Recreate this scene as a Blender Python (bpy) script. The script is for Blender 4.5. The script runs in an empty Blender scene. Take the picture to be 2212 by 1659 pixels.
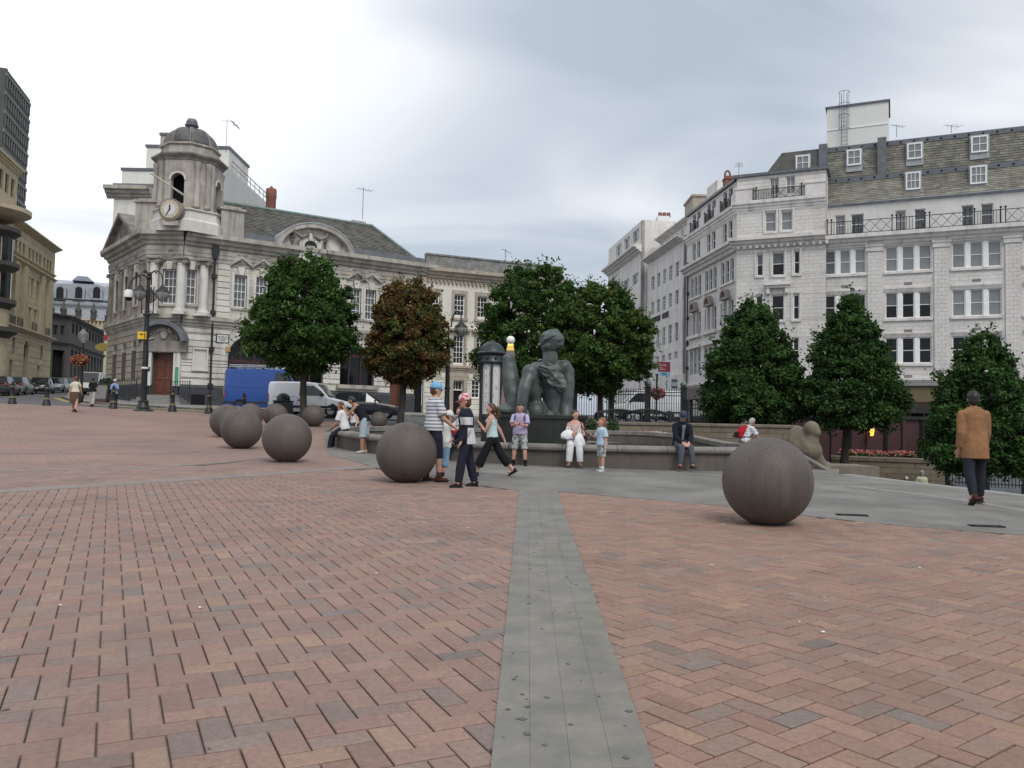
import bpy, math, random
import numpy as np
from mathutils import Vector, Matrix, Euler
random.seed(7)
rng = np.random.default_rng(11)
R = math.radians
SC = bpy.context.scene
COL = SC.collection

# ------------------------------------------------------------------ camera
EYE = Vector((0.0, 0.0, 1.30))
FPX, CX, CY = 1789.0, 1106.0, 829.5            # focal length and centre for a picture 2212 units wide
PITCH, ROLL = R(2.7), R(1.2)
CAMROT = Matrix.Rotation(R(90) + PITCH, 3, 'X') @ Matrix.Rotation(ROLL, 3, 'Z')
cam = bpy.data.cameras.new('camera')
cam.sensor_width = 36.0
cam.lens = 36.0 * FPX / 2212.0
cam.clip_start = 0.05
cam.clip_end = 4000.0
camo = bpy.data.objects.new('camera', cam)
camo.matrix_world = Matrix.Translation(EYE) @ CAMROT.to_4x4()
COL.objects.link(camo)
SC.camera = camo

# ------------------------------------------------------------------ sky: overcast, the cloud thinnest to the left
SUN_AZ, SUN_EL = R(158), R(48)                 # azimuth from +Y towards +X
world = bpy.data.worlds.new('World')
SC.world = world
world.use_nodes = True
wt = world.node_tree
wt.nodes.clear()
def wn(t, **kw):
 n = wt.nodes.new(t)
 for k, v in kw.items():
  setattr(n, k, v)
 return n
def wl(a, b):
 wt.links.new(a, b)
w_out = wn('ShaderNodeOutputWorld')
w_bg = wn('ShaderNodeBackground')
w_sky = wn('ShaderNodeTexSky', sky_type='NISHITA')
w_sky.sun_disc = False
w_sky.sun_elevation = SUN_EL
w_sky.sun_rotation = SUN_AZ
w_sky.air_density = 1.0
w_sky.dust_density = 3.0
w_tc = wn('ShaderNodeTexCoord')
w_sep = wn('ShaderNodeSeparateXYZ')
wl(w_tc.outputs['Generated'], w_sep.inputs[0])
def wmath(op, a, b=None, clamp=False):
 n = wn('ShaderNodeMath', operation=op)
 n.use_clamp = clamp
 for i, v in enumerate((a, b)):
  if v is None:
   continue
  if isinstance(v, (int, float)):
   n.inputs[i].default_value = v
  else:
   wl(v, n.inputs[i])
 return n.outputs[0]
up = wmath('ADD', wmath('MAXIMUM', w_sep.outputs[2], 0.0), 0.22)
cxy = wn('ShaderNodeCombineXYZ')
wl(wmath('DIVIDE', w_sep.outputs[0], up), cxy.inputs[0])
wl(wmath('DIVIDE', w_sep.outputs[1], up), cxy.inputs[1])
w_n1 = wn('ShaderNodeTexNoise')
w_n1.inputs['Scale'].default_value = 1.0
w_n1.inputs['Detail'].default_value = 4.0
w_n1.inputs['Roughness'].default_value = 0.42
w_n1.inputs['Distortion'].default_value = 0.6
w_map = wn('ShaderNodeMapping')
w_map.inputs['Location'].default_value = (5.3, 0.4, 0.0)
w_map.inputs['Rotation'].default_value = (0, 0, R(35))
w_map.inputs['Scale'].default_value = (1.0, 1.7, 1.0)
wl(cxy.outputs[0], w_map.inputs[0])
wl(w_map.outputs[0], w_n1.inputs[0])
THIN = R(-42)
sunv = (math.sin(THIN) * math.cos(R(24)), math.cos(THIN) * math.cos(R(24)), math.sin(R(24)))
w_dot = wn('ShaderNodeVectorMath', operation='DOT_PRODUCT')
wl(w_tc.outputs['Generated'], w_dot.inputs[0])
w_dot.inputs[1].default_value = sunv
glow = wmath('POWER', wmath('MAXIMUM', w_dot.outputs['Value'], 0.0), 9.0)
w_rmp = wn('ShaderNodeValToRGB')
cr = w_rmp.color_ramp
cr.elements[0].position = 0.36
cr.elements[0].color = (0.44, 0.50, 0.58, 1)
cr.elements[1].position = 0.68
cr.elements[1].color = (0.82, 0.845, 0.89, 1)
e = cr.elements.new(0.50)
e.color = (0.585, 0.635, 0.705, 1)
wl(wmath('ADD', w_n1.outputs['Fac'], wmath('MULTIPLY', glow, 0.25)), w_rmp.inputs[0])
w_gl = wn('ShaderNodeMixRGB', blend_type='ADD')
w_gl.inputs[0].default_value = 1.0
wl(w_rmp.outputs[0], w_gl.inputs[1])
w_glc = wn('ShaderNodeMixRGB', blend_type='MULTIPLY')
w_glc.inputs[0].default_value = 1.0
w_glc.inputs[1].default_value = (0.36, 0.36, 0.36, 1)
wl(glow, w_glc.inputs[2])
wl(w_glc.outputs[0], w_gl.inputs[2])
w_skm = wn('ShaderNodeMixRGB', blend_type='MULTIPLY')
w_skm.inputs[0].default_value = 1.0
w_skm.inputs[2].default_value = (0.09, 0.09, 0.09, 1)
wl(w_sky.outputs[0], w_skm.inputs[1])
w_mix = wn('ShaderNodeMixRGB')
w_mix.inputs[0].default_value = 0.9            # cloud cover
wl(w_skm.outputs[0], w_mix.inputs[1])
wl(w_gl.outputs[0], w_mix.inputs[2])
wl(w_mix.outputs[0], w_bg.inputs['Color'])
w_bg.inputs['Strength'].default_value = 1.0
wl(w_bg.outputs[0], w_out.inputs['Surface'])

sun = bpy.data.lights.new('sun', 'SUN')
sun.energy = 1.5
sun.angle = R(28)
sun.color = (1.0, 0.96, 0.90)
suno = bpy.data.objects.new('sun', sun)
sd = Vector((math.sin(SUN_AZ) * math.cos(SUN_EL), math.cos(SUN_AZ) * math.cos(SUN_EL), math.sin(SUN_EL)))
suno.rotation_euler = sd.to_track_quat('Z', 'Y').to_euler()
suno.location = sd * 60
COL.objects.link(suno)

vs = SC.view_settings
vs.view_transform = 'Standard'
vs.look = 'None'
vs.exposure = 0.2
vs.gamma = 1.0
vs.use_curve_mapping = False
SC.cycles.max_bounces = 5
SC.cycles.diffuse_bounces = 3
SC.cycles.glossy_bounces = 3
SC.cycles.transparent_max_bounces = 8
SC.cycles.caustics_reflective = False
SC.cycles.caustics_refractive = False

# ------------------------------------------------------------------ from a picture position to a place
def ray(px, py):
 d = CAMROT @ Vector(((px - CX) / FPX, -(py - CY) / FPX, -1.0))
 return d
def at(px, py, depth):
 d = ray(px, py)
 return EYE + d * (depth / d.y)
def pxof(P):
 v = CAMROT.transposed() @ (Vector(P) - EYE)
 return (CX + FPX * v.x / -v.z, CY - FPX * v.y / -v.z)

# the square slopes: a thin plate spline through heights measured below the eye
_T = np.array([(0, 4, -1.3), (-6, 4, -1.27), (6, 3, -1.3), (3.2, 10.4, -1.19), (7.2, 12.8, -1.13), (-1.9, 15, -1.12),
  (2, 18, -1.02), (6, 19, -1.08), (-5.1, 18.7, -.96), (-5.3, 25.5, -.74), (-7.4, 22.6, -.86), (-8.5, 35, -.45),
  (-18.5, 35.6, .06), (-13, 40, .16), (-16.4, 40, .22), (-19.3, 40, .29), (-24, 40, .41), (-8, 44.6, .0), (-16, 48, .42),
  (-20, 54, .62), (-28, 60, 1.1), (9, 15, -1.15), (8.7, 20, -1.12), (-46, 82, 2.1), (-6, 62, .5), (-22, 20, -.75),
  (-40, 40, .5), (-30, 8, -1.2), (5, 33, -.7), (9, 28, -1.0), (2, 45, -.3), (-40, 60, 1.15), (4, 66, .1), (-36, 100, 2.6), (10, 42, -.8), (-10, 8, -1.2), (-13, 28, -.5)])
def _tps(r2):
 return np.where(r2 > 1e-9, r2 * np.log(np.maximum(r2, 1e-9)), 0.0)
_X, _Y, _Z = _T.T
_n = len(_T)
_A = np.zeros((_n + 3, _n + 3))
_A[:_n, :_n] = _tps((_X[:, None] - _X) ** 2 + (_Y[:, None] - _Y) ** 2) + np.eye(_n) * 40.0
_A[:_n, _n:] = np.c_[np.ones(_n), _X, _Y]
_A[_n:, :_n] = _A[:_n, _n:].T
_W = np.linalg.solve(_A, np.r_[_Z, 0, 0, 0])
def gza(x, y):
 x = np.clip(np.asarray(x, float), -60, 14)
 y = np.clip(np.asarray(y, float), -6, 104)
 k = _tps((x[..., None] - _X) ** 2 + (y[..., None] - _Y) ** 2)
 return EYE.z + k @ _W[:_n] + _W[_n] + _W[_n + 1] * x + _W[_n + 2] * y
def gz(x, y):
 return float(gza(x, y))
LOWZ = EYE.z - 3.3                             # the lower part of the square beyond the steps
def on_ground(px, py):
 d = ray(px, py)
 t0, t = 0.5, 1.0
 while t < 160:
  P = EYE + d * t
  if P.z < gz(P.x, P.y):
   break
  t0 = t
  t += 0.25 + t * 0.02
 for _ in range(24):
  m = (t0 + t) / 2
  P = EYE + d * m
  if P.z < gz(P.x, P.y):
   t = m
  else:
   t0 = m
 return EYE + d * t
def ground_at(px, depth):
 """ground point that lies at picture column px at this depth"""
 lo, hi = 500.0, 1700.0
 x = at(px, 900, depth).x
 for _ in range(3):
  z = gz(x, depth)
  q = pxof((x, depth, z))
  x += (px - q[0]) / FPX * depth
 return Vector((x, depth, gz(x, depth)))

# ------------------------------------------------------------------ materials
MATS = {}
TINTED = set()
def mat(name, color=(.5, .5, .5), rough=.8, metal=0.0, var=0.0, scale=3.0, bump=0.0, bscale=None, coord='Object', color2=None,
  streak=None, spec=0.5, tint=False, detail=5.0, stops=None, emit=None, alpha=None, transm=0.0, sheen=0.0, ao=None):
 """procedural principled material: base colour mottled by noise, optional vertical streaks of dirt and bump"""
 if name in MATS:
  return MATS[name]
 m = bpy.data.materials.new(name)
 m.use_nodes = True
 nt = m.node_tree
 N, L = nt.nodes, nt.links
 b = N['Principled BSDF']
 b.inputs['Roughness'].default_value = rough
 b.inputs['Metallic'].default_value = metal
 b.inputs['Specular IOR Level'].default_value = spec
 if transm:
  b.inputs['Transmission Weight'].default_value = transm
 if alpha is not None:
  b.inputs['Alpha'].default_value = alpha
 tc = N.new('ShaderNodeTexCoord')
 co = tc.outputs[coord] if coord != 'World' else None
 if co is None:
  g = N.new('ShaderNodeNewGeometry')
  co = g.outputs['Position']
 c4 = (*color, 1)
 sock = None
 if var or color2:
  n = N.new('ShaderNodeTexNoise')
  n.inputs['Scale'].default_value = scale
  n.inputs['Detail'].default_value = detail
  n.inputs['Roughness'].default_value = 0.6
  L.new(co, n.inputs['Vector'])
  r = N.new('ShaderNodeValToRGB')
  r.color_ramp.elements[0].position = 0.32
  r.color_ramp.elements[1].position = 0.68
  a = color2 if color2 else tuple(c * (1 - var) for c in color)
  z = color if color2 else tuple(min(1, c * (1 + var)) for c in color)
  if stops:
   r.color_ramp.elements[0].position, r.color_ramp.elements[1].position = stops
  r.color_ramp.elements[0].color = (*a, 1)
  r.color_ramp.elements[1].color = (*z, 1)
  L.new(n.outputs['Fac'], r.inputs[0])
  sock = r.outputs[0]
 if streak:
  sc_, col_, amt = streak
  mp = N.new('ShaderNodeMapping')
  mp.inputs['Scale'].default_value = (sc_, sc_, sc_ * 0.12)
  g2 = N.new('ShaderNodeNewGeometry')
  L.new(g2.outputs['Position'], mp.inputs[0])
  n2 = N.new('ShaderNodeTexNoise')
  n2.inputs['Scale'].default_value = 1.0
  n2.inputs['Detail'].default_value = 6.0
  n2.inputs['Roughness'].default_value = 0.65
  L.new(mp.outputs[0], n2.inputs['Vector'])
  r2 = N.new('ShaderNodeValToRGB')
  r2.color_ramp.elements[0].position = 0.5
  r2.color_ramp.elements[1].position = 0.72
  r2.color_ramp.elements[0].color = (0, 0, 0, 1)
  r2.color_ramp.elements[1].color = (amt, amt, amt, 1)
  L.new(n2.outputs['Fac'], r2.inputs[0])
  mx = N.new('ShaderNodeMixRGB')
  L.new(r2.outputs[0], mx.inputs[0])
  if sock:
   L.new(sock, mx.inputs[1])
  else:
   mx.inputs[1].default_value = c4
  mx.inputs[2].default_value = (*col_, 1)
  sock = mx.outputs[0]
 if tint:
  at_ = N.new('ShaderNodeAttribute')
  at_.attribute_name = 'tint'
  mx = N.new('ShaderNodeMixRGB')
  mx.blend_type = 'MULTIPLY'
  mx.inputs[0].default_value = 1.0
  if sock:
   L.new(sock, mx.inputs[1])
  else:
   mx.inputs[1].default_value = c4
  L.new(at_.outputs['Color'], mx.inputs[2])
  sock = mx.outputs[0]
 if sock:
  L.new(sock, b.inputs['Base Color'])
 else:
  b.inputs['Base Color'].default_value = c4
 if bump:
  n3 = N.new('ShaderNodeTexNoise')
  n3.inputs['Scale'].default_value = bscale or scale * 4
  n3.inputs['Detail'].default_value = 6.0
  L.new(co, n3.inputs['Vector'])
  bp = N.new('ShaderNodeBump')
  bp.inputs['Strength'].default_value = bump
  bp.inputs['Distance'].default_value = 0.02
  L.new(n3.outputs['Fac'], bp.inputs['Height'])
  L.new(bp.outputs[0], b.inputs['Normal'])
 if emit:
  b.inputs['Emission Color'].default_value = (*emit[0], 1)
  b.inputs['Emission Strength'].default_value = emit[1]
 if tint:
  TINTED.add(name)
 MATS[name] = m
 return m

# ------------------------------------------------------------------ meshes
class MB:
 """collects faces; build() links them as one mesh object"""
 def __init__(s):
  s.v, s.f, s.t = [], [], []
 def add(s, vs_, fs, tint=None):
  o = len(s.v)
  s.v.extend([tuple(p) for p in vs_])
  for f in fs:
   s.f.append(tuple(i + o for i in f))
   s.t.append(tint)
  return s
 def box(s, x0, x1, y0, y1, z0, z1, M=None, tint=None, bev=0.0):
  if bev:
   vs_, fs = bevbox(x0, x1, y0, y1, z0, z1, bev)
  else:
   vs_ = [(x0, y0, z0), (x1, y0, z0), (x1, y1, z0), (x0, y1, z0), (x0, y0, z1), (x1, y0, z1), (x1, y1, z1), (x0, y1, z1)]
   fs = BOXF
  if M is not None:
   vs_ = [M @ Vector(p) for p in vs_]
  return s.add(vs_, fs, tint)
 def prism(s, poly, y0, y1, M=None, tint=None):
  """polygon of (x,z) pairs extruded along y"""
  n = len(poly)
  vs_ = [(x, y0, z) for x, z in poly] + [(x, y1, z) for x, z in poly]
  if M is not None:
   vs_ = [M @ Vector(p) for p in vs_]
  fs = [tuple(range(n)), tuple(range(2 * n - 1, n - 1, -1))]
  for i in range(n):
   j = (i + 1) % n
   fs.append((i, n + i, n + j, j))
  return s.add(vs_, fs, tint)
 def lathe(s, prof, n=16, M=None, cap=True, a0=0.0, a1=2 * math.pi, tint=None):
  """profile of (radius,z) turned about z"""
  full = abs(a1 - a0 - 2 * math.pi) < 1e-6
  k = n if full else n + 1
  vs_ = []
  for r, z in prof:
   for i in range(k):
    a = a0 + (a1 - a0) * i / n
    vs_.append((r * math.cos(a), r * math.sin(a), z))
  fs = []
  for j in range(len(prof) - 1):
   for i in range(n):
    i2 = (i + 1) % k
    fs.append((j * k + i, j * k + i2, (j + 1) * k + i2, (j + 1) * k + i))
  if cap and full:
   if prof[0][0] > 1e-5:
    fs.append(tuple(range(k - 1, -1, -1)))
   if prof[-1][0] > 1e-5:
    fs.append(tuple(range((len(prof) - 1) * k, len(prof) * k)))
  if M is not None:
   vs_ = [M @ Vector(p) for p in vs_]
  return s.add(vs_, fs, tint)
 def tube(s, pts, rad, n=8, cap=True, flat=None, M=None, closed=False, tint=None):
  """tube through points; rad one number or one for each point; flat = (axis, factor) squashes the ring"""
  pts = [Vector(p) for p in pts]
  m = len(pts)
  rad = [rad] * m if isinstance(rad, (int, float)) else list(rad)
  vs_ = []
  ref = None
  for i in range(m):
   a = pts[i - 1] if (i > 0 or closed) else pts[i]
   c = pts[(i + 1) % m] if (i < m - 1 or closed) else pts[i]
   t = (c - a)
   t = t.normalized() if t.length > 1e-9 else Vector((0, 0, 1))
   if ref is None:
    ref = Vector((1, 0, 0)) if abs(t.x) < .8 else Vector((0, 1, 0))
   u = (ref - t * ref.dot(t))
   u = u.normalized() if u.length > 1e-6 else t.orthogonal().normalized()
   w = t.cross(u)
   ref = u
   rr = rad[i]
   ru, rw = (rr, rr) if isinstance(rr, (int, float)) else rr
   for k in range(n):
    an = 2 * math.pi * k / n
    vs_.append(pts[i] + u * (ru * math.cos(an)) + w * (rw * math.sin(an)))
  fs = []
  for i in range(m if closed else m - 1):
   i2 = (i + 1) % m
   for k in range(n):
    k2 = (k + 1) % n
    fs.append((i * n + k, i * n + k2, i2 * n + k2, i2 * n + k))
  if cap and not closed:
   fs.append(tuple(range(n - 1, -1, -1)))
   fs.append(tuple(range((m - 1) * n, m * n)))
  if M is not None:
   vs_ = [M @ Vector(p) for p in vs_]
  return s.add(vs_, fs, tint)
 def ball(s, c, r, nu=14, nv=9, M=None, tint=None):
  r = (r, r, r) if isinstance(r, (int, float)) else r
  vs_ = [(c[0], c[1], c[2] - r[2])]
  for j in range(1, nv):
   a = math.pi * j / nv
   for i in range(nu):
    b = 2 * math.pi * i / nu
    vs_.append((c[0] + r[0] * math.sin(a) * math.cos(b), c[1] + r[1] * math.sin(a) * math.sin(b), c[2] - r[2] * math.cos(a)))
  vs_.append((c[0], c[1], c[2] + r[2]))
  fs = []
  for i in range(nu):
   fs.append((0, 1 + (i + 1) % nu, 1 + i))
   fs.append((len(vs_) - 1, 1 + (nv - 2) * nu + i, 1 + (nv - 2) * nu + (i + 1) % nu))
  for j in range(nv - 2):
   for i in range(nu):
    a, b = 1 + j * nu + i, 1 + j * nu + (i + 1) % nu
    fs.append((a, b, b + nu, a + nu))
  if M is not None:
   vs_ = [M @ Vector(p) for p in vs_]
  return s.add(vs_, fs, tint)
 def build(s, name, m, parent=None, smooth=None, kind=None):
  me = mesh(name, s.v, s.f, m, smooth, s.t if any(x is not None for x in s.t) else None)
  return obj(name, me, parent, kind)

BOXF = [(0, 3, 2, 1), (4, 5, 6, 7), (0, 1, 5, 4), (1, 2, 6, 5), (2, 3, 7, 6), (3, 0, 4, 7)]
def bevbox(x0, x1, y0, y1, z0, z1, b):
 vs_ = []
 for z, k in ((z0, 0), (z1 - b, 0), (z1, b)):
  vs_ += [(x0 + k, y0 + k, z), (x1 - k, y0 + k, z), (x1 - k, y1 - k, z), (x0 + k, y1 - k, z)]
 fs = [(8, 9, 10, 11)]
 for j in (0, 4):
  for i in range(4):
   i2 = (i + 1) % 4
   fs.append((j + i, j + i2, j + 4 + i2, j + 4 + i))
 return vs_, fs
def mesh(name, v, f, m, smooth=None, tints=None):
 me = bpy.data.meshes.new(name)
 me.from_pydata(v, [], f)
 if m is not None:
  me.materials.append(m)
 if smooth:
  me.polygons.foreach_set('use_smooth', [True] * len(me.polygons))
  if smooth is not True:
   me.set_sharp_from_angle(angle=R(smooth))
 if tints is None and m is not None and m.name in TINTED:
  tints = [None] * len(f)
 if tints is not None:
  a = me.attributes.new('tint', 'FLOAT_COLOR', 'FACE')
  buf = []
  for t in tints:
   t = (1, 1, 1) if t is None else ((t, t, t) if isinstance(t, (int, float)) else t)
   buf.extend((*t, 1.0))
  a.data.foreach_set('color', buf)
 me.update()
 return me
ROOTM = {}
def obj(name, data, parent=None, kind=None):
 o = bpy.data.objects.new(name, data)
 COL.objects.link(o)
 if parent is not None:
  o.parent = parent
  M = ROOTM.get(parent.name)
  if M is not None:
   o.matrix_parent_inverse = M.inverted()
 if kind:
  o['kind'] = kind
 return o
def thing(name, label, cat, loc=(0, 0, 0), group=None, rz=0.0, local=False):
 """an Empty at the base of a thing. Its parts are given in world coordinates, or in its own when local"""
 o = bpy.data.objects.new(name, None)
 COL.objects.link(o)
 o.empty_display_size = 0.3
 o.location = loc
 o.rotation_euler = (0, 0, rz)
 tag(o, label, cat, group)
 if not local:
  ROOTM[o.name] = Matrix.Translation(Vector(loc)) @ Matrix.Rotation(rz, 4, 'Z')
 return o
def tag(o, label, cat, group=None):
 o['label'] = label
 o['category'] = cat
 if group:
  o['group'] = group
 return o
def copy_tree(o, parent=None):
 c = o.copy()
 COL.objects.link(c)
 if parent is not None:
  c.parent = parent
 for ch in [x for x in KIDS.get(o.name, [])]:
  copy_tree(ch, c)
 return c
KIDS = {}
def index_kids():
 KIDS.clear()
 for o in bpy.data.objects:
  if o.parent:
   KIDS.setdefault(o.parent.name, []).append(o)
def clone(root, label, loc, rz=0.0, scale=None, group=None):
 c = copy_tree(root)
 c['label'] = label
 if group:
  c['group'] = group
 c.location = loc
 c.rotation_euler = (0, 0, rz)
 if scale:
  c.scale = (scale,) * 3 if isinstance(scale, (int, float)) else scale
 return c
def structure(o):
 o['kind'] = 'structure'
 return o
def pieces(name, items, m, parent, limit=300, stuff_name=None, key=None):
 """items: list of (verts, faces, tint). The nearest `limit` become objects of their own, the rest one mesh"""
 def dist(it):
  p = it[0][0]
  return (Vector(p) - EYE).length
 order = sorted(items, key=key or dist)
 for vs_, fs, t in order[:limit]:
  me = mesh(name, vs_, fs, m, None, [t] * len(fs))
  obj(name, me, parent)
 rest = order[limit:]
 if rest:
  mb = MB()
  for vs_, fs, t in rest:
   mb.add(vs_, fs, t)
  mb.build(stuff_name or (name + '_field'), m, parent, kind='stuff')
def text_mesh(s, size=1.0, depth=0.01):
 """flat lettering as polygons, centred on the origin in x,y"""
 cu = bpy.data.curves.new('lettering', 'FONT')
 cu.body = s
 cu.size = size
 cu.extrude = depth
 cu.align_x = 'CENTER'
 cu.align_y = 'CENTER'
 cu.resolution_u = 3
 to = bpy.data.objects.new('lettering', cu)
 me = bpy.data.meshes.new_from_object(to)
 bpy.data.objects.remove(to)
 bpy.data.curves.remove(cu)
 return me

# ------------------------------------------------------------------ the ground
import bmesh
NEARY = 17.0
M_BED = mat('joint_sand', (.155, .125, .108), .95, var=.3, scale=20)
M_BRICK = mat('paving_brick', (.95, .95, .95), .82, var=.20, scale=34, tint=True, bump=.35, bscale=160, coord='World', spec=.3, streak=(.75, (.60, .60, .61), .7))
def brick_far():
 m = bpy.data.materials.new('brick_paving_far')
 m.use_nodes = True
 nt = m.node_tree
 N, L = nt.nodes, nt.links
 b = N['Principled BSDF']
 b.inputs['Roughness'].default_value = .85
 b.inputs['Specular IOR Level'].default_value = .3
 g = N.new('ShaderNodeNewGeometry')
 mp = N.new('ShaderNodeMapping')
 mp.inputs['Rotation'].default_value = (0, 0, R(12))
 L.new(g.outputs['Position'], mp.inputs[0])
 t = N.new('ShaderNodeTexBrick')
 t.inputs['Scale'].default_value = 1.0
 t.inputs['Brick Width'].default_value = .256
 t.inputs['Row Height'].default_value = .128
 t.inputs['Mortar Size'].default_value = .006
 t.inputs['Color1'].default_value = (.32, .213, .177, 1)
 t.inputs['Color2'].default_value = (.294, .205, .175, 1)
 t.inputs['Mortar'].default_value = (.13, .104, .09, 1)
 L.new(mp.outputs[0], t.inputs['Vector'])
 n = N.new('ShaderNodeTexNoise')
 n.inputs['Scale'].default_value = .45
 n.inputs['Detail'].default_value = 5
 L.new(g.outputs['Position'], n.inputs['Vector'])
 r = N.new('ShaderNodeValToRGB')
 r.color_ramp.elements[0].position = .3
 r.color_ramp.elements[1].position = .7
 r.color_ramp.elements[0].color = (.80, .82, .84, 1)
 r.color_ramp.elements[1].color = (1.1, 1.06, 1.03, 1)
 L.new(n.outputs['Fac'], r.inputs[0])
 mx = N.new('ShaderNodeMixRGB')
 mx.blend_type = 'MULTIPLY'
 mx.inputs[0].default_value = 1
 L.new(t.outputs['Color'], mx.inputs[1])
 L.new(r.outputs[0], mx.inputs[2])
 L.new(mx.outputs[0], b.inputs['Base Color'])
 return m
M_BFAR = brick_far()
M_APRON = mat('grey_paving', (.178, .170, .156), .85, var=.3, scale=.9, bump=.2, bscale=60, coord='World', streak=None, detail=9)
M_SLAB = mat('grey_slab', (.245, .232, .208), .85, color2=(.155, .152, .14), scale=3.2, bump=.3, bscale=90, coord='World', tint=True, detail=8)
M_ASPH = mat('asphalt', (.105, .105, .108), .9, var=.18, scale=1.1, bump=.3, bscale=80, coord='World')
M_KERB = mat('kerb_stone', (.27, .265, .25), .85, var=.2, scale=4, coord='World')
M_PAVE = mat('pavement_flags', (.24, .235, .225), .9, var=.16, scale=1.6, coord='World')
M_YEL = mat('yellow_paint', (.62, .46, .12), .8, var=.25, scale=6, coord='World')
M_SAND = mat('pale_stone_band', (.29, .27, .24), .85, var=.15, scale=4, coord='World')
M_DKST = mat('dark_ground', (.12, .115, .11), .95, var=.2, scale=.6, coord='World')
M_IRON = mat('black_iron', (.016, .017, .018), .45, var=.3, scale=6, spec=.5)
M_GREASE = mat('gum', (.115, .112, .106), .85)

def sheet(name, poly, dz, m, parent=None, step=1.2, skirt=0.0, zfun=None, tint=None):
 """polygon of (x,y) cut into cells and laid dz above the terrain; skirt gives it a thickness down its edge"""
 bm = bmesh.new()
 vs_ = [bm.verts.new((x, y, 0)) for x, y in poly]
 bm.faces.new(vs_)
 xs = [p[0] for p in poly]
 ys = [p[1] for p in poly]
 for k in range(1, int((max(xs) - min(xs)) / step) + 1):
  bmesh.ops.bisect_plane(bm, geom=bm.verts[:] + bm.edges[:] + bm.faces[:], plane_co=(min(xs) + k * step, 0, 0), plane_no=(1, 0, 0))
 for k in range(1, int((max(ys) - min(ys)) / step) + 1):
  bmesh.ops.bisect_plane(bm, geom=bm.verts[:] + bm.edges[:] + bm.faces[:], plane_co=(0, min(ys) + k * step, 0), plane_no=(0, 1, 0))
 bm.normal_update()
 if sum(f.normal.z for f in bm.faces) < 0:
  bmesh.ops.reverse_faces(bm, faces=bm.faces[:])
 P = np.array([(v.co.x, v.co.y) for v in bm.verts])
 z = (gza(P[:, 0], P[:, 1]) if zfun is None else zfun(P[:, 0], P[:, 1])) + dz
 for v, zz in zip(bm.verts, z):
  v.co.z = zz
 if skirt:
  be = [e for e in bm.edges if e.is_boundary]
  r = bmesh.ops.extrude_edge_only(bm, edges=be)
  for v in r['geom']:
   if isinstance(v, bmesh.types.BMVert):
    v.co.z -= skirt
 me = bpy.data.meshes.new(name)
 bm.to_mesh(me)
 bm.free()
 me.materials.append(m)
 if tint is not None:
  a = me.attributes.new('tint', 'FLOAT_COLOR', 'FACE')
  a.data.foreach_set('color', [*tint, 1.0] * len(me.polygons))
 return obj(name, me, parent)

def gp(px, py):
 p = on_ground(px, py)
 return (p.x, p.y)
# the ground as one sheet that reaches the horizon, at the level of the lower square
gb = MB()
gb.add([(-1500, -60, LOWZ), (1500, -60, LOWZ), (1500, 3000, LOWZ), (-1500, 3000, LOWZ)], [(0, 1, 2, 3)])
structure(gb.build('ground', M_DKST))

EDGE = [(11.6, -5), (10.6, 6), (10.0, 11), gp(2212, 1072), gp(2080, 1056), gp(1960, 1042), gp(1880, 1032), gp(1812, 1024), (9.5, 24), (10.6, 28), (10.8, 32), (10.5, 34)]
plaza = structure(sheet('plaza_paving', [(-52, -5)] + EDGE[:-1] + [(10.5, 34), (-5, 36.5), (-5.5, 40.4), (-52, 41.4)], 0, M_BFAR, step=1.5, zfun=lambda x, y: gza(x, y) - np.where(y < NEARY + .6, .03, .003)))
# ---- near bricks, laid in herringbone on a bed of sand
strip_x = lambda y: .262 + .0195 * (y - 3.1)
SH = .315
band_a, band_b = Vector(gp(-160, 1072)), Vector(gp(802, 1008))
apron_px = [(702, 918), (700, 945), (712, 982), (820, 1012), (930, 1032), (1040, 1049), (1125, 1061), (1212, 1063), (1400, 1079), (1570, 1094), (1760, 1117), (1990, 1140), (2212, 1156), (2330, 1166)]
apron_l = [gp(*p) for p in apron_px]
apron = apron_l + [EDGE[2]] + EDGE[3:-1] + [(10.5, 34), (-2, 35.8), (-5, 34)]
def in_poly(x, y, poly):
 c = np.zeros(np.shape(x), bool)
 n = len(poly)
 for i in range(n):
  x1, y1 = poly[i]
  x2, y2 = poly[(i + 1) % n]
  if y1 == y2:
   continue
  k = ((y1 > y) != (y2 > y)) & (x < (x2 - x1) * (y - y1) / (y2 - y1) + x1)
  c ^= k
 return c
def herringbone(rot, keep):
 w = .128
 n = 230
 ii, jj = np.meshgrid(np.arange(-n, n), np.arange(-n, n), indexing='ij')
 ii, jj = ii.ravel(), jj.ravel()
 m = (ii - jj) % 4
 ca, sa = math.cos(rot), math.sin(rot)
 out = []
 for mode, hx, hy in ((0, 1.0, .5), (3, .5, 1.0)):
  k = m == mode
  cx, cy = (ii[k] + hx) * w, (jj[k] + hy) * w
  X, Y = ca * cx - sa * cy, sa * cx + ca * cy
  kk = keep(X, Y)
  X, Y = X[kk], Y[kk]
  for x, y in zip(X, Y):
   out.append((x, y, hx * w, hy * w))
 return out
HW = 17.6
BEDP = [(-5.6, .2), (5.6, .2), (10.2, 7.0), (9.8, 12), (9.2, NEARY), (-17.3, NEARY)]
inview = lambda x, y: in_poly(x, y, BEDP)
side = lambda x, y: (band_b.x - band_a.x) * (y - band_a.y) - (band_b.y - band_a.y) * (x - band_a.x)
outap = lambda x, y: ~in_poly(x, y, apron)
left = herringbone(R(25.8), lambda x, y: inview(x, y) & (x < strip_x(y) - .2) & (side(x, y) < .25) & outap(x, y))
far = herringbone(R(62), lambda x, y: inview(x, y) & (x < strip_x(y)) & (side(x, y) >= .25) & outap(x, y))
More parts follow.
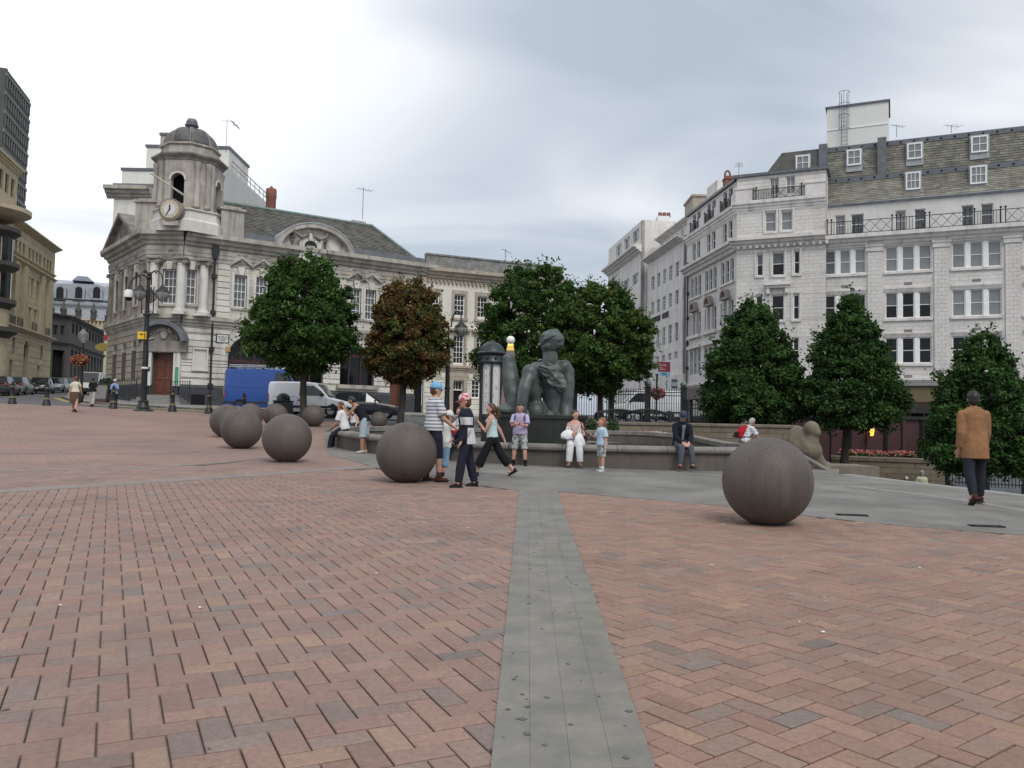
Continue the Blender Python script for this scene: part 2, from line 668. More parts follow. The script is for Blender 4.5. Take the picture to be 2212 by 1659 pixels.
right = herringbone(R(37), lambda x, y: inview(x, y) & (x > strip_x(y) + .2) & outap(x, y))
BT = [((0.341, 0.218, 0.178), 5), ((0.323, 0.210, 0.175), 5), ((0.320, 0.222, 0.186), 4), ((0.299, 0.213, 0.182), 2.5), ((0.275, 0.208, 0.182), 1.2), ((0.362, 0.240, 0.182), 1.1), ((0.315, 0.198, 0.165), 2), ((0.244, 0.198, 0.182), .4)]
btc = [b[0] for b in BT]
btw = np.array([b[1] for b in BT])
btw = btw / btw.sum()
items = []
for lst, rot, warm in ((left, R(25.8), 1.0), (far, R(62), .97), (right, R(37), 1.05)):
 ca, sa = math.cos(rot), math.sin(rot)
 arr = np.array(lst)
 zc = gza(arr[:, 0], arr[:, 1])
 zx = (gza(arr[:, 0] + .05, arr[:, 1]) - zc) / .05
 zy = (gza(arr[:, 0], arr[:, 1] + .05) - zc) / .05
 pick = rng.choice(len(BT), len(lst), p=btw)
 js = rng.normal(0, 1, (len(lst), 4))
 for k, (x, y, hx, hy) in enumerate(lst):
  g = .0042
  a, b = hx - g, hy - g
  dz = js[k, 0] * .0012
  tx, ty = js[k, 1] * .004, js[k, 2] * .004
  vs_ = []
  for lz, bev in ((-.022, 0), (-.004, 0), (0, .006)):
   for sx, sy in ((-1, -1), (1, -1), (1, 1), (-1, 1)):
    lx, ly = sx * (a - bev), sy * (b - bev)
    wx, wy = x + ca * lx - sa * ly, y + sa * lx + ca * ly
    vs_.append((wx, wy, zc[k] + zx[k] * (wx - x) + zy[k] * (wy - y) + lz + dz + tx * lx + ty * ly))
  c = btc[pick[k]]
  v = 1.0 + js[k, 3] * .05
  wr = 1.0 if warm == 1.0 else (warm if warm < 1 else 1.0)
  t = (c[0] * v, c[1] * v * (1.02 - (warm - 1) * .6), c[2] * v * (1.02 - (warm - 1) * 1.6))
  items.append((vs_, [(8, 9, 10, 11), (4, 5, 9, 8), (5, 6, 10, 9), (6, 7, 11, 10), (7, 4, 8, 11), (0, 1, 5, 4), (1, 2, 6, 5), (2, 3, 7, 6), (3, 0, 4, 7)], t))
# the bed the bricks lie on
bedp = [(-13.5, 2.0), (13, 2.0)]
sheet('sand_bed', [(-5.5, .25), (5.5, .25), (10.1, 7.0), (9.7, 12), (9.1, NEARY - .05), (-17.2, NEARY - .05)], -0.02, M_BED, plaza, step=1.3)
pieces('brick', items, M_BRICK, plaza, 300, 'brick_field')

# ---- stone strip running from the camera to the fountain, in slabs
sl = []
y = 2.3
rr = random.Random(3)
cols = [(-SH, -.165), (-.165, -.01), (-.01, .15), (.15, SH)]
offs = [0, .35, .1, .5]
yend = apron_l[6][1] + .25
for ci, (a, b) in enumerate(cols):
 y = .2 + offs[ci] * .6
 while y < yend:
  y2 = min(y + .9 + rr.uniform(-.08, .1), yend)
  g = .0006
  vs_ = []
  dz = rr.uniform(-.0012, .0012)
  pts = [(strip_x(y) + a + g, y + g), (strip_x(y) + b - g, y + g), (strip_x(y2) + b - g, y2 - g), (strip_x(y2) + a + g, y2 - g)]
  for lz in (-.03, .007):
   for q in pts:
    vs_.append((q[0], q[1], gz(*q) + lz + dz))
  t = rr.uniform(.97, 1.03)
  sl.append((vs_, [(4, 5, 6, 7), (0, 1, 5, 4), (1, 2, 6, 5), (2, 3, 7, 6), (3, 0, 4, 7)], (t, t * rr.uniform(.98, 1.0), t * rr.uniform(.92, 1.0))))
  y = y2
M_SBED = mat('slab_joint', (.15, .142, .128), .95, var=.3, scale=20)
stripo = structure(sheet('stone_strip', [(strip_x(.3) - SH, .3), (strip_x(.3) + SH, .3), (strip_x(yend) + SH, yend), (strip_x(yend) - SH, yend)], .003, M_SBED, step=1.0))
pieces('slab', sl, M_SLAB, stripo, 300)
# trodden gum on the strip
gm = MB()
for k in range(90):
 yy = 2.9 + 10 * rr.random() ** 1.6
 xx = strip_x(yy) + rr.uniform(-.29, .29) if k < 80 else strip_x(yy) + rr.choice((-1, 1)) * rr.uniform(.4, 2.5)
 r0 = rr.uniform(.007, .02) * rr.uniform(.6, 1.2)
 zz = gz(xx, yy) + (.0095 if abs(xx - strip_x(yy)) < SH else .0045)
 n = 9
 gm.add([(xx, yy, zz)] + [(xx + r0 * rr.uniform(.5, 1.3) * math.cos(i * 2 * math.pi / n), yy + r0 * rr.uniform(.5, 1.3) * math.sin(i * 2 * math.pi / n), zz) for i in range(n)],
           [(0, 1 + i, 1 + (i + 1) % n) for i in range(n)])
gm.build('chewing_gum', M_GREASE, stripo, kind='stuff')
# ---- grey apron round the fountain, the pale band on it, and the radial band of stone on the left
aprono = structure(sheet('grey_apron', apron, .004, M_APRON, step=1.0, skirt=.04))
def line_band(name, pts, w, dz, m, n=1):
 poly_l, poly_r = [], []
 for i, p in enumerate(pts):
  a = Vector(pts[max(i - 1, 0)])
  b = Vector(pts[min(i + 1, len(pts) - 1)])
  d = (b - a).normalized()
  nrm = Vector((-d.y, d.x)) * w / 2
  poly_l.append((p[0] + nrm.x, p[1] + nrm.y))
  poly_r.append((p[0] - nrm.x, p[1] - nrm.y))
 return sheet(name, poly_l + poly_r[::-1], dz, m, step=1.0, skirt=.03)
M_BAND = mat('brown_stone_band', (.235, .20, .178), .85, var=.12, scale=3, coord='World')
structure(line_band('stone_band', [tuple(band_a), tuple(band_b)], .42, .006, M_BAND))
structure(line_band('stone_band', [gp(-100, 1021), gp(300, 1011), gp(480, 999), gp(600, 985)], .2, .005, M_BAND))
structure(line_band('stone_band', [gp(-100, 979), gp(330, 980), gp(450, 972)], .16, .005, M_BAND))
structure(line_band('stone_band', [gp(-100, 950), gp(200, 955), gp(420, 950)], .16, .005, M_BAND))
structure(line_band('pale_band', [gp(1834, 1050), gp(2000, 1070), gp(2120, 1088), gp(2240, 1108)], .16, .0085, M_SAND))
# ---- flight of steps down to the lower square
st = MB()
steps = structure(obj('steps', None))
ed = [Vector(p) for p in EDGE[:8]]
nd = []
for i in range(len(ed)):
 d = (ed[min(i + 1, len(ed) - 1)] - ed[max(i - 1, 0)]).normalized()
 nd.append(Vector((d.y, -d.x)))
for k in range(13):
 mb = MB()
 for i in range(len(ed) - 1):
  q = []
  for j in (i, i + 1):
   o0 = ed[j] + nd[j] * (.36 * k - .06)
   o1 = ed[j] + nd[j] * (.36 * (k + 1))
   z = gz(ed[j].x, ed[j].y) - .165 * k - .001
   q.append((o0, o1, z))
  (a0, a1, za), (b0, b1, zb) = q
  vs_ = [(a0.x, a0.y, za), (a1.x, a1.y, za), (b1.x, b1.y, zb), (b0.x, b0.y, zb), (a0.x, a0.y, za - .6), (a1.x, a1.y, za - .6), (b1.x, b1.y, zb - .6), (b0.x, b0.y, zb - .6)]
  mb.add(vs_, [(0, 1, 2, 3), (1, 5, 6, 2), (0, 3, 7, 4), (0, 4, 5, 1), (3, 2, 6, 7)])
 mb.build('step', M_KERB, steps)
# ---- drain gratings
for k, (px, py, lab) in enumerate(((1840, 1114, 'black slotted iron drain grating right behind the nearest stone sphere'), (2131, 1138, 'black slotted iron drain grating nearest the right edge of the photo'))):
 p = on_ground(px, py)
 t = thing('drain_grating', lab, 'grating', p, 'iron drain gratings')
 L_, W_ = (.20, .07)
 mb = MB()
 Mx = Matrix.Translation(p + Vector((0, 0, .006))) @ Matrix.Rotation(R(-8), 4, 'Z')
 for (a, b, c, d) in ((-L_, L_, -W_, -W_ + .025), (-L_, L_, W_ - .025, W_), (-L_, -L_ + .03, -W_, W_), (L_ - .03, L_, -W_, W_)):
  mb.box(a, b, c, d, -.02, .012, Mx)
 mb.build('frame', M_IRON, t)
 for i in range(9):
  x = -L_ + .07 + i * (2 * L_ - .14) / 8
  MB().box(x - .009, x + .009, -W_ + .02, W_ - .02, -.02, .009, Mx).build('bar', M_IRON, t)
 MB().box(-L_ + .02, L_ - .02, -W_ + .02, W_ - .02, -.02, -.002, Mx).build('sump', mat('sump_black', (.004, .004, .004), 1.0), t)
# ---- small litter on the paving
lt = MB()
for k in range(70):
 yy = rr.uniform(4.5, 20)
 xx = rr.uniform(-.55, .55) * yy
 s = rr.uniform(.006, .016)
 a = rr.uniform(0, 3.1)
 z = gz(xx, yy) + .012
 lt.add([(xx + s * math.cos(a + b) * rr.uniform(.6, 1.3), yy + s * math.sin(a + b), z + rr.uniform(-.002, .006)) for b in (0, 1.6, 3.1, 4.7)], [(0, 1, 2, 3)])
lo = lt.build('litter_scraps', mat('paper_scrap', (.75, .74, .70), .9))
lo['kind'] = 'stuff'

# ---- the road beyond the bollards, the pavement round the corner building
road = structure(sheet('road', [(-70, 41.0), (-6.0, 40.0), (-5, 37), (9, 33), (12, 36), (14, 66), (14, 104), (-70, 104)], -.012, M_ASPH, step=3.0))

# ------------------------------------------------------------------ facades
class Facade:
 """a vertical plane from p0 to p1 (plan); u runs along it, z is height in the world, d is proud of it towards the viewer"""
 def __init__(s, p0, p1):
  s.p0 = Vector((p0[0], p0[1], 0))
  s.U = Vector((p1[0] - p0[0], p1[1] - p0[1], 0))
  s.len = s.U.length
  s.U.normalize()
  s.Nn = Vector((s.U.y, -s.U.x, 0))
 def px(s, x, y, d=0.0):
  r = ray(x, y)
  o = s.p0 + s.Nn * d
  t = (o - EYE).dot(s.Nn) / r.dot(s.Nn)
  P = EYE + r * t
  return ((P - o).dot(s.U), P.z)
 def W(s, u, z, d=0.0):
  return s.p0 + s.U * u + s.Nn * d + Vector((0, 0, z))
 def box(s, mb, u0, u1, z0, z1, d0, d1, tint=None):
  vs_ = [s.W(u, z, d) for z in (z0, z1) for (u, d) in ((u0, d1), (u1, d1), (u1, d0), (u0, d0))]
  mb.add(vs_, [(0, 3, 2, 1), (4, 5, 6, 7), (0, 1, 5, 4), (1, 2, 6, 5), (2, 3, 7, 6), (3, 0, 4, 7)], tint)
  return mb
 def boxp(s, u0, u1, z0, z1, d0, d1):
  vs_ = [tuple(s.W(u, z, d)) for z in (z0, z1) for (u, d) in ((u0, d1), (u1, d1), (u1, d0), (u0, d0))]
  return vs_, [(0, 3, 2, 1), (4, 5, 6, 7), (0, 1, 5, 4), (1, 2, 6, 5), (2, 3, 7, 6), (3, 0, 4, 7)]
 def block(s, u0, u1, z0, z1, d0, d1, b=.02):
  """a stone with chamfered face"""
  vs_ = [tuple(s.W(u, z, d0)) for (u, z) in ((u0, z0), (u1, z0), (u1, z1), (u0, z1))]
  vs_ += [tuple(s.W(u, z, d1 - b)) for (u, z) in ((u0, z0), (u1, z0), (u1, z1), (u0, z1))]
  vs_ += [tuple(s.W(u, z, d1)) for (u, z) in ((u0 + b, z0 + b), (u1 - b, z0 + b), (u1 - b, z1 - b), (u0 + b, z1 - b))]
  fs = [(8, 9, 10, 11)]
  for j in (0, 4):
   for i in range(4):
    i2 = (i + 1) % 4
    fs.append((j + i, j + i2, j + 4 + i2, j + 4 + i))
  return vs_, fs
 def poly(s, mb, pts, d0, d1, tint=None):
  """polygon of (u,z) extruded from d0 to d1"""
  n = len(pts)
  a = sum(pts[i][0] * pts[(i + 1) % n][1] - pts[(i + 1) % n][0] * pts[i][1] for i in range(n))
  if a < 0:
   pts = pts[::-1]
  vs_ = [s.W(u, z, d1) for u, z in pts] + [s.W(u, z, d0) for u, z in pts]
  fs = [tuple(range(n)), tuple(range(2 * n - 1, n - 1, -1))]
  for i in range(n):
   j = (i + 1) % n
   fs.append((i, n + i, n + j, j))
  mb.add(vs_, fs, tint)
  return mb
 def prof(s, mb, prof, u0, u1, tint=None, m0=0.0, m1=0.0):
  """profile of (d,z), top to bottom, run along u; m0, m1 mitre the ends outwards by d*m"""
  n = len(prof)
  vs_ = [s.W(u0 - d * m0, z, d) for d, z in prof] + [s.W(u1 + d * m1, z, d) for d, z in prof]
  fs = [(i, i + n, i + 1 + n, i + 1) for i in range(n - 1)]
  fs += [tuple(range(n)), tuple(range(2 * n - 1, n - 1, -1))]
  mb.add(vs_, fs, tint)
  return mb
 def mtx(s, u, z, d=0.0):
  M = Matrix.Identity(4)
  for i in range(3):
   M[i][0] = s.U[i]
   M[i][1] = (0, 0, 1)[i]
   M[i][2] = s.Nn[i]
  P = s.W(u, z, d)
  for i in range(3):
   M[i][3] = P[i]
  return M
def cut(a, b, holes):
 """interval a..b less the holes"""
 out = [(a, b)]
 for h0, h1 in holes:
  nx = []
  for x0, x1 in out:
   if h1 <= x0 or h0 >= x1:
    nx.append((x0, x1))
    continue
   if h0 > x0:
    nx.append((x0, h0))
   if h1 < x1:
    nx.append((h1, x1))
  out = nx
 return [(x0, x1) for x0, x1 in out if x1 - x0 > .02]
def wall(F, u0, u1, z0, z1, holes, m, parent, d=0.0, thick=.35, name='wall'):
 """solid wall with real openings: holes are (u0,u1,z0,z1)"""
 zb = sorted({z0, z1, *[min(max(h[2], z0), z1) for h in holes], *[min(max(h[3], z0), z1) for h in holes]})
 mb = MB()
 for a, b in zip(zb[:-1], zb[1:]):
  if b - a < .005:
   continue
  mid = (a + b) / 2
  for x0, x1 in cut(u0, u1, [(h[0], h[1]) for h in holes if h[2] < mid < h[3]]):
   F.box(mb, x0, x1, a, b, d - thick, d)
 return mb.build(name, m, parent)
def ashlar(F, u0, u1, z0, z1, holes, h, ln, d, proud=.03, joint=.012, tv=.06, rr=random.Random(5), bev=.02, tone=(1, 1, 1)):
 """courses of stone blocks round the openings; returns items for pieces()"""
 out = []
 n = max(1, round((z1 - z0) / h))
 h = (z1 - z0) / n
 for k in range(n):
  a, b = z0 + k * h, z0 + (k + 1) * h
  zs = sorted({a, b, *[q for hh in holes for q in (hh[2], hh[3]) if a + .04 < q < b - .04]})
  for za, zb in zip(zs[:-1], zs[1:]):
   mid = (za + zb) / 2
   for x0, x1 in cut(u0, u1, [(hh[0], hh[1]) for hh in holes if hh[2] < mid < hh[3]]):
    m_ = max(1, round((x1 - x0) / ln))
    if ln > 50:
     m_ = 1
    w = (x1 - x0) / m_
    xs = [x0 + i * w for i in range(m_ + 1)]
    if m_ > 1 and k % 2:
     xs = [x0] + [x0 + (i + .5) * w for i in range(m_)] + [x1]
    for p, q in zip(xs[:-1], xs[1:]):
     t = 1 + rr.uniform(-tv, tv)
     vs_, fs = F.block(p + joint / 2, q - joint / 2, za + joint / 2, zb - joint / 2, d, d + proud, min(bev, proud * .8))
     out.append((vs_, fs, (t * tone[0], t * tone[1] * rr.uniform(.99, 1.01), t * tone[2] * rr.uniform(.97, 1.01))))
 return out

M_WFRAME = mat('white_sash_paint', (.84, .84, .82), .5, var=.05, scale=3)
M_GL_D = mat('glass_dark', (.008, .009, .010), .04, spec=.35)
M_GL_B = mat('glass_sky_and_blind', (.20, .205, .21), .05, spec=.8, var=.12, scale=1.2)  # light grey base: sky reflection painted in, together with blinds behind
M_GL_M = mat('glass_sky_and_net', (.075, .08, .085), .05, spec=.75, var=.3, scale=1.5)  # mid grey base mixes painted sky reflection with net curtain
M_STONE_W = mat('white_faience', (.66, .635, .61), .55, var=.07, scale=.9, coord='World', tint=True, streak=(1.1, (.36, .35, .33), .35), spec=.4)
M_STONE_WP = mat('white_faience_trim', (.70, .67, .64), .6, var=.1, scale=1.2, coord='World', streak=(1.6, (.25, .24, .23), .6), spec=.4)
M_JOINT = mat('grey_mortar', (.56, .54, .52), .9)
M_PORT = mat('portland_stone', (.62, .60, .55), .8, var=.12, scale=.8, coord='World', tint=True, streak=(1.3, (.17, .155, .14), .75), bump=.15, bscale=14)
M_PORTD = mat('portland_stone_soiled', (.33, .30, .265), .85, color2=(.15, .135, .12), scale=1.4, coord='World', streak=(1.7, (.09, .083, .075), .7), bump=.3, bscale=12, detail=8)
M_PORTM = mat('portland_stone_trim', (.51, .485, .435), .85, color2=(.30, .275, .235), scale=1.2, coord='World', streak=(1.6, (.13, .12, .11), .8), bump=.2, bscale=12, detail=8)
M_PJOINT = mat('portland_joint', (.13, .12, .105), .95)
M_PLINTH = mat('dark_plinth', (.045, .05, .058), .6, var=.25, scale=2, coord='World')
M_SLATE = mat('slate_roof', (.105, .102, .095), .75, tint=True, var=.3, scale=1.5, coord='World', streak=(1.5, (.20, .185, .14), .6))
M_SLATEG = mat('mossy_slate', (.245, .235, .20), .85, tint=True, var=.2, scale=1.2, coord='World', streak=(.9, (.10, .098, .085), .6))
M_LEAD = mat('lead', (.13, .14, .155), .5, var=.2, scale=2, coord='World')
M_LEADP = mat('pale_lead', (.34, .36, .38), .55, var=.2, scale=2, coord='World')
M_CREAM = mat('cream_render', (.68, .65, .57), .8, var=.05, scale=1.2, coord='World', streak=(1.4, (.40, .37, .31), .35))
M_CREAMT = mat('buff_stone_trim', (.40, .35, .285), .85, var=.15, scale=2.5, coord='World', streak=(2, (.22, .19, .15), .6))
M_RENDER = mat('white_render', (.74, .73, .67), .85, var=.05, scale=.6, coord='World', streak=(.8, (.42, .41, .36), .5))
M_TAN = mat('tan_sandstone', (.56, .475, .33), .8, var=.1, scale=1, coord='World', tint=True)
M_TANT = mat('tan_sandstone_trim', (.50, .42, .29), .8, var=.12, scale=2, coord='World')
M_CONC = mat('grey_concrete_tower', (.085, .088, .082), .8, var=.15, scale=.5, coord='World')
M_GREYB = mat('dark_grey_stone', (.075, .07, .066), .75, var=.2, scale=1, coord='World')
M_BRED = mat('red_brick_stack', (.26, .11, .075), .9, var=.25, scale=5, coord='World', streak=(3, (.12, .08, .07), .5))
M_DOOR = mat('brown_timber_door', (.13, .042, .025), .5, var=.2, scale=4)
M_BURG = mat('burgundy_panel', (.055, .018, .022), .5, var=.2, scale=2)
M_BLK = mat('interior_dark', (.008, .008, .009), 1.0)
M_COPPER = mat('green_copper_edge', (.16, .22, .20), .6, var=.2, scale=3)

PANES = {}
def pane_mesh(w, h, m):
 k = (round(w, 2), round(h, 2), m.name)
 if k not in PANES:
  w, h = k[0], k[1]
  PANES[k] = mesh('pane', [(-w / 2, -h / 2, 0), (w / 2, -h / 2, 0), (w / 2, h / 2, 0), (-w / 2, h / 2, 0), (-w / 2, -h / 2, -.008), (w / 2, -h / 2, -.008), (w / 2, h / 2, -.008), (-w / 2, h / 2, -.008)],
      [(0, 1, 2, 3), (7, 6, 5, 4), (0, 4, 5, 1), (1, 5, 6, 2), (2, 6, 7, 3), (3, 7, 4, 0)], m)
 return PANES[k]
wr = random.Random(9)
def window(F, parent, u0, u1, z0, z1, rows=2, cols=1, glass=None, frame=None, recess=.16, fw=.07, bar=.03, sill=None, d=0.0, mid=None, name='window'):
 """sash window set in a reveal: outer frame, bars, one pane object for each light"""
 glass = glass or M_GL_D
 frame = frame or M_WFRAME
 mb = MB()
 dd = d - recess
 F.box(mb, u0 - .01, u0 + fw, z0, z1, dd - .05, dd + .03)
 F.box(mb, u1 - fw, u1 + .01, z0, z1, dd - .05, dd + .03)
 F.box(mb, u0 + fw, u1 - fw, z1 - fw, z1 + .01, dd - .05, dd + .028)
 F.box(mb, u0 + fw, u1 - fw, z0 - .01, z0 + fw * 1.2, dd - .05, dd + .034)
 a0, a1, b0, b1 = u0 + fw, u1 - fw, z0 + fw * 1.2, z1 - fw
 ue = [a0 + (a1 - a0) * i / cols for i in range(cols + 1)]
 ze = [b0 + (b1 - b0) * i / rows for i in range(rows + 1)]
 for i in range(1, cols):
  F.box(mb, ue[i] - bar / 2, ue[i] + bar / 2, b0, b1, dd - .03, dd + .012)
 for j in range(1, rows):
  meet = (rows % 2 == 0 and j == rows // 2)
  k = .045 if meet else bar
  F.box(mb, a0, a1, ze[j] - k / 2, ze[j] + k / 2, dd - .03, dd + (.022 if meet else .010))
 w = mb.build(name, frame, parent)
 for i in range(cols):
  for j in range(rows):
   g = glass
   if isinstance(glass, (list, tuple)):
    g = glass[0] if j < rows / 2 else glass[1]
   o = obj('pane', pane_mesh(ue[i + 1] - ue[i], ze[j + 1] - ze[j], g), w)
   o.matrix_local = F.mtx((ue[i] + ue[i + 1]) / 2, (ze[j] + ze[j + 1]) / 2, dd - .015) @ Euler((wr.gauss(0, .008), wr.gauss(0, .010), 0)).to_matrix().to_4x4()
 if sill:
  sb = MB()
  F.box(sb, u0 - .12, u1 + .12, z0 - .16, z0 - .011, d - recess, d + .12)
  sb.build('sill', sill, w)
 return w
def backing(F, parent, u0, u1, z0, z1, d=-.75):
 """dark room behind the windows"""
 mb = MB()
 F.box(mb, u0, u1, z0, z1, d - .3, d)
 return mb.build('interior', M_BLK, parent)
def mould(F, parent, u0, u1, z0, z1, out, m, name='cornice', base=0.0, steps=None, m0=0, m1=0):
 """classical cornice: fillets stepping out from the wall"""
 h = z1 - z0
 p = steps or [(0, 0), (.12, .0), (.12, .1), (.3, .16), (.36, .34), (.62, .42), (.68, .62), (1.0, .70), (1.0, 1.0), (0, 1.0)]
 prof_ = [(base + out * a, z0 + h * b) for a, b in p][::-1]
 mb = MB()
 F.prof(mb, prof_, u0, u1, m0=m0, m1=m1)
 return mb.build(name, m, parent)
def arch_pts(uc, zc, r, a0, a1, n, rz=None):
 rz = rz or r
 return [(uc + r * math.cos(a0 + (a1 - a0) * i / n), zc + rz * math.sin(a0 + (a1 - a0) * i / n)) for i in range(n + 1)]
def swag(F, parent, u0, u1, z, d, m, drop=.35):
 """carved garland hanging between two points, with tails"""
 mb = MB()
 n = 14
 for i in range(n + 1):
  t = i / n
  u = u0 + (u1 - u0) * t
  zz = z - drop * 4 * t * (1 - t)
  r = .07 + .06 * 4 * t * (1 - t)
  P = F.W(u, zz, d + .05)
  mb.ball(P + Vector((wr.uniform(-.02, .02), 0, wr.uniform(-.02, .02))), r * wr.uniform(.85, 1.15), 7, 5)
 for u in (u0, u1):
  for k in range(4):
   mb.ball(F.W(u + wr.uniform(-.03, .03), z - .05 - k * .13, d + .05), .09 - k * .012, 7, 5)
  mb.ball(F.W(u, z + .08, d + .04), .1, 7, 5)
 return mb.build('carved_swag', m, parent, smooth=True)

# ================================================================== domed corner building on the left
gA = at(399, 501, 53.2)
FA = Facade(at(321, 501, 53.2).xy, gA.xy)                      # face with the clock and the door
gR = at(921, 575, 62.9)
FR = Facade(gA.xy, gR.xy)                                      # long face towards the square
FL = Facade(at(240, 550, 60.5).xy, at(321, 501, 53.2).xy)      # face down the side street
base = gz(gA.x, gA.y) - .1
bank = thing('domed_corner_building', 'soot-stained pale stone building with corner clock tower and dome', 'building', (gA.x, gA.y, base))
zc1 = FA.px(360, 501)[1]          # top of the main cornice
zs = FA.px(360, 692)[1]           # string course over the ground floor
zpl = FA.px(430, 832)[1]          # top of the dark plinth
zwt, zwb = FA.px(360, 578)[1], FA.px(360, 655)[1]
def us(F, x0, x1, y):
 return F.px(x0, y)[0], F.px(x1, y)[0]
ITEMS = []
zent = zc1 - 1.75                 # underside of the entablature
for F in (FA, FR, FL):
 F.h = []
# ---- openings
def win_px(F, x0, x1, y0, y1):
 u0 = (F.px(x0, y0)[0] + F.px(x0, y1)[0]) / 2
 u1 = (F.px(x1, y0)[0] + F.px(x1, y1)[0]) / 2
 return (u0, u1, F.px((x0 + x1) / 2, y1)[1], F.px((x0 + x1) / 2, y0)[1])
W_A = win_px(FA, 350.5, 382, 581, 656)
W_B = win_px(FR, 402, 424, 582, 657)
W_R = [win_px(FR, 505, 533, 594, 665), win_px(FR, 552, 579, 599, 669)]
wz0, wz1 = W_R[0][2], W_R[0][3]
du = W_R[0][1] - W_R[0][0]
for x in (633, 688, 757, 789):
 u = FR.px(x, 630)[0]
 W_R.append((u, u + du, wz0, wz1))
FA.h = [W_A]
FR.h = [W_B] + W_R
W_L = []
for t in (.24, .5, .76):
 W_L.append((FL.len * t - .42, FL.len * t + .42, wz0, wz1))
FL.h = list(W_L)
door = (FA.px(329, 800)[0], FA.px(376.5, 800)[0], FA.px(350, 853)[1], FA.px(352, 762)[1])
FA.h.append(door)
arch = [FR.px(492, 800)[0], FR.px(582, 800)[0], base, FR.px(536, 727)[1]]
arch_r = (arch[1] - arch[0]) / 2
gw = [win_px(FR, 627, 698, 760, 826), win_px(FR, 735, 808, 768, 833)]
gwz0 = (gw[0][2] + gw[1][2]) / 2
garch = [(a[0], a[1], gwz0, arch[3] - .1) for a in gw]
dr2 = (FR.px(842, 850)[0], FR.px(866, 850)[0], base, FR.px(854, 808)[1])
drk = (FR.px(894, 850)[0], FR.px(916, 850)[0], base, FR.px(905, 806)[1])
FR.h += [tuple(arch)] + garch + [dr2, drk]
Lar = [(FL.len * t - .62, FL.len * t + .62, zpl + .3, zs - 1.2) for t in (.24, .5, .76)]
FL.h += Lar
GF = {id(FA): .30, id(FR): .32, id(FL): .36}
# ---- walls and courses
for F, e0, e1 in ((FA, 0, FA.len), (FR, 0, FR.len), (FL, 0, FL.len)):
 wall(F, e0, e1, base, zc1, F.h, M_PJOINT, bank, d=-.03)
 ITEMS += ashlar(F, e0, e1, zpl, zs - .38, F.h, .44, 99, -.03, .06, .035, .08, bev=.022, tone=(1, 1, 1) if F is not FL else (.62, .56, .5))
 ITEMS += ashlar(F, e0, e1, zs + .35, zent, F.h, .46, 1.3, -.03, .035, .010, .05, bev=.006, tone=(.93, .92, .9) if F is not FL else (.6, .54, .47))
 for x0, x1 in cut(e0, e1, [(h[0], h[1]) for h in F.h if h[2] < zpl - .6]):
  F.prof(MB(), [(0, zpl), (.10, zpl - .02), (.14, zpl - .12), (.14, base - .3)], x0, x1).build('plinth', M_PLINTH, bank)
 mould(F, bank, e0, e1, zs - .38, zs + .35, .34, M_PORTM, 'string_course', m0=(.45 if F is FA else 0), m1=(.3 if F is FA else 0))
 mould(F, bank, e0, e1, zent, zent + .8, .16, M_PORTM, 'architrave', steps=[(0, 0), (.5, 0), (.5, .3), (.8, .34), (.8, .62), (1, .68), (1, 1), (0, 1)])
 mould(F, bank, e0, e1, zent + .8, zc1, .75, M_PORTM, 'cornice', m0=(.45 if F is FA else 0), m1=(.3 if F is FA else .9))
 backing(F, bank, e0 + .2, e1 - .2, base, zc1 - .2)
# rusticated quoin strips at each end of the long face
for x0, x1 in ((467.5, 497), (826, 845), (886, 912)):
 u0, u1 = us(FR, x0, x1, 620)
 ITEMS += ashlar(FR, u0, u1, zs + .36, zent - .02, [], .42, 99, .0, .11, .035, .06, bev=.03)
key = lambda it: -max(0, (Vector(it[0][2]) - Vector(it[0][0])).length)
pieces('stone_block', ITEMS, M_PORT, bank, 300, 'stone_courses', key=key)
# ---- upper windows
for F, lst in ((FA, [W_A]), (FR, [W_B] + W_R), (FL, W_L)):
 for w in lst:
  cols = 3 if w[1] - w[0] > .8 else 2
  window(F, bank, *w, rows=4, cols=cols, glass=M_GL_M, sill=M_PORTM, recess=.2, bar=.035)
  um = (w[0] + w[1]) / 2
  hw = (w[1] - w[0]) / 2
  k = MB()
  F.poly(k, [(um - .14, w[3] - .02), (um + .14, w[3] - .02), (um + .22, w[3] + .5), (um - .22, w[3] + .5)], 0, .16)
  k.build('keystone', M_PORT, bank)
  ar = MB()
  for s in (-1, 1):
   F.box(ar, um + s * (hw + .08) - .09, um + s * (hw + .08) + .09, w[2] - .1, w[3] + .1, 0, .07)
  ar.build('architrave_jamb', M_PORT, bank)
 # pediments and swags above pairs
for w in W_R:
 um = (w[0] + w[1]) / 2
 z = w[3] + .52
 pd = MB()
 for s in (-1, 1):
  FR.poly(pd, [(um, z + .55), (um + s * .78, z), (um + s * .78, z + .16), (um, z + .74)], .0, .24)
 FR.poly(pd, [(um - .7, z), (um + .7, z), (um, z + .52)], 0, .08)
 pd.build('pediment', M_PORTM, bank)
 swag(FR, bank, um - .62, um + .62, z + .98, .02, M_PORTD, .26)
um = (W_A[0] + W_A[1]) / 2
swag(FA, bank, um - .45, um + .45, W_A[3] + 1.5, .02, M_PORTD, .3)
cv = MB()
FA.poly(cv, [(um - .5, W_A[3] + .55), (um + .5, W_A[3] + .55), (um + .6, W_A[3] + 1.0), (um - .6, W_A[3] + 1.0)], 0, .14)
cv.build('carved_panel', M_PORTD, bank)
for w in W_L:
 um = (w[0] + w[1]) / 2
 swag(FL, bank, um - .5, um + .5, w[3] + 1.3, .02, M_PORTD, .3)
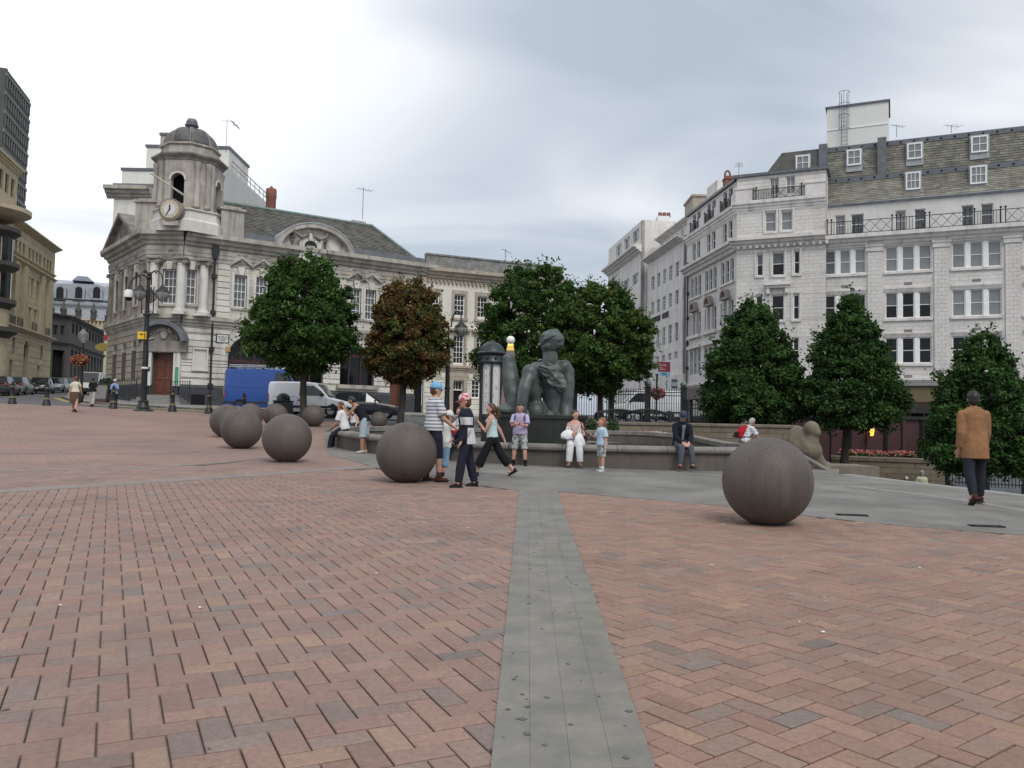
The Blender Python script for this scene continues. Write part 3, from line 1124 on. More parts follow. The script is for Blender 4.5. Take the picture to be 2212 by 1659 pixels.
# ---- columns on the clock face and the side face
def column(F, u, z0, z1, r, d, name='column', m=None):
 mb = MB()
 P = F.W(u, 0, d)
 Mx = Matrix.Translation(P)
 h = z1 - z0
 mb.box(-r * 1.5, r * 1.5, -r * 1.5, r * 1.5, z0, z0 + r * .5, Mx)
 mb.lathe([(r * 1.42, z0 + r * .5), (r * 1.5, z0 + r * .7), (r * 1.42, z0 + r * .9), (r * 1.2, z0 + r), (r * 1.25, z0 + r * 1.15), (r * 1.02, z0 + r * 1.35), (r, z0 + h * .3), (r * .86, z1 - r * 1.6), (r * .95, z1 - r * 1.55), (r * .95, z1 - r * 1.3)], 16, Mx)
 o = mb.build(name, m or M_PORT, bank, smooth=40)
 cp = MB()
 cp.box(-r * 1.35, r * 1.35, -r * 1.35, r * 1.35, z1 - r * .35, z1, Mx)
 for s in (-1, 1):
  cp.lathe([(0, -r * 1.1), (r * .52, -r * 1.1), (r * .52, r * 1.1), (0, r * 1.1)], 10, Mx @ Matrix.Translation((s * r * 1.05, 0, z1 - r * .85)) @ Matrix.Rotation(R(90), 4, 'X'))
 cp.box(-r * 1.0, r * 1.0, -r * .9, r * .9, z1 - r * 1.3, z1 - r * .36, Mx)
 cp.build('capital', M_PORTD, o)
 return o
for F, x in ((FA, 337), (FA, 395), (FR, 437)):
 column(F, F.px(x, 620)[0], zs + .35, zent, .30, .36)
for t in (.08, .37, .63, .92):
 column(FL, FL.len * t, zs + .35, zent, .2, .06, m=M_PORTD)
# ---- doorway: steps, timber doors, hood
du0, du1, dz0, dz1 = door
dm = (du0 + du1) / 2
dd = thing  # (doors are parts of the building)
for s, (a, b) in enumerate(((du0, dm - .01), (dm + .01, du1))):
 mb = MB()
 FA.box(mb, a, b, dz0, dz1, -.42, -.36)
 o = mb.build('door', M_DOOR, bank)
 for k in range(3):
  mb = MB()
  h = (dz1 - dz0 - .5) / 3
  FA.box(mb, a + .11, b - .11, dz0 + .2 + k * (h + .05), dz0 + .2 + k * (h + .05) + h - .1, -.36, -.325)
  mb.build('panel', M_DOOR, o)
 mb = MB()
 mb.ball(FA.W(dm + (-.1 if s == 0 else .1), dz0 + 1.1, -.31), .04, 8, 6)
 mb.build('handle', mat('brass', (.5, .35, .1), .3, metal=1), o)
pier = MB()
for a, b in ((du0 - .42, du0), (du1, du1 + .42)):
 FA.box(pier, a, b, zpl - .1, dz1 + .05, 0, .22)
pier.build('door_pier', M_PORT, bank)
hood_c = FA.px(352, 742)
hr = FA.px(404, 740)[0] - hood_c[0]
hz = dz1 + .72
hm = MB()
FA.box(hm, dm - hr, dm + hr, dz1 + .05, hz, 0, .30)
hm.build('door_lintel', M_PORTD, bank)
hd = MB()
prev = None
outer = arch_pts(dm, hz, hr * 1.02, 0, math.pi, 18, rz=hr * .86)
inner = arch_pts(dm, hz, hr * .84, 0, math.pi, 18, rz=hr * .68)
FA.poly(hd, outer + inner[::-1], 0.0, .75)
hd.build('arched_hood', M_LEAD, bank)
ty = MB()
FA.poly(ty, arch_pts(dm, hz, hr * .84, 0, math.pi, 14, rz=hr * .68), 0, .10)
ty.build('tympanum', M_PORTD, bank)
cvb = MB()
for k in range(26):
 a = wr.uniform(0, math.pi)
 q = wr.uniform(.42, .62) * hr
 cvb.ball(FA.W(dm + q * math.cos(a), hz + .12 + q * .8 * math.sin(a), .13), wr.uniform(.07, .13), 7, 5)
cvb.ball(FA.W(dm, hz + hr * .3, .12), (.26, .12, .34), 10, 8)
cvb.build('carved_crest', M_PORTM, bank, smooth=True)
for k in range(5):
 mb = MB()
 FA.box(mb, du0 - .5 - k * .16, du1 + .5 + k * .16, base - .3, dz0 - .02 - k * (dz0 - base) / 5, -.3, .4 + k * .30)
 mb.build('door_step', M_PAVE, bank)
def railing(name, parent, F, u0, u1, z0, z1, d, m, step=.14, rad=.012, du=None):
 """iron rail: two posts, rails and one bar object for each upright"""
 r = MB()
 for u in (u0, u1):
  F.box(r, u - .025, u + .025, z0, z1 + .06, d - .025, d + .025)
 F.box(r, u0, u1, z1 - .03, z1, d - .02, d + .02)
 F.box(r, u0, u1, z0 + .08, z0 + .11, d - .015, d + .015)
 ro = r.build(name, m, parent)
 n = max(2, int((u1 - u0) / step))
 bm_ = None
 for i in range(1, n):
  u = u0 + (u1 - u0) * i / n
  if bm_ is None:
   mb = MB()
   mb.box(-rad, rad, -rad, rad, 0, z1 - z0 - .1)
   bm_ = mesh('bar', mb.v, mb.f, m)
  o = obj('bar', bm_, ro)
  o.matrix_local = Matrix.Translation(F.W(u, z0 + .1, d))
 return ro
railing('step_rail', bank, FA, du1 + .3, du1 + 1.5, dz0 - .25, dz0 + .85, 1.2, M_IRON)
railing('step_rail', bank, FA, du0 - 1.9, du0 - .45, dz0 - .25, dz0 + .85, 1.2, M_IRON)
# notice boards beside the door, blank framed panel, basement opening
for (x0, x1, y0, y1, nm, m_, dd_) in ((380.5, 388.5, 793, 833, 'notice_board', mat('green_notice', (.09, .30, .15), .5, var=.2, scale=8), .26), (328 - 8.5, 326, 796, 832, 'notice_board', mat('white_notice', (.62, .63, .66), .5, var=.1, scale=8), .26)):
 w = win_px(FA, x0, x1, y0, y1)
 mb = MB()
 FA.box(mb, *w, dd_ - .03, dd_)
 o = mb.build(nm, m_, bank)
 mb = MB()
 FA.box(mb, w[0] - .04, w[1] + .04, w[2] - .04, w[3] + .04, dd_ - .06, dd_ - .031)
 mb.build('board_frame', M_WFRAME, o)
w = win_px(FR, 418, 445, 755, 797)
mb = MB()
for q in ((w[0] - .12, w[1] + .12, w[3], w[3] + .12), (w[0] - .12, w[1] + .12, w[2] - .14, w[2]), (w[0] - .1, w[0], w[2], w[3]), (w[1], w[1] + .1, w[2], w[3])):
 FR.box(mb, *q, 0, .16)
FR.box(mb, *w, 0, .045)
mb.build('blank_window', M_PORT, bank)
w = win_px(FR, 411, 441, 852, 884)
mb = MB()
FR.box(mb, *w, .1, .15)
mb.build('basement_grille', M_BLK, bank)
# ---- archway with dark glazing, ground floor windows
def arched(F, a, m_glass, surround=True, transom=None, frame=M_BURG):
 u0, u1, z0, z1 = a
 r = (u1 - u0) / 2
 uc = (u0 + u1) / 2
 sp = z1 - r
 mb = MB()
 for s in (-1, 1):                                   # spandrels fill the corners of the square hole
  arc = arch_pts(uc, sp, r, math.pi / 2, math.pi / 2 - s * math.pi / 2, 10)
  F.poly(mb, arc + [(uc + s * r, z1), ], -.38, -.028)
 mb.build('spandrel', M_PORT, bank)
 if surround:
  vm = []
  n = 13
  for i in range(n):
   b0, b1 = math.pi * i / n + .012, math.pi * (i + 1) / n - .012
   mb = MB()
   F.poly(mb, arch_pts(uc, sp, r + .02, b0, b1, 2) + arch_pts(uc, sp, r + .52, b0, b1, 2)[::-1], -.02, .055)
   mb.build('voussoir', M_PORT, bank)
 mb = MB()
 F.box(mb, u0, u1, z0, z1, -.62, -.6)
 g = mb.build('arch_glazing', m_glass, bank)
 mb = MB()
 t = transom or sp
 F.box(mb, u0, u1, t - .1, t + .12, -.6, -.5)
 for q in (.33, .67):
  u = u0 + (u1 - u0) * q
  F.box(mb, u - .05, u + .05, z0, z1 - .2, -.6, -.52)
 mb.build('glazing_bar', frame, g)
arched(FR, arch, M_GL_D, transom=FR.px(536, 781)[1])
for a in garch:
 arched(FR, a, M_GL_D, transom=gwz0 + 2.1)
 mb = MB()
 FR.box(mb, a[0] - .3, a[1] + .3, gwz0 - .28, gwz0 - .01, -.1, .3)
 mb.build('window_sill', M_PORTM, bank)
for a in Lar:
 r = (a[1] - a[0]) / 2
 arched(FL, (a[0], a[1], a[2], a[3]), M_GL_D, surround=False)
for a, m_ in ((dr2, M_DOOR), (drk, M_BLK)):
 mb = MB()
 FR.box(mb, a[0], a[1], a[2], a[3], -.5, -.4)
 mb.build('side_door', m_, bank)
# ---- street name plate
w = win_px(FR, 466, 494.5, 722, 741)
pl = MB()
FR.box(pl, *w, .03, .07)
plo = pl.build('street_name_plate', mat('black_paint', (.015, .015, .015), .5), bank)
mb = MB()
FR.box(mb, w[0] + .07, w[1] - .07, w[2] + .05, w[3] - .05, .071, .078)
mb.build('plate_face', mat('white_enamel', (.62, .62, .62), .35), plo)
def letters(F, s, u, z, d, w=None, h=None, m=None, parent=None, depth=.004, name='lettering'):
 me = text_mesh(s, 1.0, depth)
 vs_ = np.array([v.co[:] for v in me.vertices])
 ww, hh = np.ptp(vs_[:, 0]), np.ptp(vs_[:, 1])
 cx_, cy_ = (vs_[:, 0].max() + vs_[:, 0].min()) / 2, (vs_[:, 1].max() + vs_[:, 1].min()) / 2
 sx = w / ww if w else h / hh
 sy = h / hh if h else sx
 for v in me.vertices:
  v.co = F.W(u + (v.co.x - cx_) * sx, z + (v.co.y - cy_) * sy, d + v.co.z)
 me.materials.append(m)
 return obj(name, me, parent)
M_INK = mat('black_lettering', (.012, .012, .012), .6)
zt = w[3] - w[2]
letters(FR, 'WATERLOO', (w[0] + w[1]) / 2, w[2] + zt * .64, .083, (w[1] - w[0]) * .72, zt * .23, M_INK, plo)
letters(FR, 'STREET', (w[0] + w[1]) / 2, w[2] + zt * .33, .083, (w[1] - w[0]) * .54, zt * .23, M_INK, plo)
mb = MB()
FR.box(mb, *win_px(FR, 487, 496, 749, 760), .02, .16)
mb.build('alarm_box', mat('orange_box', (.45, .26, .12), .5), bank)
# ---- rain pipes with hoppers
def pipe(F, x, y0, y1, d=.16, parent=bank, hop=True, F2=None):
 u = (F.px(x, y0)[0] + F.px(x, y1)[0]) / 2
 z0, z1 = F.px(x, y1)[1], F.px(x, y0)[1]
 mb = MB()
 mb.tube([F.W(u, z0, d), F.W(u, z1, d)], .07, 8)
 k = z0 + 1.4
 while k < z1 - .5:
  F.box(mb, u - .15, u + .15, k, k + .28, d - .1, d + .11)
  k += 2.4
 if hop:
  F.poly(mb, [(u - .12, z1), (u + .12, z1), (u + .26, z1 + .55), (u - .26, z1 + .55)], d - .14, d + .18)
  F.box(mb, u - .2, u + .2, z1 + .55, z1 + .95, d - .14, d + .14)
 mb.build('rain_pipe', M_IRON, parent)
pipe(FR, 457, 560, 884)
pipe(FA, 323, 720, 850, hop=False)
# ---- big segmental gable with round window
uc = FR.px(674, 520)[0]
ul, ur = FR.px(594, 523)[0], FR.px(757, 551)[0]
uc = (ul + ur) / 2
zb = zc1 - .25
za = FR.px(675, 487)[1]
rr_ = (ur - ul) / 2
hh_ = za - zb
gb_ = MB()
FR.poly(gb_, arch_pts(uc, zb, rr_ * .93, 0, math.pi, 20, rz=hh_ * .88), -.9, .12)
gbo = gb_.build('arched_gable', M_PORT, bank)
mb = MB()
FR.poly(mb, arch_pts(uc, zb, rr_, 0, math.pi, 24, rz=hh_) + arch_pts(uc, zb, rr_ * .90, 0, math.pi, 24, rz=hh_ * .86)[::-1], -.9, .62)
mb.build('gable_hood', M_PORTM, gbo)
mb = MB()
FR.poly(mb, arch_pts(uc, zb, rr_ * 1.025, 0, math.pi, 24, rz=hh_ * 1.05) + arch_pts(uc, zb, rr_ * 1.001, 0, math.pi, 24, rz=hh_ * 1.002)[::-1], -1.6, .66)
mb.build('gable_flashing', M_LEADP, gbo)
oc = FR.px(671, 534, .6)
rro = .42
mb = MB()
FR.poly(mb, [(oc[0] - .78, zb - .9), (oc[0] + .78, zb - .9), (oc[0] + .78, oc[1] + .2)] + arch_pts(oc[0], oc[1] + .2, .78, 0, math.pi, 10)[1:-1] + [(oc[0] - .78, oc[1] + .2)], 0, .58)
mb.build('oculus_panel', M_PORT, gbo)
mb = MB()
ring = arch_pts(oc[0], oc[1], .64, 0, 2 * math.pi, 24)[:-1]
ring2 = arch_pts(oc[0], oc[1], .46, 0, 2 * math.pi, 24)[:-1]
vs_ = [FR.W(u, z, .68) for u, z in ring] + [FR.W(u, z, .64) for u, z in ring2] + [FR.W(u, z, .5) for u, z in ring] + [FR.W(u, z, .5) for u, z in ring2]
fs = []
for i in range(24):
 j = (i + 1) % 24
 fs += [(i, j, 24 + j, 24 + i), (i, 48 + i, 48 + j, j), (24 + i, 24 + j, 72 + j, 72 + i)]
mb.add(vs_, fs)
mb.build('oculus_ring', M_PORT, gbo)
mb = MB()
FR.poly(mb, ring2, .55, .6)
mb.build('oculus_glass', M_GL_D, gbo)
mb = MB()
FR.box(mb, oc[0] - .3, oc[0] + .3, oc[1] - .04, oc[1] + .1, .6, .63)
mb.build('oculus_vent', M_PORTM, gbo)
for s in (-1, 1):
 swag(FR, bank, oc[0] + s * .2, oc[0] + s * 1.15, oc[1] + .95, .6 if s else .6, M_PORTD, .3)
 mb = MB()
 for k in range(8):
  mb.ball(FR.W(oc[0] + s * 1.2, oc[1] + .8 - k * .2, .2), .12 + .03 * math.sin(k * 1.7), 7, 5)
 mb.build('carved_drop', M_PORTD, bank, smooth=True)
# ---- slate roof: courses of slates on a slope rising behind the parapet
def slates(u0, u1, zlo, dlo, zhi, dhi, F, w=.42, rows=20, hip1=0.0, hip0=0.0, tone=(.7, 1.3), rs=random.Random(4), skip=None):
 out = []
 A = Vector((dlo, zlo))
 B = Vector((dhi, zhi))
 sl_ = (B - A)
 n_ = Vector((sl_.y, -sl_.x)).normalized()
 if n_.x < 0:
  n_ = -n_
 for r in range(rows):
  t0, t1 = r / rows, (r + 1.12) / rows
  p, q = A + sl_ * t0, A + sl_ * min(t1, 1.02)
  a0, a1 = u0 + hip0 * (r + .5) / rows, u1 - hip1 * (r + .5) / rows
  x = a0 - (w / 2 if r % 2 else 0)
  rowt = rs.uniform(.9, 1.1)
  while x < a1:
   x0, x1 = max(x, a0), min(x + w, a1)
   x += w
   if x1 - x0 < .05 or (skip and skip((x0 + x1) / 2, p.y)):
    continue
   g = .007
   lift = .035
   jz = rs.uniform(0, .012)
   vs_ = [F.W(x0 + g, p.y + n_.y * (lift + jz), p.x + n_.x * (lift + jz)), F.W(x1 - g, p.y + n_.y * (lift + jz), p.x + n_.x * (lift + jz)),
                   F.W(x1 - g, q.y + n_.y * .006, q.x + n_.x * .006), F.W(x0 + g, q.y + n_.y * .006, q.x + n_.x * .006),
                   F.W(x0 + g, p.y, p.x), F.W(x1 - g, p.y, p.x)]
   t = rs.uniform(*tone) * rowt
   out.append(([tuple(v) for v in vs_], [(0, 1, 2, 3), (4, 5, 1, 0), (4, 0, 3), (1, 5, 2)], (t, t, t * rs.uniform(.92, 1.02))))
 return out
rz0 = zc1 + .02
dR = -4.6
ridge = FR.px(640, 463.5, dR)
zr = ridge[1]
ur0, ur1 = FR.px(476, 435, dR)[0], FR.px(804, 492, dR)[0]
deck = MB()
deck.add([FR.W(ur0 - 4, rz0 - .3, -.2), FR.W(FR.len, rz0 - .3, -.2), FR.W(ur1, zr - .05, dR + .05), FR.W(ur0 - 2, zr - .05, dR + .05), FR.W(FR.len, rz0 - .3, -9), FR.W(ur0 - 4, rz0 - .3, -9)],
         [(0, 1, 2, 3), (1, 4, 2), (3, 2, 4, 5)])
rf = deck.build('roof', M_SLATE, bank)
it = slates(1.5, FR.len - .1, rz0 - .1, -.25, zr, dR, FR, w=.44, rows=24, hip1=FR.len - ur1, tone=(.75, 1.2))
def near_first(it_):
 return (Vector(it_[0][0]) - FR.W(6, zr, 0)).length
pieces('slate', it, M_SLATE, rf, 300, 'slate_courses', key=near_first)
mb = MB()
mb.tube([FR.W(ur0 - 2, zr + .06, dR), FR.W(ur1, zr + .06, dR)], .13, 8)
mb.tube([FR.W(ur1, zr + .06, dR), FR.W(FR.len, rz0, -.2)], .11, 8)
mb.build('ridge_roll', M_COPPER, rf)
for x0, x1 in ((1.5, ul), (ur, FR.len)):
 FR.prof(MB(), [(-.25, rz0 + .55), (-.1, rz0 + .5), (-.1, rz0 - .02), (-.3, rz0 - .02)], x0, x1).build('lead_gutter', M_LEAD, rf)
for x, y0, w_, hgt in ((541, 441, .9, .5), (774, 478, 1.1, .55)):
 P = FR.px(x, y0, dR - .5)
 mb = MB()
 FR.box(mb, P[0] - w_ / 2, P[0] + w_ / 2, P[1] - 1.2, P[1], dR - 1.2, dR - .3)
 FR.box(mb, P[0] - w_ * .75, P[0] + w_ * .75, P[1] - .28, P[1] - .16, dR - 1.3, dR - .2)
 mb.build('roof_vent', M_PORTM, rf)
# red stack
cx0, cx1 = FR.px(574, 430, dR - 2)[0], FR.px(597, 430, dR - 2)[0]
zt1, zt0 = FR.px(585, 408, dR - 2)[1], FR.px(585, 460, dR - 2)[1]
cm = MB()
Pm = FR.W((cx0 + cx1) / 2, 0, dR - 2)
rc = (cx1 - cx0) / 2
cm.lathe([(rc * .92, zt0 - 1), (rc * .92, zt1 - .75), (rc, zt1 - .7), (rc, zt1 - .1), (rc * .9, zt1), (rc * .3, zt1), (rc * .22, zt1 + .2), (0, zt1 + .2)], 14, Matrix.Translation(Pm))
cho = cm.build('chimney', M_BRED, rf, smooth=40)
# small side pediment towards the street, flank roof
mb = MB()
FL.poly(mb, [(-.3, zc1 - .1), (FL.len * .86, zc1 - .1), (FL.len * .43 - .2, zc1 + 1.9)], -6, .2)
mb.build('side_pediment', M_PORTD, bank)
mb = MB()
for s in ((-.5, zc1 - .1, FL.len * .42, zc1 + 2.15), (FL.len * .42, zc1 + 2.15, FL.len * .9, zc1 - .1)):
 FL.poly(mb, [(s[0], s[1]), (s[2], s[3]), (s[2], s[3] - .3), (s[0] + .1, s[1] - .25)], -6, .6)
mb.build('pediment_cornice', M_PORTD, bank)
# ---- clock tower
tc_ = (FA.W(FA.len / 2, 0, 0) + (FR.W(1.6, 0, 0) - FR.W(0, 0, 0)) * .55)
tower_px = at(407, 460, 54.6)
TX, TY = tower_px.x, tower_px.y
ta = math.atan2(FA.U.y, FA.U.x)
def oct_pts(r, z, ang=0.0, n=8):
 return [(TX + r * math.cos(ta + ang + math.pi / 8 + 2 * math.pi * i / n), TY + r * math.sin(ta + ang + math.pi / 8 + 2 * math.pi * i / n), z) for i in range(n)]
def oct_stack(prof, name, m, parent=bank, ang=0.0, smooth=None):
 mb = MB()
 vs_ = []
 for r, z in prof:
  vs_ += oct_pts(r, z, ang)
 fs = []
 for j in range(len(prof) - 1):
  for i in range(8):
   k = (i + 1) % 8
   fs.append((j * 8 + i, j * 8 + k, (j + 1) * 8 + k, (j + 1) * 8 + i))
 fs.append(tuple(range((len(prof) - 1) * 8, len(prof) * 8)))
 mb.add(vs_, fs)
 return mb.build(name, m, parent, smooth=smooth)
tz = lambda y: at(407, y, 54.0).z
zt_b, zt_1, zt_2, zt_3 = zc1, tz(462), tz(350), tz(320)
ROc = 70 / FPX * 54.6                     # half width of the belfry in metres
oct_stack([(ROc * 1.2, zt_b - .1), (ROc * 1.2, zt_b + .6), (ROc * 1.13, zt_b + .75), (ROc * 1.1, zt_1 - .12), (ROc * 1.16, zt_1 - .08), (ROc * 1.16, zt_1), (ROc * .98, zt_1)], 'tower_base', M_PORT)
# belfry with arched openings on alternate sides
bt = MB()
b_in = oct_pts(ROc * .98, 0)
for i in range(8):
 p0, p1 = b_in[i], b_in[(i + 1) % 8]
 Fb = Facade((p0[0], p0[1]), (p1[0], p1[1]))
 Fb.Nn = Vector((Fb.U.y, -Fb.U.x, 0))
 if (Vector((p0[0], p0[1], 0)) - Vector((TX, TY, 0))).dot(Fb.Nn) < 0:
  Fb.Nn = -Fb.Nn
 L_ = Fb.len
 if i % 2 == 1:
  ow = L_ * .27
  z0, z1 = zt_1 + .35, zt_2 - 1.15
  sp = z1 - ow
  Fb.box(bt, 0, L_ / 2 - ow, zt_1, zt_2 - .2, -.4, 0)
  Fb.box(bt, L_ / 2 + ow, L_, zt_1, zt_2 - .2, -.4, 0)
  Fb.box(bt, L_ / 2 - ow, L_ / 2 + ow, zt_1, z0, -.4, 0)
  Fb.box(bt, L_ / 2 - ow, L_ / 2 + ow, z1, zt_2 - .2, -.4, 0)
  for s in (-1, 1):
   arc = arch_pts(L_ / 2, sp, ow, math.pi / 2, math.pi / 2 - s * math.pi / 2, 8)
   Fb.poly(bt, arc + [(L_ / 2 + s * ow, z1)], -.4, -.001)
  mb = MB()
  Fb.poly(mb, arch_pts(L_ / 2, sp, ow * 1.28, 0, math.pi, 12) + arch_pts(L_ / 2, sp, ow * 1.02, 0, math.pi, 12)[::-1], -.02, .07)
  mb.build('opening_surround', M_PORT, bank)
 else:
  Fb.box(bt, 0, L_, zt_1, zt_2 - .2, -.4, 0)
  mb = MB()
  for s in (.27, .73):
   mb.lathe([(.19, zt_1 + .1), (.24, zt_1 + .2), (.18, zt_1 + .4), (.16, zt_2 - .75), (.21, zt_2 - .6), (.23, zt_2 - .35)], 12, Matrix.Translation(Fb.W(L_ * s, 0, .1)))
  mb.build('tower_column', M_PORTM, bank, smooth=40)
bt.build('belfry', M_PORTM, bank)
oct_stack([(ROc * .6, zt_1), (ROc * .6, zt_2)], 'belfry_core', M_BLK)
oct_stack([(ROc * 1.0, zt_2 - .25), (ROc * 1.03, zt_2 - .12), (ROc * 1.1, zt_2 + .0), (ROc * 1.13, zt_2 + .08), (ROc * 1.13, zt_2 + .17), (ROc * .9, zt_2 + .22)], 'tower_cornice', M_PORTD)
oct_stack([(ROc * .87, zt_2 + .2), (ROc * .85, zt_3 - .1), (ROc * .91, zt_3 - .06), (ROc * .91, zt_3 + .06), (ROc * .8, zt_3 + .08)], 'attic', M_PORTM)
dr = ROc * .78
dh = tz(277) - zt_3
dome = MB()
n = 14
dome.lathe([(dr * math.cos(math.pi / 2 * i / n) ** .86, zt_3 + .1 + dh * math.sin(math.pi / 2 * i / n)) for i in range(n)] + [(.02, zt_3 + .1 + dh)], 32, Matrix.Translation((TX, TY, 0)))
dome.build('dome', mat('dome_lead', (.085, .085, .088), .6, var=.35, scale=1.2, coord='World', streak=(2.2, (.2, .2, .19), .5)), bank, smooth=True)
rb = MB()
for i in range(8):
 a = ta + math.pi / 8 + i * math.pi / 4
 for da in (-.05, .05):
  rb.tube([(TX + (dr + .02) * math.cos(math.pi / 2 * k / 9) ** .86 * math.cos(a + da), TY + (dr + .02) * math.cos(math.pi / 2 * k / 9) ** .86 * math.sin(a + da), zt_3 + .1 + (dh + .02) * math.sin(math.pi / 2 * k / 9)) for k in range(9)], .055, 6)
rb.build('dome_ribs', M_PORTD, bank)
fi = MB()
zf = zt_3 + dh
fi.lathe([(.42, zf), (.46, zf + .12), (.30, zf + .2), (.44, zf + .34), (.44, zf + .42), (.36, zf + .46), (.38, zf + .6), (.28, zf + .8), (0, zf + .88)], 16, Matrix.Translation((TX, TY, 0)))
fi.build('finial', M_LEAD, bank, smooth=40)
# corner urn blocks beside the tower
for F, u in ((FR, 3.0), (FA, -.15)):
 mb = MB()
 F.box(mb, u - .75, u + .75, zc1 - .02, zc1 + 1.9, -1.5, .05)
 F.box(mb, u - .88, u + .88, zc1 + 1.9, zc1 + 2.05, -1.6, .18)
 F.box(mb, u - .6, u + .6, zc1 + 2.05, zc1 + 2.2, -1.4, -.1)
 mb.build('parapet_block', M_PORTM, bank)
# clock
CD = 1.45
ck = FA.px(367, 452, CD)
mb = MB()
FA.poly(mb, arch_pts(ck[0], ck[1], .72, 0, 2 * math.pi, 32)[:-1], CD - .9, CD)
clk = mb.build('clock', M_PORTD, bank)
mb = MB()
FA.poly(mb, arch_pts(ck[0], ck[1], .60, 0, 2 * math.pi, 32)[:-1], CD, CD + .03)
mb.build('clock_ring', mat('gilt_ring', (.40, .33, .17), .5, var=.2, scale=5), clk)
mb = MB()
FA.poly(mb, arch_pts(ck[0], ck[1], .555, 0, 2 * math.pi, 32)[:-1], CD + .03, CD + .045)
mb.build('clock_face', mat('clock_face', (.52, .50, .45), .5), clk)
mb = MB()
FA.poly(mb, arch_pts(ck[0], ck[1], .36, 0, 2 * math.pi, 32)[:-1], CD + .045, CD + .055)
mb.build('clock_centre', mat('clock_centre', (.62, .62, .60), .5), clk)
mb = MB()
for k in range(12):
 a = k * math.pi / 6
 c, s_ = math.cos(a), math.sin(a)
 q = [(.39, -.022), (.525, -.034), (.525, .034), (.39, .022)]
 FA.poly(mb, [(ck[0] + x * c - y * s_, ck[1] + x * s_ + y * c) for x, y in q], CD + .046, CD + .058)
mb.build('hour_marks', mat('gilt', (.55, .40, .12), .4, metal=.6), clk)
mb = MB()
for a, l, w_ in ((R(88), .34, .04), (R(-118), .48, .028)):
 c, s_ = math.cos(a), math.sin(a)
 q = [(-.1, -w_), (l * .75, -w_), (l, 0), (l * .75, w_), (-.1, w_)]
 FA.poly(mb, [(ck[0] + x * c - y * s_, ck[1] + x * s_ + y * c) for x, y in q], CD + .06, CD + .08)
mb.build('clock_hands', M_INK, clk)
mb = MB()
FA.box(mb, ck[0] - .5, ck[0] + .5, ck[1] - 1.0, ck[1] - .68, CD - .4, CD - .05)
mb.build('clock_bracket', M_PORTM, clk)
# flag pole leaning out
mb = MB()
mb.tube([FA.W(ck[0] + .5, ck[1] + 1.15, .3), FA.W(*FA.px(327, 375, 2.2), 2.2)], [.07, .05], 8)
mb.ball(FA.W(*FA.px(327, 375, 2.2), 2.2), .08, 8, 6)
mb.build('flag_pole', mat('white_pole', (.6, .58, .5), .5), bank)
# aerials on the roof
def aerial(P, h, lab, parent=None, rot=0.0, n=5, w=.45, cat='aerial'):
 t = thing('roof_aerial', lab, cat, P, 'roof aerials')
 mb = MB()
 mb.tube([P, P + Vector((0, 0, h))], .025, 6)
 mb.build('mast', M_LEAD, t)
 mb = MB()
 c, s_ = math.cos(rot), math.sin(rot)
 mb.tube([P + Vector((-.5 * c, -.5 * s_, h * .93)), P + Vector((.7 * c, .7 * s_, h * .93))], .015, 5)
 for k in range(n):
  q = -.5 + 1.2 * k / (n - 1)
  C0 = P + Vector((q * c, q * s_, h * .93))
  mb.tube([C0 + Vector((-w * s_, w * c, 0)) * (.6 + .4 * k / n), C0 - Vector((-w * s_, w * c, 0)) * (.6 + .4 * k / n)], .012, 5)
 mb.build('antenna', M_LEAD, t)
aerial(FR.W(*FR.px(783, 474, dR - .5), dR - .5), 2.6, 'thin aerial on the ridge vent of the slate roof', rot=.6)

# ================================================================== cream building next to it
FC = Facade(gR.xy, at(1215, 640, 67.5).xy)
cream = thing('cream_building', 'plain cream rendered building with buff stone window surrounds', 'building', (gR.x, gR.y, base))
zct = FC.px(1010, 590)[1]
cb = base - .4
CW = []
for x0, x1 in ((929, 949), (981, 1004), (1031, 1054), (1083, 1106), (1134, 1157)):
 a = win_px(FC, x0, x1, 636, 683)
 b = win_px(FC, x0 - 2, x1 - 2, 724, 786)
 CW.append((a, b))
a0, b0 = CW[1]
ch = []
for a, b in CW:
 ch += [(a[0], a[1], a0[2], a0[3]), (b[0], b[1], b0[2], b0[3])]
cdoor = (FC.px(978, 850)[0], FC.px(1000, 850)[0], cb, FC.px(990, 822)[1])
ch.append(cdoor)
cw2 = win_px(FC, 1018, 1036, 822, 860)
ch.append(cw2)
wall(FC, .02, FC.len, cb, zct, ch, M_CREAM, cream)
backing(FC, cream, .3, FC.len, cb, zct - .3)
zbz = FC.px(985, 806)[1]
zbt = FC.px(985, 790)[1]
mould(FC, cream, .05, FC.len, zbz, zbt, .28, M_CREAMT, 'string_course')
gi = ashlar(FC, .05, FC.len, cb, zbz, [cdoor, cw2], .42, 99, 0, .05, .04, .03, bev=.02)
for it_ in gi:
 pass
pieces('stone_block', [(v, f, None) for v, f, t in gi], M_CREAM, cream, 300)
mould(FC, cream, .0, FC.len, zct - .75, zct + .12, .65, M_CREAMT, 'cornice')
dn = MB()
k = 0.1
while k < FC.len:
 FC.box(dn, k, k + .16, zct - .95, zct - .755, 0, .2)
 k += .33
dn.build('dentils', M_CREAMT, cream, kind='stuff')
mb = MB()
FC.box(mb, .0, FC.len, zct + .125, zct + 1.15, -.5, -.05)
FC.box(mb, .0, FC.len, zct + 1.15, zct + 1.28, -.56, .02)
mb.build('parapet', mat('lichened_parapet', (.30, .30, .285), .9, color2=(.12, .125, .12), scale=2.2, coord='World', detail=8), cream)
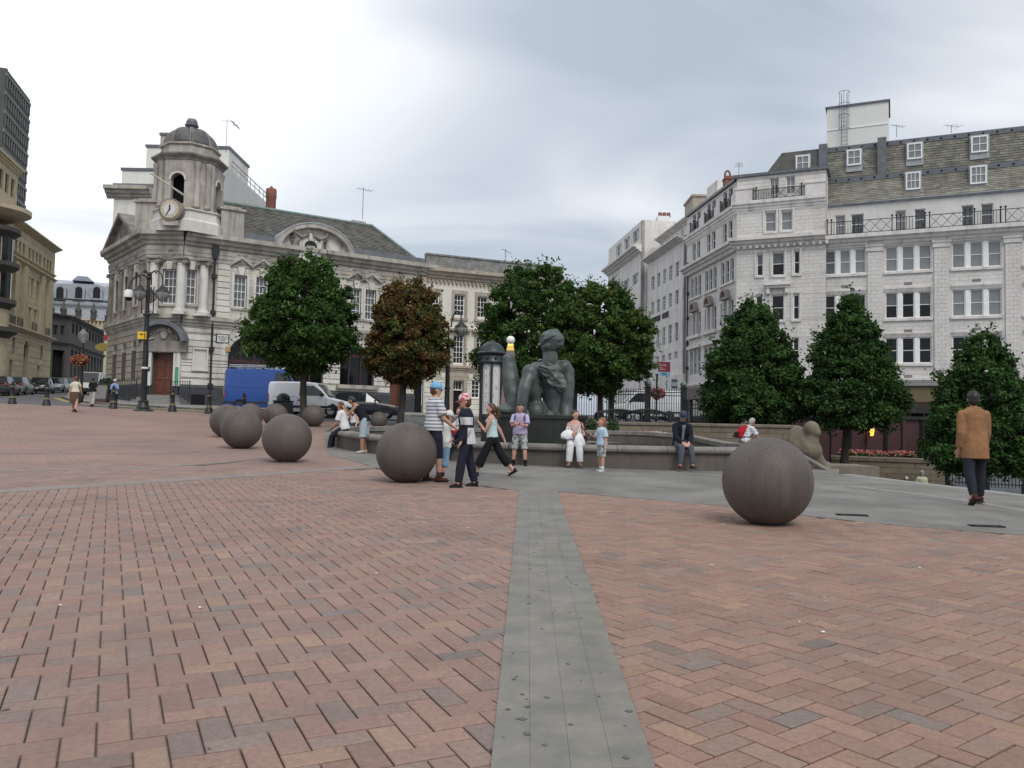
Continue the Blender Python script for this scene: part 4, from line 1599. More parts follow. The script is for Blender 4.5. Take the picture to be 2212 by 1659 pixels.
for h in ch[:-2]:
 big = h[2] == b0[2]
 window(FC, cream, *h, rows=4 if not big else 5, cols=3, glass=M_GL_D, recess=.16, bar=.035)
 mb = MB()
 for q in ((h[0] - .2, h[0] - .005, h[2] - .15, h[3] + .2), (h[1] + .005, h[1] + .2, h[2] - .15, h[3] + .2), (h[0] - .2, h[1] + .2, h[3] + .205, h[3] + .3)):
  FC.box(mb, *q, 0, .08)
 FC.box(mb, h[0] - .005, h[1] + .005, h[3] + .005, h[3] + .2, 0, .078)
 FC.box(mb, h[0] - .26, h[1] + .26, h[2] - .32, h[2] - .155, 0, .16)
 if big:
  FC.box(mb, h[0] - .45, h[1] + .45, h[3] + .31, h[3] + .48, 0, .35)
  FC.box(mb, h[0] - .26, h[1] + .26, h[2] - 1.1, h[2] - .325, 0, .06)
 mb.build('window_surround', M_CREAMT, cream)
window(FC, cream, *cw2, rows=4, cols=2, recess=.12)
mb = MB()
FC.box(mb, cdoor[0], cdoor[1], cb, cdoor[3] - .8, -.4, -.35)
mb.build('door', M_BLK, cream)
window(FC, cream, cdoor[0], cdoor[1], cdoor[3] - .75, cdoor[3], rows=1, cols=3, recess=.3)
mb = MB()
for q in ((cdoor[0] - .3, cdoor[0], cb, cdoor[3] + .3), (cdoor[1], cdoor[1] + .3, cb, cdoor[3] + .3), (cdoor[0] - .42, cdoor[1] + .42, cdoor[3] + .305, cdoor[3] + .5)):
 FC.box(mb, *q, 0, .14)
FC.box(mb, cdoor[0], cdoor[1], cdoor[3] + .002, cdoor[3] + .3, 0, .13)
mb.build('door_surround', M_CREAMT, cream)
aerial(FC.W(*FC.px(1091, 596, -.8), -.8), 2.2, 'bare aerial pole on the parapet of the cream building', rot=1.1, n=3, w=.2)
aerial(FC.W(*FC.px(1022, 585, -2), -2), 1.1, 'short stubby aerial on the roof of the cream building', rot=0, n=3, w=.15)

# ================================================================== white corner building on the right
c0 = at(1590, 900, 67.3)
FM = Facade(c0.xy, (lambda a, b: a + (b - a) * 1.32)(c0.xy, at(2212, 900, 58.9).xy))      # face towards the square
sdir = Vector((-1.45, 12.4)).normalized()
FS = Facade(c0.xy + sdir * 46, c0.xy)                                                   # street face; u grows towards the corner
wb = thing('white_corner_building', 'tall white faience office block with mansard roof and iron balcony railings', 'building', (c0.x, c0.y, LOWZ))
zdc0, zdc1 = FM.px(1700, 535)[1], FM.px(1700, 512)[1]      # dentil cornice of the pavilion
uP = FM.px(1785, 600)[0]                                   # where the projecting corner pavilion ends
zbal = FM.px(1900, 505)[1]                                 # balcony floor
z4t = FM.px(1900, 440)[1]                                  # eaves of the set-back storey
zm1 = FM.px(1900, 373)[1]
zm2 = FM.px(1900, 305)[1]
ztop = FM.px(1690, 378)[1]                                 # top of the pavilion wall
zcap = FM.px(1690, 432)[1]
zgf = FM.px(1960, 817)[1]
def wfix(lst):
 return lst
main_w, corner_w = [], []
# three-light windows of the main face
for (x0, x1) in ((1781, 1870), (1912.5, 2012), (2057, 2164), (2212, 2330), (2390, 2520)):
 for (ya, yb, rowi) in ((524, 589, 0), (626, 691, 1), (724, 785, 2)):
  a = FM.px(1960, ya)[1] if rowi else FM.px(1960, 531)[1]
  b = FM.px(1960, yb)[1] if rowi else FM.px(1960, 585)[1]
  if rowi == 1:
   a, b = FM.px(1960, 631)[1], FM.px(1960, 687)[1]
  if rowi == 2:
   a, b = FM.px(1960, 729)[1], FM.px(1960, 785)[1]
  u0, u1 = FM.px(x0, 680)[0], FM.px(x1, 680)[0]
  main_w.append((u0, u1, b, a, rowi))
mh = [w[:4] for w in main_w]
# ground-floor shopfront openings
for (x0, x1) in ((1800, 1895), (1935, 2030), (2075, 2180), (2225, 2340)):
 mh.append((FM.px(x0, 870)[0], FM.px(x1, 870)[0], LOWZ, FM.px(1960, 826)[1]))
cw = []
def cwin(x0, x1, y0, y1):
 w = win_px(FM, x0, x1, y0, y1)
 cw.append(w)
 return w
r3 = [cwin(1636, 1650, 551, 598), cwin(1669, 1696, 547, 597), cwin(1716, 1729, 544, 594)]
r2 = [cwin(1634, 1649, 640, 692), cwin(1668, 1695, 639, 694), cwin(1714.5, 1728, 638, 692)]
r1 = [cwin(1634, 1649, 733, 790), cwin(1668, 1695, 732, 794), cwin(1714, 1727, 730, 786)]
r4 = [cwin(1654, 1678, 461, 503), cwin(1688.5, 1713, 459, 500)]
r5 = [cwin(1664, 1684, 387, 424), cwin(1699, 1719, 384, 422)]
ch_ = [w for w in cw]
ch_.append((FM.px(1628, 860)[0], FM.px(1745, 860)[0], LOWZ, FM.px(1690, 828)[1]))
wall(FM, uP, FM.len, LOWZ, zbal - .02, mh, M_JOINT, wb, d=-.02)
WI = []
WI += ashlar(FM, uP, FM.len, zgf, zbal - .3, mh, .30, .62, -.02, .022, .012, .035, bev=.005)
wall(FM, 0, uP, LOWZ, ztop, ch_, M_JOINT, wb, d=.43, thick=.45)
# return side of the pavilion
Fret = Facade(FM.W(uP, 0, .43).xy, FM.W(uP, 0, -1.6).xy)
wall(Fret, 0, 2.03, LOWZ, ztop, [], M_STONE_W, wb, d=0.0)
WI += ashlar(FM, 0, uP, zgf, zdc0 - .02, ch_, .30, .6, .43, .022, .012, .035, bev=.005)
WI += ashlar(FM, 0, uP, zdc1 + .02, ztop - .05, ch_, .30, .6, .43, .022, .012, .035, bev=.005)
# pilasters between the big windows
for x0, x1 in ((1874, 1905), (2018, 2050), (2172, 2205)):
 u0, u1 = us(FM, x0, x1, 650)
 WI += ashlar(FM, u0, u1, zgf + .1, zbal - 1.35, [], .30, .6, .003, .10, .010, .03, bev=.005)
 mb = MB()
 FM.box(mb, u0 - .1, u1 + .1, zbal - 1.34, zbal - 1.0, 0, .18)
 FM.box(mb, u0 - .16, u1 + .16, zbal - .995, zbal - .82, 0, .24)
 mb.build('pilaster_cap', M_STONE_WP, wb)
def mid_key(it_):
 return (Vector(it_[0][0]) - FM.W(8, FM.px(1960, 600)[1], 0)).length
# street face of the same building
sl_end = FS.len
def uS(x, y=700):
 return FS.px(x, y)[0]
u_a = uS(1482)
Sh = []
for (x0, x1) in ((1555, 1584), (1527, 1548), (1502, 1520)):
 for (yb0, yb1, k) in ((470, 510, 4), (568, 622, 3), (650, 712, 2), (760, 815, 1)):
  pass
zrow = {4: (r4[0][2], r4[0][3]), 3: (r3[1][2], r3[1][3]), 2: (r2[1][2], r2[1][3]), 1: (r1[1][2], r1[1][3]), 5: (r5[0][2], r5[0][3])}
bw = (FS.len - u_a) / 3.25
SW = []
for i in range(3):
 uc_ = FS.len - 2.2 - i * bw
 for k in (1, 2, 3):
  for s in (-1.05, 0, 1.05):
   SW.append((uc_ + s - .38, uc_ + s + .38, *zrow[k], k, uc_))
 for k in (4, 5):
  for s in (-.62, .62):
   SW.append((uc_ + s - .42, uc_ + s + .42, *zrow[k], k, uc_))
sh_ = [w[:4] for w in SW] + [(u_a + .5, FS.len - 2.2, LOWZ, FM.px(1690, 833)[1])]
wall(FS, u_a, FS.len, LOWZ, ztop, sh_, M_JOINT, wb, d=-.02)
WI += ashlar(FS, u_a, FS.len, zgf, zdc0 - .02, sh_, .30, .6, -.02, .022, .012, .03, bev=.005)
WI += ashlar(FS, u_a, FS.len, zdc1 + .02, ztop - .05, sh_, .30, .6, -.02, .022, .012, .03, bev=.005)
pieces('stone_block', WI, M_STONE_W, wb, 300, 'stone_blocks', key=mid_key)
backing(FM, wb, .6, FM.len, LOWZ, zbal - .4, -.9)
backing(FM, wb, .6, uP - .3, LOWZ, ztop - .3, -.45)
backing(FS, wb, u_a + .5, FS.len - .7, LOWZ, ztop - .4, -.8)
for w in SW:
 window(FS, wb, *w[:4], rows=2, cols=1, glass=M_GL_D, recess=.16, fw=.06)
for i in range(3):
 uc_ = FS.len - 2.2 - i * bw
 mb = MB()
 FS.box(mb, uc_ - 1.65, uc_ + 1.65, zrow[3][0] - .2, zrow[3][0] - .01, 0, .16)
 FS.box(mb, uc_ - 1.65, uc_ + 1.65, zrow[2][0] - .3, zrow[2][0] - .01, 0, .3)
 FS.box(mb, uc_ - 1.65, uc_ + 1.65, zrow[1][3 - 2] + .15, zrow[1][1] + .42, 0, .28)
 mb.build('window_ledge', M_STONE_WP, wb)
 hm = MB()
 zc_ = zrow[2][1] + .25
 FS.poly(hm, arch_pts(uc_, zc_ + .1, .72, 0, math.pi, 12) + arch_pts(uc_, zc_ + .1, .52, 0, math.pi, 12)[::-1], 0, .42)
 FS.box(hm, uc_ - .95, uc_ + .95, zc_ - .1, zc_ + .095, 0, .35)
 hm.build('arched_window_hood', mat('weathered_hood', (.32, .27, .24), .8, var=.2, scale=3, coord='World'), wb)
 mb = MB()
 for s in (-.55, .55):
  mb.lathe([(.13, zrow[2][0]), (.12, zrow[2][1])], 10, Matrix.Translation(FS.W(uc_ + s, 0, .08)))
 mb.build('window_column', M_STONE_WP, wb, smooth=40)
# windows of the pavilion
for w in r3 + r2 + r1:
 dark = w in r2 or w in r1
 window(FM, wb, *w, rows=2, cols=1, glass=M_GL_D if dark or w is r3[2] else (M_GL_D, M_GL_M), recess=.16, d=.45, fw=.075, sill=M_STONE_WP)
for w in r4:
 window(FM, wb, *w, rows=2, cols=1, glass=M_GL_B, recess=.16, d=.45, fw=.07, sill=M_STONE_WP)
for w in r5:
 window(FM, wb, *w, rows=2, cols=2, glass=M_GL_B, recess=.16, d=.45, fw=.07)
for w in r3 + r4 + r2:
 mb = MB()
 for q in ((w[0] - .14, w[0] - .02, w[2], w[3] + .12), (w[1] + .02, w[1] + .14, w[2], w[3] + .12), (w[0] - .2, w[1] + .2, w[3] + .125, w[3] + .22)):
  FM.box(mb, *q, .44, .52)
 mb.build('window_architrave', M_STONE_WP, wb)
w = r2[1]
mb = MB()
FM.box(mb, w[0] - .5, w[1] + .5, w[3] + .75, w[3] + .98, .44, .95)
FM.box(mb, w[0] - .38, w[1] + .38, w[3] + .55, w[3] + .745, .44, .8)
for s in (w[0] - .22, w[1] + .22):
 FM.box(mb, s - .12, s + .12, w[3] + .1, w[3] + .545, .44, .75)
FM.box(mb, (w[0] + w[1]) / 2 - .25, (w[0] + w[1]) / 2 + .25, w[3] + .985, w[3] + 1.12, .5, .85)
mb.build('window_hood', M_STONE_WP, wb)
# big three-light windows
for (u0, u1, z0, z1, rowi) in main_w:
 n = 3
 wd = (u1 - u0 - .30 * 2) / 3
 for i in range(3):
  a = u0 + i * (wd + .30)
  if rowi == 0:
   g = M_GL_B if not (i == 0 and abs(u0 - main_w[0][0]) < .1) else M_GL_M
  elif rowi == 1:
   k = [q[0] for q in main_w[::3]].index(u0)
   g = M_GL_B if k >= 2 else ((M_GL_D, M_GL_M) if (k == 1 and i != 1) else M_GL_D)
  else:
   g = M_GL_D
  window(FM, wb, a, a + wd, z0, z1, rows=2, cols=1, glass=g, recess=.14, fw=.07)
 mb = MB()
 for i in range(2):
  a = u0 + (i + 1) * wd + i * .30
  FM.box(mb, a + .012, a + .288, z0, z1, -.2, -.03)
 mb.build('mullion', M_WFRAME, wb)
 mb = MB()
 FM.box(mb, u0 - .1, u1 + .1, z0 - .2, z0 - .012, -.02, .12)
 mb.build('sill', M_STONE_WP, wb)
 if rowi:
  mould(FM, wb, u0 - .02, u1 + .02, z1 + .02, z1 + .38, .12, M_STONE_WP, 'lintel')
 mb = MB()
 um_ = (u0 + u1) / 2
 FM.box(mb, um_ - .28, um_ + .28, z0 - 1.08, z0 - .86, -.01, .012)
 mb.build('air_brick', mat('air_brick', (.22, .20, .19), .9), wb)
# cornices
mould(FM, wb, 0, uP, zdc0, zdc1, .75, M_STONE_WP, 'dentil_cornice', base=.43, m0=.5, m1=.0)
mould(FS, wb, u_a, FS.len, zdc0, zdc1, .75, M_STONE_WP, 'dentil_cornice', m1=.5)
dn = MB()
k = .1
while k < uP:
 FM.box(dn, k, k + .2, zdc0 - .02, zdc0 + .25, .43, .78)
 k += .48
k = u_a + .1
while k < FS.len:
 FS.box(dn, k, k + .2, zdc0 - .02, zdc0 + .25, 0, .35)
 k += .48
dn.build('dentils', M_STONE_WP, wb, kind='stuff')
mould(FM, wb, 0, uP, FM.px(1690, 455)[1], zcap, .35, M_STONE_WP, 'parapet_course', base=.43, m0=.5)
mould(FS, wb, u_a, FS.len, FM.px(1690, 455)[1], zcap, .35, M_STONE_WP, 'parapet_course', m1=.5)
mould(FM, wb, uP, FM.len, zbal - .95, zbal, .7, M_STONE_WP, 'balcony_cornice')
mould(FM, wb, uP, FM.len, zgf - .55, zgf, .3, M_STONE_WP, 'shopfront_cornice')
mould(FM, wb, 0, uP, zgf - .55, zgf, .3, M_STONE_WP, 'shopfront_cornice', base=.43)
mould(FS, wb, u_a, FS.len, zgf - .55, zgf, .35, M_STONE_WP, 'shopfront_cornice')
# parapet blocks of the pavilion balcony
for x0, x1, ya in ((1592, 1628, 420), (1741, 1783, 404)):
 u0, u1 = us(FM, x0, x1, 430)
 mb = MB()
 FM.box(mb, u0, u1, zcap, zcap + .95, .40, .72)
 FM.box(mb, u0 - .05, u1 + .05, zcap + .95, zcap + 1.08, .36, .78)
 mb.build('parapet_block', M_STONE_WP, wb)
def iron_rail(F, parent, u0, u1, z0, h, d, m, bay=4.4):
 """balcony railing in bays: bars with crossed lattice panels between paired posts with ball finials"""
 n = max(1, round((u1 - u0) / bay))
 w_ = (u1 - u0) / n
 for i in range(n):
  a, b = u0 + i * w_, u0 + (i + 1) * w_
  r = MB()
  F.box(r, a, b, z0 + h - .05, z0 + h, d - .02, d + .02)
  F.box(r, a, b, z0 + .06, z0 + .1, d - .02, d + .02)
  for q in (.0, .06, .40, .46, .94):
   u = a + w_ * q
   F.box(r, u - .035, u + .035, z0, z0 + h + .1, d - .03, d + .03)
   r.ball(F.W(u, z0 + h + .17, d), .09, 6, 5)
  bars = r.build('balcony_railing', m, parent)
  l0, l1 = a + w_ * .46, a + w_ * .94
  lat = MB()
  m_ = 3
  for k in range(m_):
   p, q = l0 + (l1 - l0) * k / m_, l0 + (l1 - l0) * (k + 1) / m_
   for (za, zb) in ((z0 + .1, z0 + h - .05), (z0 + h - .05, z0 + .1)):
    lat.tube([F.W(p, za, d), F.W(q, zb, d)], .02, 4)
  lat.build('lattice', m, bars)
  k = a + w_ * .06 + .2
  bme = None
  while k < a + w_ * .40:
   if bme is None:
    t = MB()
    t.box(-.014, .014, -.014, .014, 0, h - .12)
    bme = mesh('bar', t.v, t.f, m)
   o = obj('bar', bme, bars)
   o.matrix_local = Matrix.Translation(F.W(k, z0 + .09, d))
   k += .2
iron_rail(FM, wb, uP + .1, FM.len, zbal, 1.05, .55, M_IRON)
u0, u1 = us(FM, 1629, 1740, 430)
iron_rail(FM, wb, u0, u1, zcap, .85, .6, M_IRON, bay=4.2)
for i in range(3):
 uc_ = FS.len - 2.2 - i * bw
 iron_rail(FS, wb, uc_ - 1.2, uc_ + 1.2, zcap, .85, .2, M_IRON, bay=2.5)
 mb = MB()
 FS.box(mb, uc_ + 1.25, uc_ + bw - 1.25, zcap, zcap + .95, -.1, .22)
 mb.build('parapet_block', M_STONE_WP, wb)
# set-back storey, mansards
sb = -1.3
SBW = []
for (x0, x1, y0, y1) in ((1838, 1866, 459, 502), (1934, 1957, 449, 498), (1975, 1999, 447, 496), (2077, 2104, 440, 489), (2119, 2146, 437, 487), (2240, 2270, 430, 480), (2290, 2320, 425, 476)):
 a = FM.px(x0, 470, sb)[0]
 b = FM.px(x1, 470, sb)[0]
 SBW.append((a, b, zbal + .35, zbal + 2.0))
SBW.append((FM.px(1804, 470, sb)[0], FM.px(1826, 470, sb)[0], zbal + .35, zbal + 2.0))
zev = FM.px(1950, 433, sb)[1]
wall(FM, uP - .3, FM.len, zbal - .3, zev, SBW, M_STONE_W, wb, d=sb, name='setback_wall')
backing(FM, wb, uP, FM.len, zbal, zev, sb - .7)
fl = MB()
FM.box(fl, uP - .3, FM.len, zbal - .32, zbal - .012, sb - .3, .02)
fl.build('balcony_floor', M_LEAD, wb)
for w in SBW:
 window(FM, wb, *w, rows=2, cols=1, glass=M_GL_M if wr.random() < .6 else M_GL_B, recess=.15, d=sb, fw=.06)
mould(FM, wb, uP - .3, FM.len, zev - .1, zev + .12, .25, M_LEADP, 'eaves_gutter', base=sb)
zA = FM.px(1960, 374, sb - .9)[1]
zB = FM.px(1960, 303, sb - 1.6)[1]
mansard = MB()
FM.prof(mansard, [(sb - 1.62, zB - .02), (sb - 1.2, zA + .02), (sb - .95, zA), (sb - .14, zev + .1), (sb - 6, zev + .1), (sb - 6, zB - .02)], uP - .2, FM.len)
mo = mansard.build('mansard_roof', M_SLATEG, wb)
lowW, upW = [], []
for x0, x1, y0, y1 in ((1957, 1988, 371, 412), (2096, 2131, 357, 402), (2240, 2280, 345, 390)):
 a, b = FM.px(x0, 390, sb - .4)[0], FM.px(x1, 390, sb - .4)[0]
 lowW.append((a, b, FM.px(1972, 410, sb - .4)[1], FM.px(1972, 373, sb - .4)[1]))
for x0, x1 in ((1720, 1749), (1830, 1860), (1960, 1992), (2098, 2134), (2250, 2290)):
 a, b = FM.px(x0, 325, sb - 1.2)[0], FM.px(x1, 325, sb - 1.2)[0]
 upW.append((a, b, FM.px(1975, 344, sb - 1.2)[1], FM.px(1975, 310, sb - 1.2)[1]))
skl = lambda lst: (lambda u, z: any(w[0] - .15 < u < w[1] + .15 and w[2] - .55 < z < w[3] + .15 for w in lst))
it = slates(uP - .2, FM.len, zev + .12, sb - .15, zA - .28, sb - .86, FM, w=.55, rows=13, tone=(.75, 1.25), skip=skl(lowW))
it2 = slates(uP - 4.4, FM.len, zA + .05, sb - 1.2, zB - .3, sb - 1.58, FM, w=.5, rows=12, hip0=1.3, tone=(.6, 1.0), skip=skl(upW))
pieces('slate', it, M_SLATEG, mo, 150, 'slate_courses', key=mid_key)
pieces('slate', it2, M_SLATEG, mo, 150, 'slate_courses', key=mid_key)
uml = FM.px(1690, 325, sb - 1.6)[0]
mb = MB()
FM.poly(mb, [(1.2, ztop + .1), (uP - .19, ztop + .1), (uP - .19, zB - .03), (uml, zB - .03)], sb - 6, sb - 1.22)
mb.build('mansard_corner', M_SLATE, mo)
mb = MB()
FM.box(mb, uP - .3, FM.len, zA - .3, zA + .1, sb - 1.2, sb - .78)
FM.box(mb, uml, FM.len, zB - .32, zB + .08, sb - 2.4, sb - 1.5)
for x in (1778, 1905):
 u = FM.px(x, 340, sb - 1.2)[0]
 FM.box(mb, u - .32, u + .32, zA + .1, zB + .3, sb - 1.9, sb - 1.02)
mb.build('lead_dressing', M_LEAD, mo)
mb = MB()
FM.box(mb, 0 - .3, uP + .2, ztop - .02, ztop + .2, -2, .62)
mb.build('pavilion_coping', M_LEAD, wb)
mb = MB()
FS.box(mb, u_a, FS.len, ztop - .02, ztop + .2, -3, .2)
mb.build('street_coping', M_LEAD, wb)
mb = MB()
FS.box(mb, u_a, FS.len - .4, zbal, ztop - .03, -9, -.9)
mb.build('street_block', M_STONE_WP, wb)
vb = MB()
k = uml + .4
while k < FM.len:
 FM.box(vb, k, k + .13, zB - .2, zB - .07, sb - 1.52, sb - 1.46)
 if k > uP:
  FM.box(vb, k, k + .13, zA - .16, zA - .03, sb - .8, sb - .74)
 k += .95
vb.build('roof_vents', M_BLK, mo, kind='stuff')
for w, dd_ in [(w, sb - .35) for w in lowW] + [(w, sb - 1.15) for w in upW]:
 fr = MB()
 FM.box(fr, w[0] - .1, w[1] + .1, w[2] - .5, w[3] + .12, dd_ - 1.2, dd_ - .02)
 fr.build('dormer', M_LEADP, mo)
 window(FM, wb, w[0], w[1], w[2], w[3], rows=2, cols=2 if dd_ < sb - 1 else 3, glass=M_GL_B, recess=.0, d=dd_ + .06, fw=.09, bar=.04, name='dormer_window')
# lift house with a caged ladder, chimney
lh = thing('lift_house', 'plain white rendered lift house with caged ladder on the mansard roof', 'roof structure', FM.W(uP, ztop + 1, -4))
dL = -4.5
q0, q1 = FM.px(1786, 280, dL), FM.px(1937, 270, dL)
zt = FM.px(1860, 226, dL)[1]
mb = MB()
FM.box(mb, q0[0], q1[0] - .6, zB - 3, zt, dL - 4, dL)
mb.build('wall', mat('white_painted_render', (.72, .72, .69), .7, var=.03, scale=1, coord='World'), lh)
mb = MB()
FM.box(mb, q0[0] - .12, q1[0] - .48, zt, zt + .14, dL - 4.1, dL + .12)
mb.build('coping', M_LEAD, lh)
mb = MB()
zz = zt - 1.9
FM.box(mb, q0[0] + .01, q1[0] - .61, zz, zz + .1, dL - .01, dL + .05)
mb.build('band', M_WFRAME, lh)
lx = FM.px(1824, 260, dL)[0]
ld = MB()
for s in (-.22, .22):
 ld.tube([FM.W(lx + s, zB - .2, dL + .25), FM.W(lx + s, zt + 1.1, dL + .25)], .03, 6)
ld.build('ladder_rail', M_LEAD, lh)
rg = None
k = zB
while k < zt + .3:
 mb = MB()
 mb.tube([FM.W(lx - .22, k, dL + .25), FM.W(lx + .22, k, dL + .25)], .018, 5)
 mb.build('rung', M_LEAD, lh)
 k += .33
cg = MB()
for z in (zt - 2.0, zt - .9, zt + .1, zt + 1.1):
 cg.tube([FM.W(lx + .42 * math.cos(a), z, dL + .25 + .55 * math.sin(a)) for a in [math.pi * i / 8 for i in range(9)]], .022, 5)
for a in (.5, 1.57, 2.6):
 cg.tube([FM.W(lx + .42 * math.cos(a), zt - 2.0, dL + .25 + .55 * math.sin(a)), FM.W(lx + .42 * math.cos(a), zt + 1.1, dL + .25 + .55 * math.sin(a))], .02, 5)
cg.build('ladder_cage', M_LEAD, lh)
aerial(FM.W(*FM.px(1937, 296, dL), dL), 1.0, 'low aerial beside the white lift house', rot=.3, w=.3)
aerial(FM.W(*FM.px(2055, 287, -3.5), -3.5), .6, 'flat aerial on the mansard ridge at the upper right', rot=.2, n=4, w=.5)
chs = thing('chimney_stack', 'red brick chimney stack with arched top above the street cornice', 'chimney', FS.W(FS.len - 4, ztop, -3))
for (x0, x1, yt, m_) in ((1568, 1580, 379, M_BRED), (1582, 1602, 383, M_BRED)):
 a, b = FS.px(x0, 400, -3.5), FS.px(x1, 400, -3.5)
 aa, bb = sorted((a[0], b[0]))
 P0, P1 = at(x0, yt, 73), at(x1, yt, 73)
 mb = MB()
 mb.box(P0.x, P1.x, 73, 74, ztop - 1, P0.z)
 mb.box(P0.x - .06, P1.x + .06, 72.93, 74.07, P0.z - .3, P0.z - .1)
 mb.build('shaft', m_, chs)
P0 = at(1574, 379, 73)
mb = MB()
mb.tube([(P0.x + .25 * math.cos(a), 73.4, P0.z + .55 * math.sin(a)) for a in [math.pi * i / 8 for i in range(9)]], .09, 6)
mb.build('arched_cap', M_BRED, chs)
for k in range(3):
 P1 = at(1586 + k * 6, 384, 73)
 mb = MB()
 mb.lathe([(.13, P1.z), (.11, P1.z + .28), (.13, P1.z + .3)], 10, Matrix.Translation((P1.x, 73.5, 0)))
 mb.build('chimney_pot', mat('yellow_pot', (.36, .30, .16), .9), chs)
aerial(at(1596, 384, 73.5), 1.3, 'television aerial beside the red chimney pots', rot=1.3)
# ground floor shopfront glass and fascias
for h in mh[-4:] + [ch_[-1]]:
 D_ = .43 if h is ch_[-1] else 0
 mb = MB()
 FM.box(mb, h[0], h[1], h[2], h[3] - 1.5, D_ - .35, D_ - .3)
 o = mb.build('shop_glass', M_GL_D, wb)
 mb = MB()
 FM.box(mb, h[0], h[1], h[3] - 1.45, h[3], D_ - .32, D_ - .2)
 mb.build('shop_fascia', mat('olive_blind', (.17, .135, .075), .8, var=.2, scale=1, coord='World'), o)
 mb = MB()
 FM.box(mb, h[0], h[1], h[3] - 2.3, h[3] - 1.46, D_ - .32, D_ - .12)
 for q in (0, .33, .66, 1):
  u = h[0] + (h[1] - h[0]) * q
  FM.box(mb, u - .06, u + .06, h[2], h[3] - 2.31, D_ - .32, D_ - .2)
 mb.build('shop_frame', mat('dark_brown_frame', (.028, .02, .02), .6), o)
mb = MB()
FM.box(mb, uP + 1, FM.len, LOWZ, FM.px(1960, 908)[1], .2, .5)
mb.build('shop_screen', M_BURG, wb)
sg = (u_a + .5, FS.len - 2.2, LOWZ, FM.px(1690, 833)[1])
mb = MB()
FS.box(mb, sg[0], sg[1], sg[2], sg[3] - .9, -.35, -.3)
o = mb.build('shop_glass', M_GL_D, wb)
mb = MB()
FS.box(mb, sg[0], sg[1], sg[3] - .85, sg[3] + .3, -.28, .12)
mb.build('shop_fascia', M_BURG, o)
pipe(FS, 1487, 590, 830, parent=wb, d=.12)

# ================================================================== white building with lettering, farther up the street
noh = thing('white_office_building', 'plain white office building with metal letters, beyond the corner block', 'building', FS.W(u_a - 8, 0, 0))
v1, v0 = uS(1472), uS(1394)
NW = []
znt = FS.px(1430, 538)[1]
for k in range(5):
 uc_ = v1 - 2.1 - k * (v1 - v0 - 2.2) / 5
 for (ya, yb) in ((575, 606), (634, 664), (702, 742), (763, 778)):
  a, b = FS.px(1443, ya)[1], FS.px(1443, yb)[1]
  NW.append((uc_ - .62, uc_ + .5, b, a))
zlo = gz(15, 80) - 1.5
wall(FS, v0, v1, zlo, znt, NW, M_STONE_WP, noh, d=-.2)
backing(FS, noh, v0 + .2, v1 - .2, zlo, znt - .2, -.9)
for w in NW:
 window(FS, noh, *w, rows=4, cols=2, glass=M_GL_B if wr.random() < .5 else M_GL_M, recess=.14, d=-.2, fw=.06, sill=None)
mould(FS, noh, v0, v1, znt - .5, znt, .8, M_STONE_WP, 'cornice', base=-.2)
wall(FS, v1, u_a, zlo, znt + .6, [(v1 + .8, v1 + 1.6, FS.px(1478, y1)[1], FS.px(1478, y0)[1]) for y0, y1 in ((650, 690), (745, 790), (825, 850))], M_STONE_WP, noh, d=-1.1, name='link_wall')
backing(FS, noh, v1 + .2, u_a, zlo, znt, -1.9)
for y0, y1 in ((650, 690), (745, 790), (825, 850)):
 window(FS, noh, v1 + .8, v1 + 1.6, FS.px(1478, y1)[1], FS.px(1478, y0)[1], rows=4, cols=2, d=-1.1)
Fe = Facade(FS.W(v1, 0, -.2).xy, FS.W(v1, 0, -9).xy)
wall(Fe, 0, 8.8, zlo, znt, [], M_STONE_WP, noh, d=0, name='end_wall')
# upper storeys stepped back
mb = MB()
zn2 = FS.px(1450, 500, -1.5)[1]
FS.box(mb, v0, u_a + 1.5, znt - .1, zn2, -9, -1.6)
mb.build('attic', M_STONE_WP, noh)
mould(FS, noh, v0, u_a + 1.5, zn2 - .4, zn2 + .1, .7, M_STONE_WP, 'attic_cornice', base=-1.6)
for k in range(7):
 u = v0 + 1 + k * 1.75
 window(FS, noh, u, u + .7, znt + .35, zn2 - .6, rows=1, cols=1, d=-1.45, recess=.1)
mb = MB()
zn3 = FS.px(1500, 452, -3)[1]
FS.box(mb, v0 + 2, u_a + 3, zn2, zn3, -9, -3)
FS.box(mb, u_a - 1.2, u_a + 1.6, zn2, zn3 + .7, -6, -2.4)
mb.build('upper_block', M_STONE_WP, noh)
P0, P1 = at(1497, 424, 84), at(1546, 424, 84)
mb = MB()
mb.box(P0.x, P1.x, 84, 88, zn2, P0.z)
mb.box(P0.x - .15, P1.x + .15, 83.85, 88.1, P0.z, P0.z + .2)
mb.build('plant_room', M_CREAMT, noh)
# letters
zl0 = FS.px(1420, 689)[1]
ua_, ub_ = uS(1398, 697), uS(1441.5, 680)
words = (('NEW', .0, .17), ('OXFORD', .25, .60), ('HOUSE', .70, .99))
for wd, a, b in words:
 lo_ = letters(FS, wd, ua_ + (ub_ - ua_) * (a + b) / 2, zl0 + .12, -.14, (ub_ - ua_) * (b - a), .62, mat('bronze_letter', (.03, .03, .03), .6), noh, depth=.03)
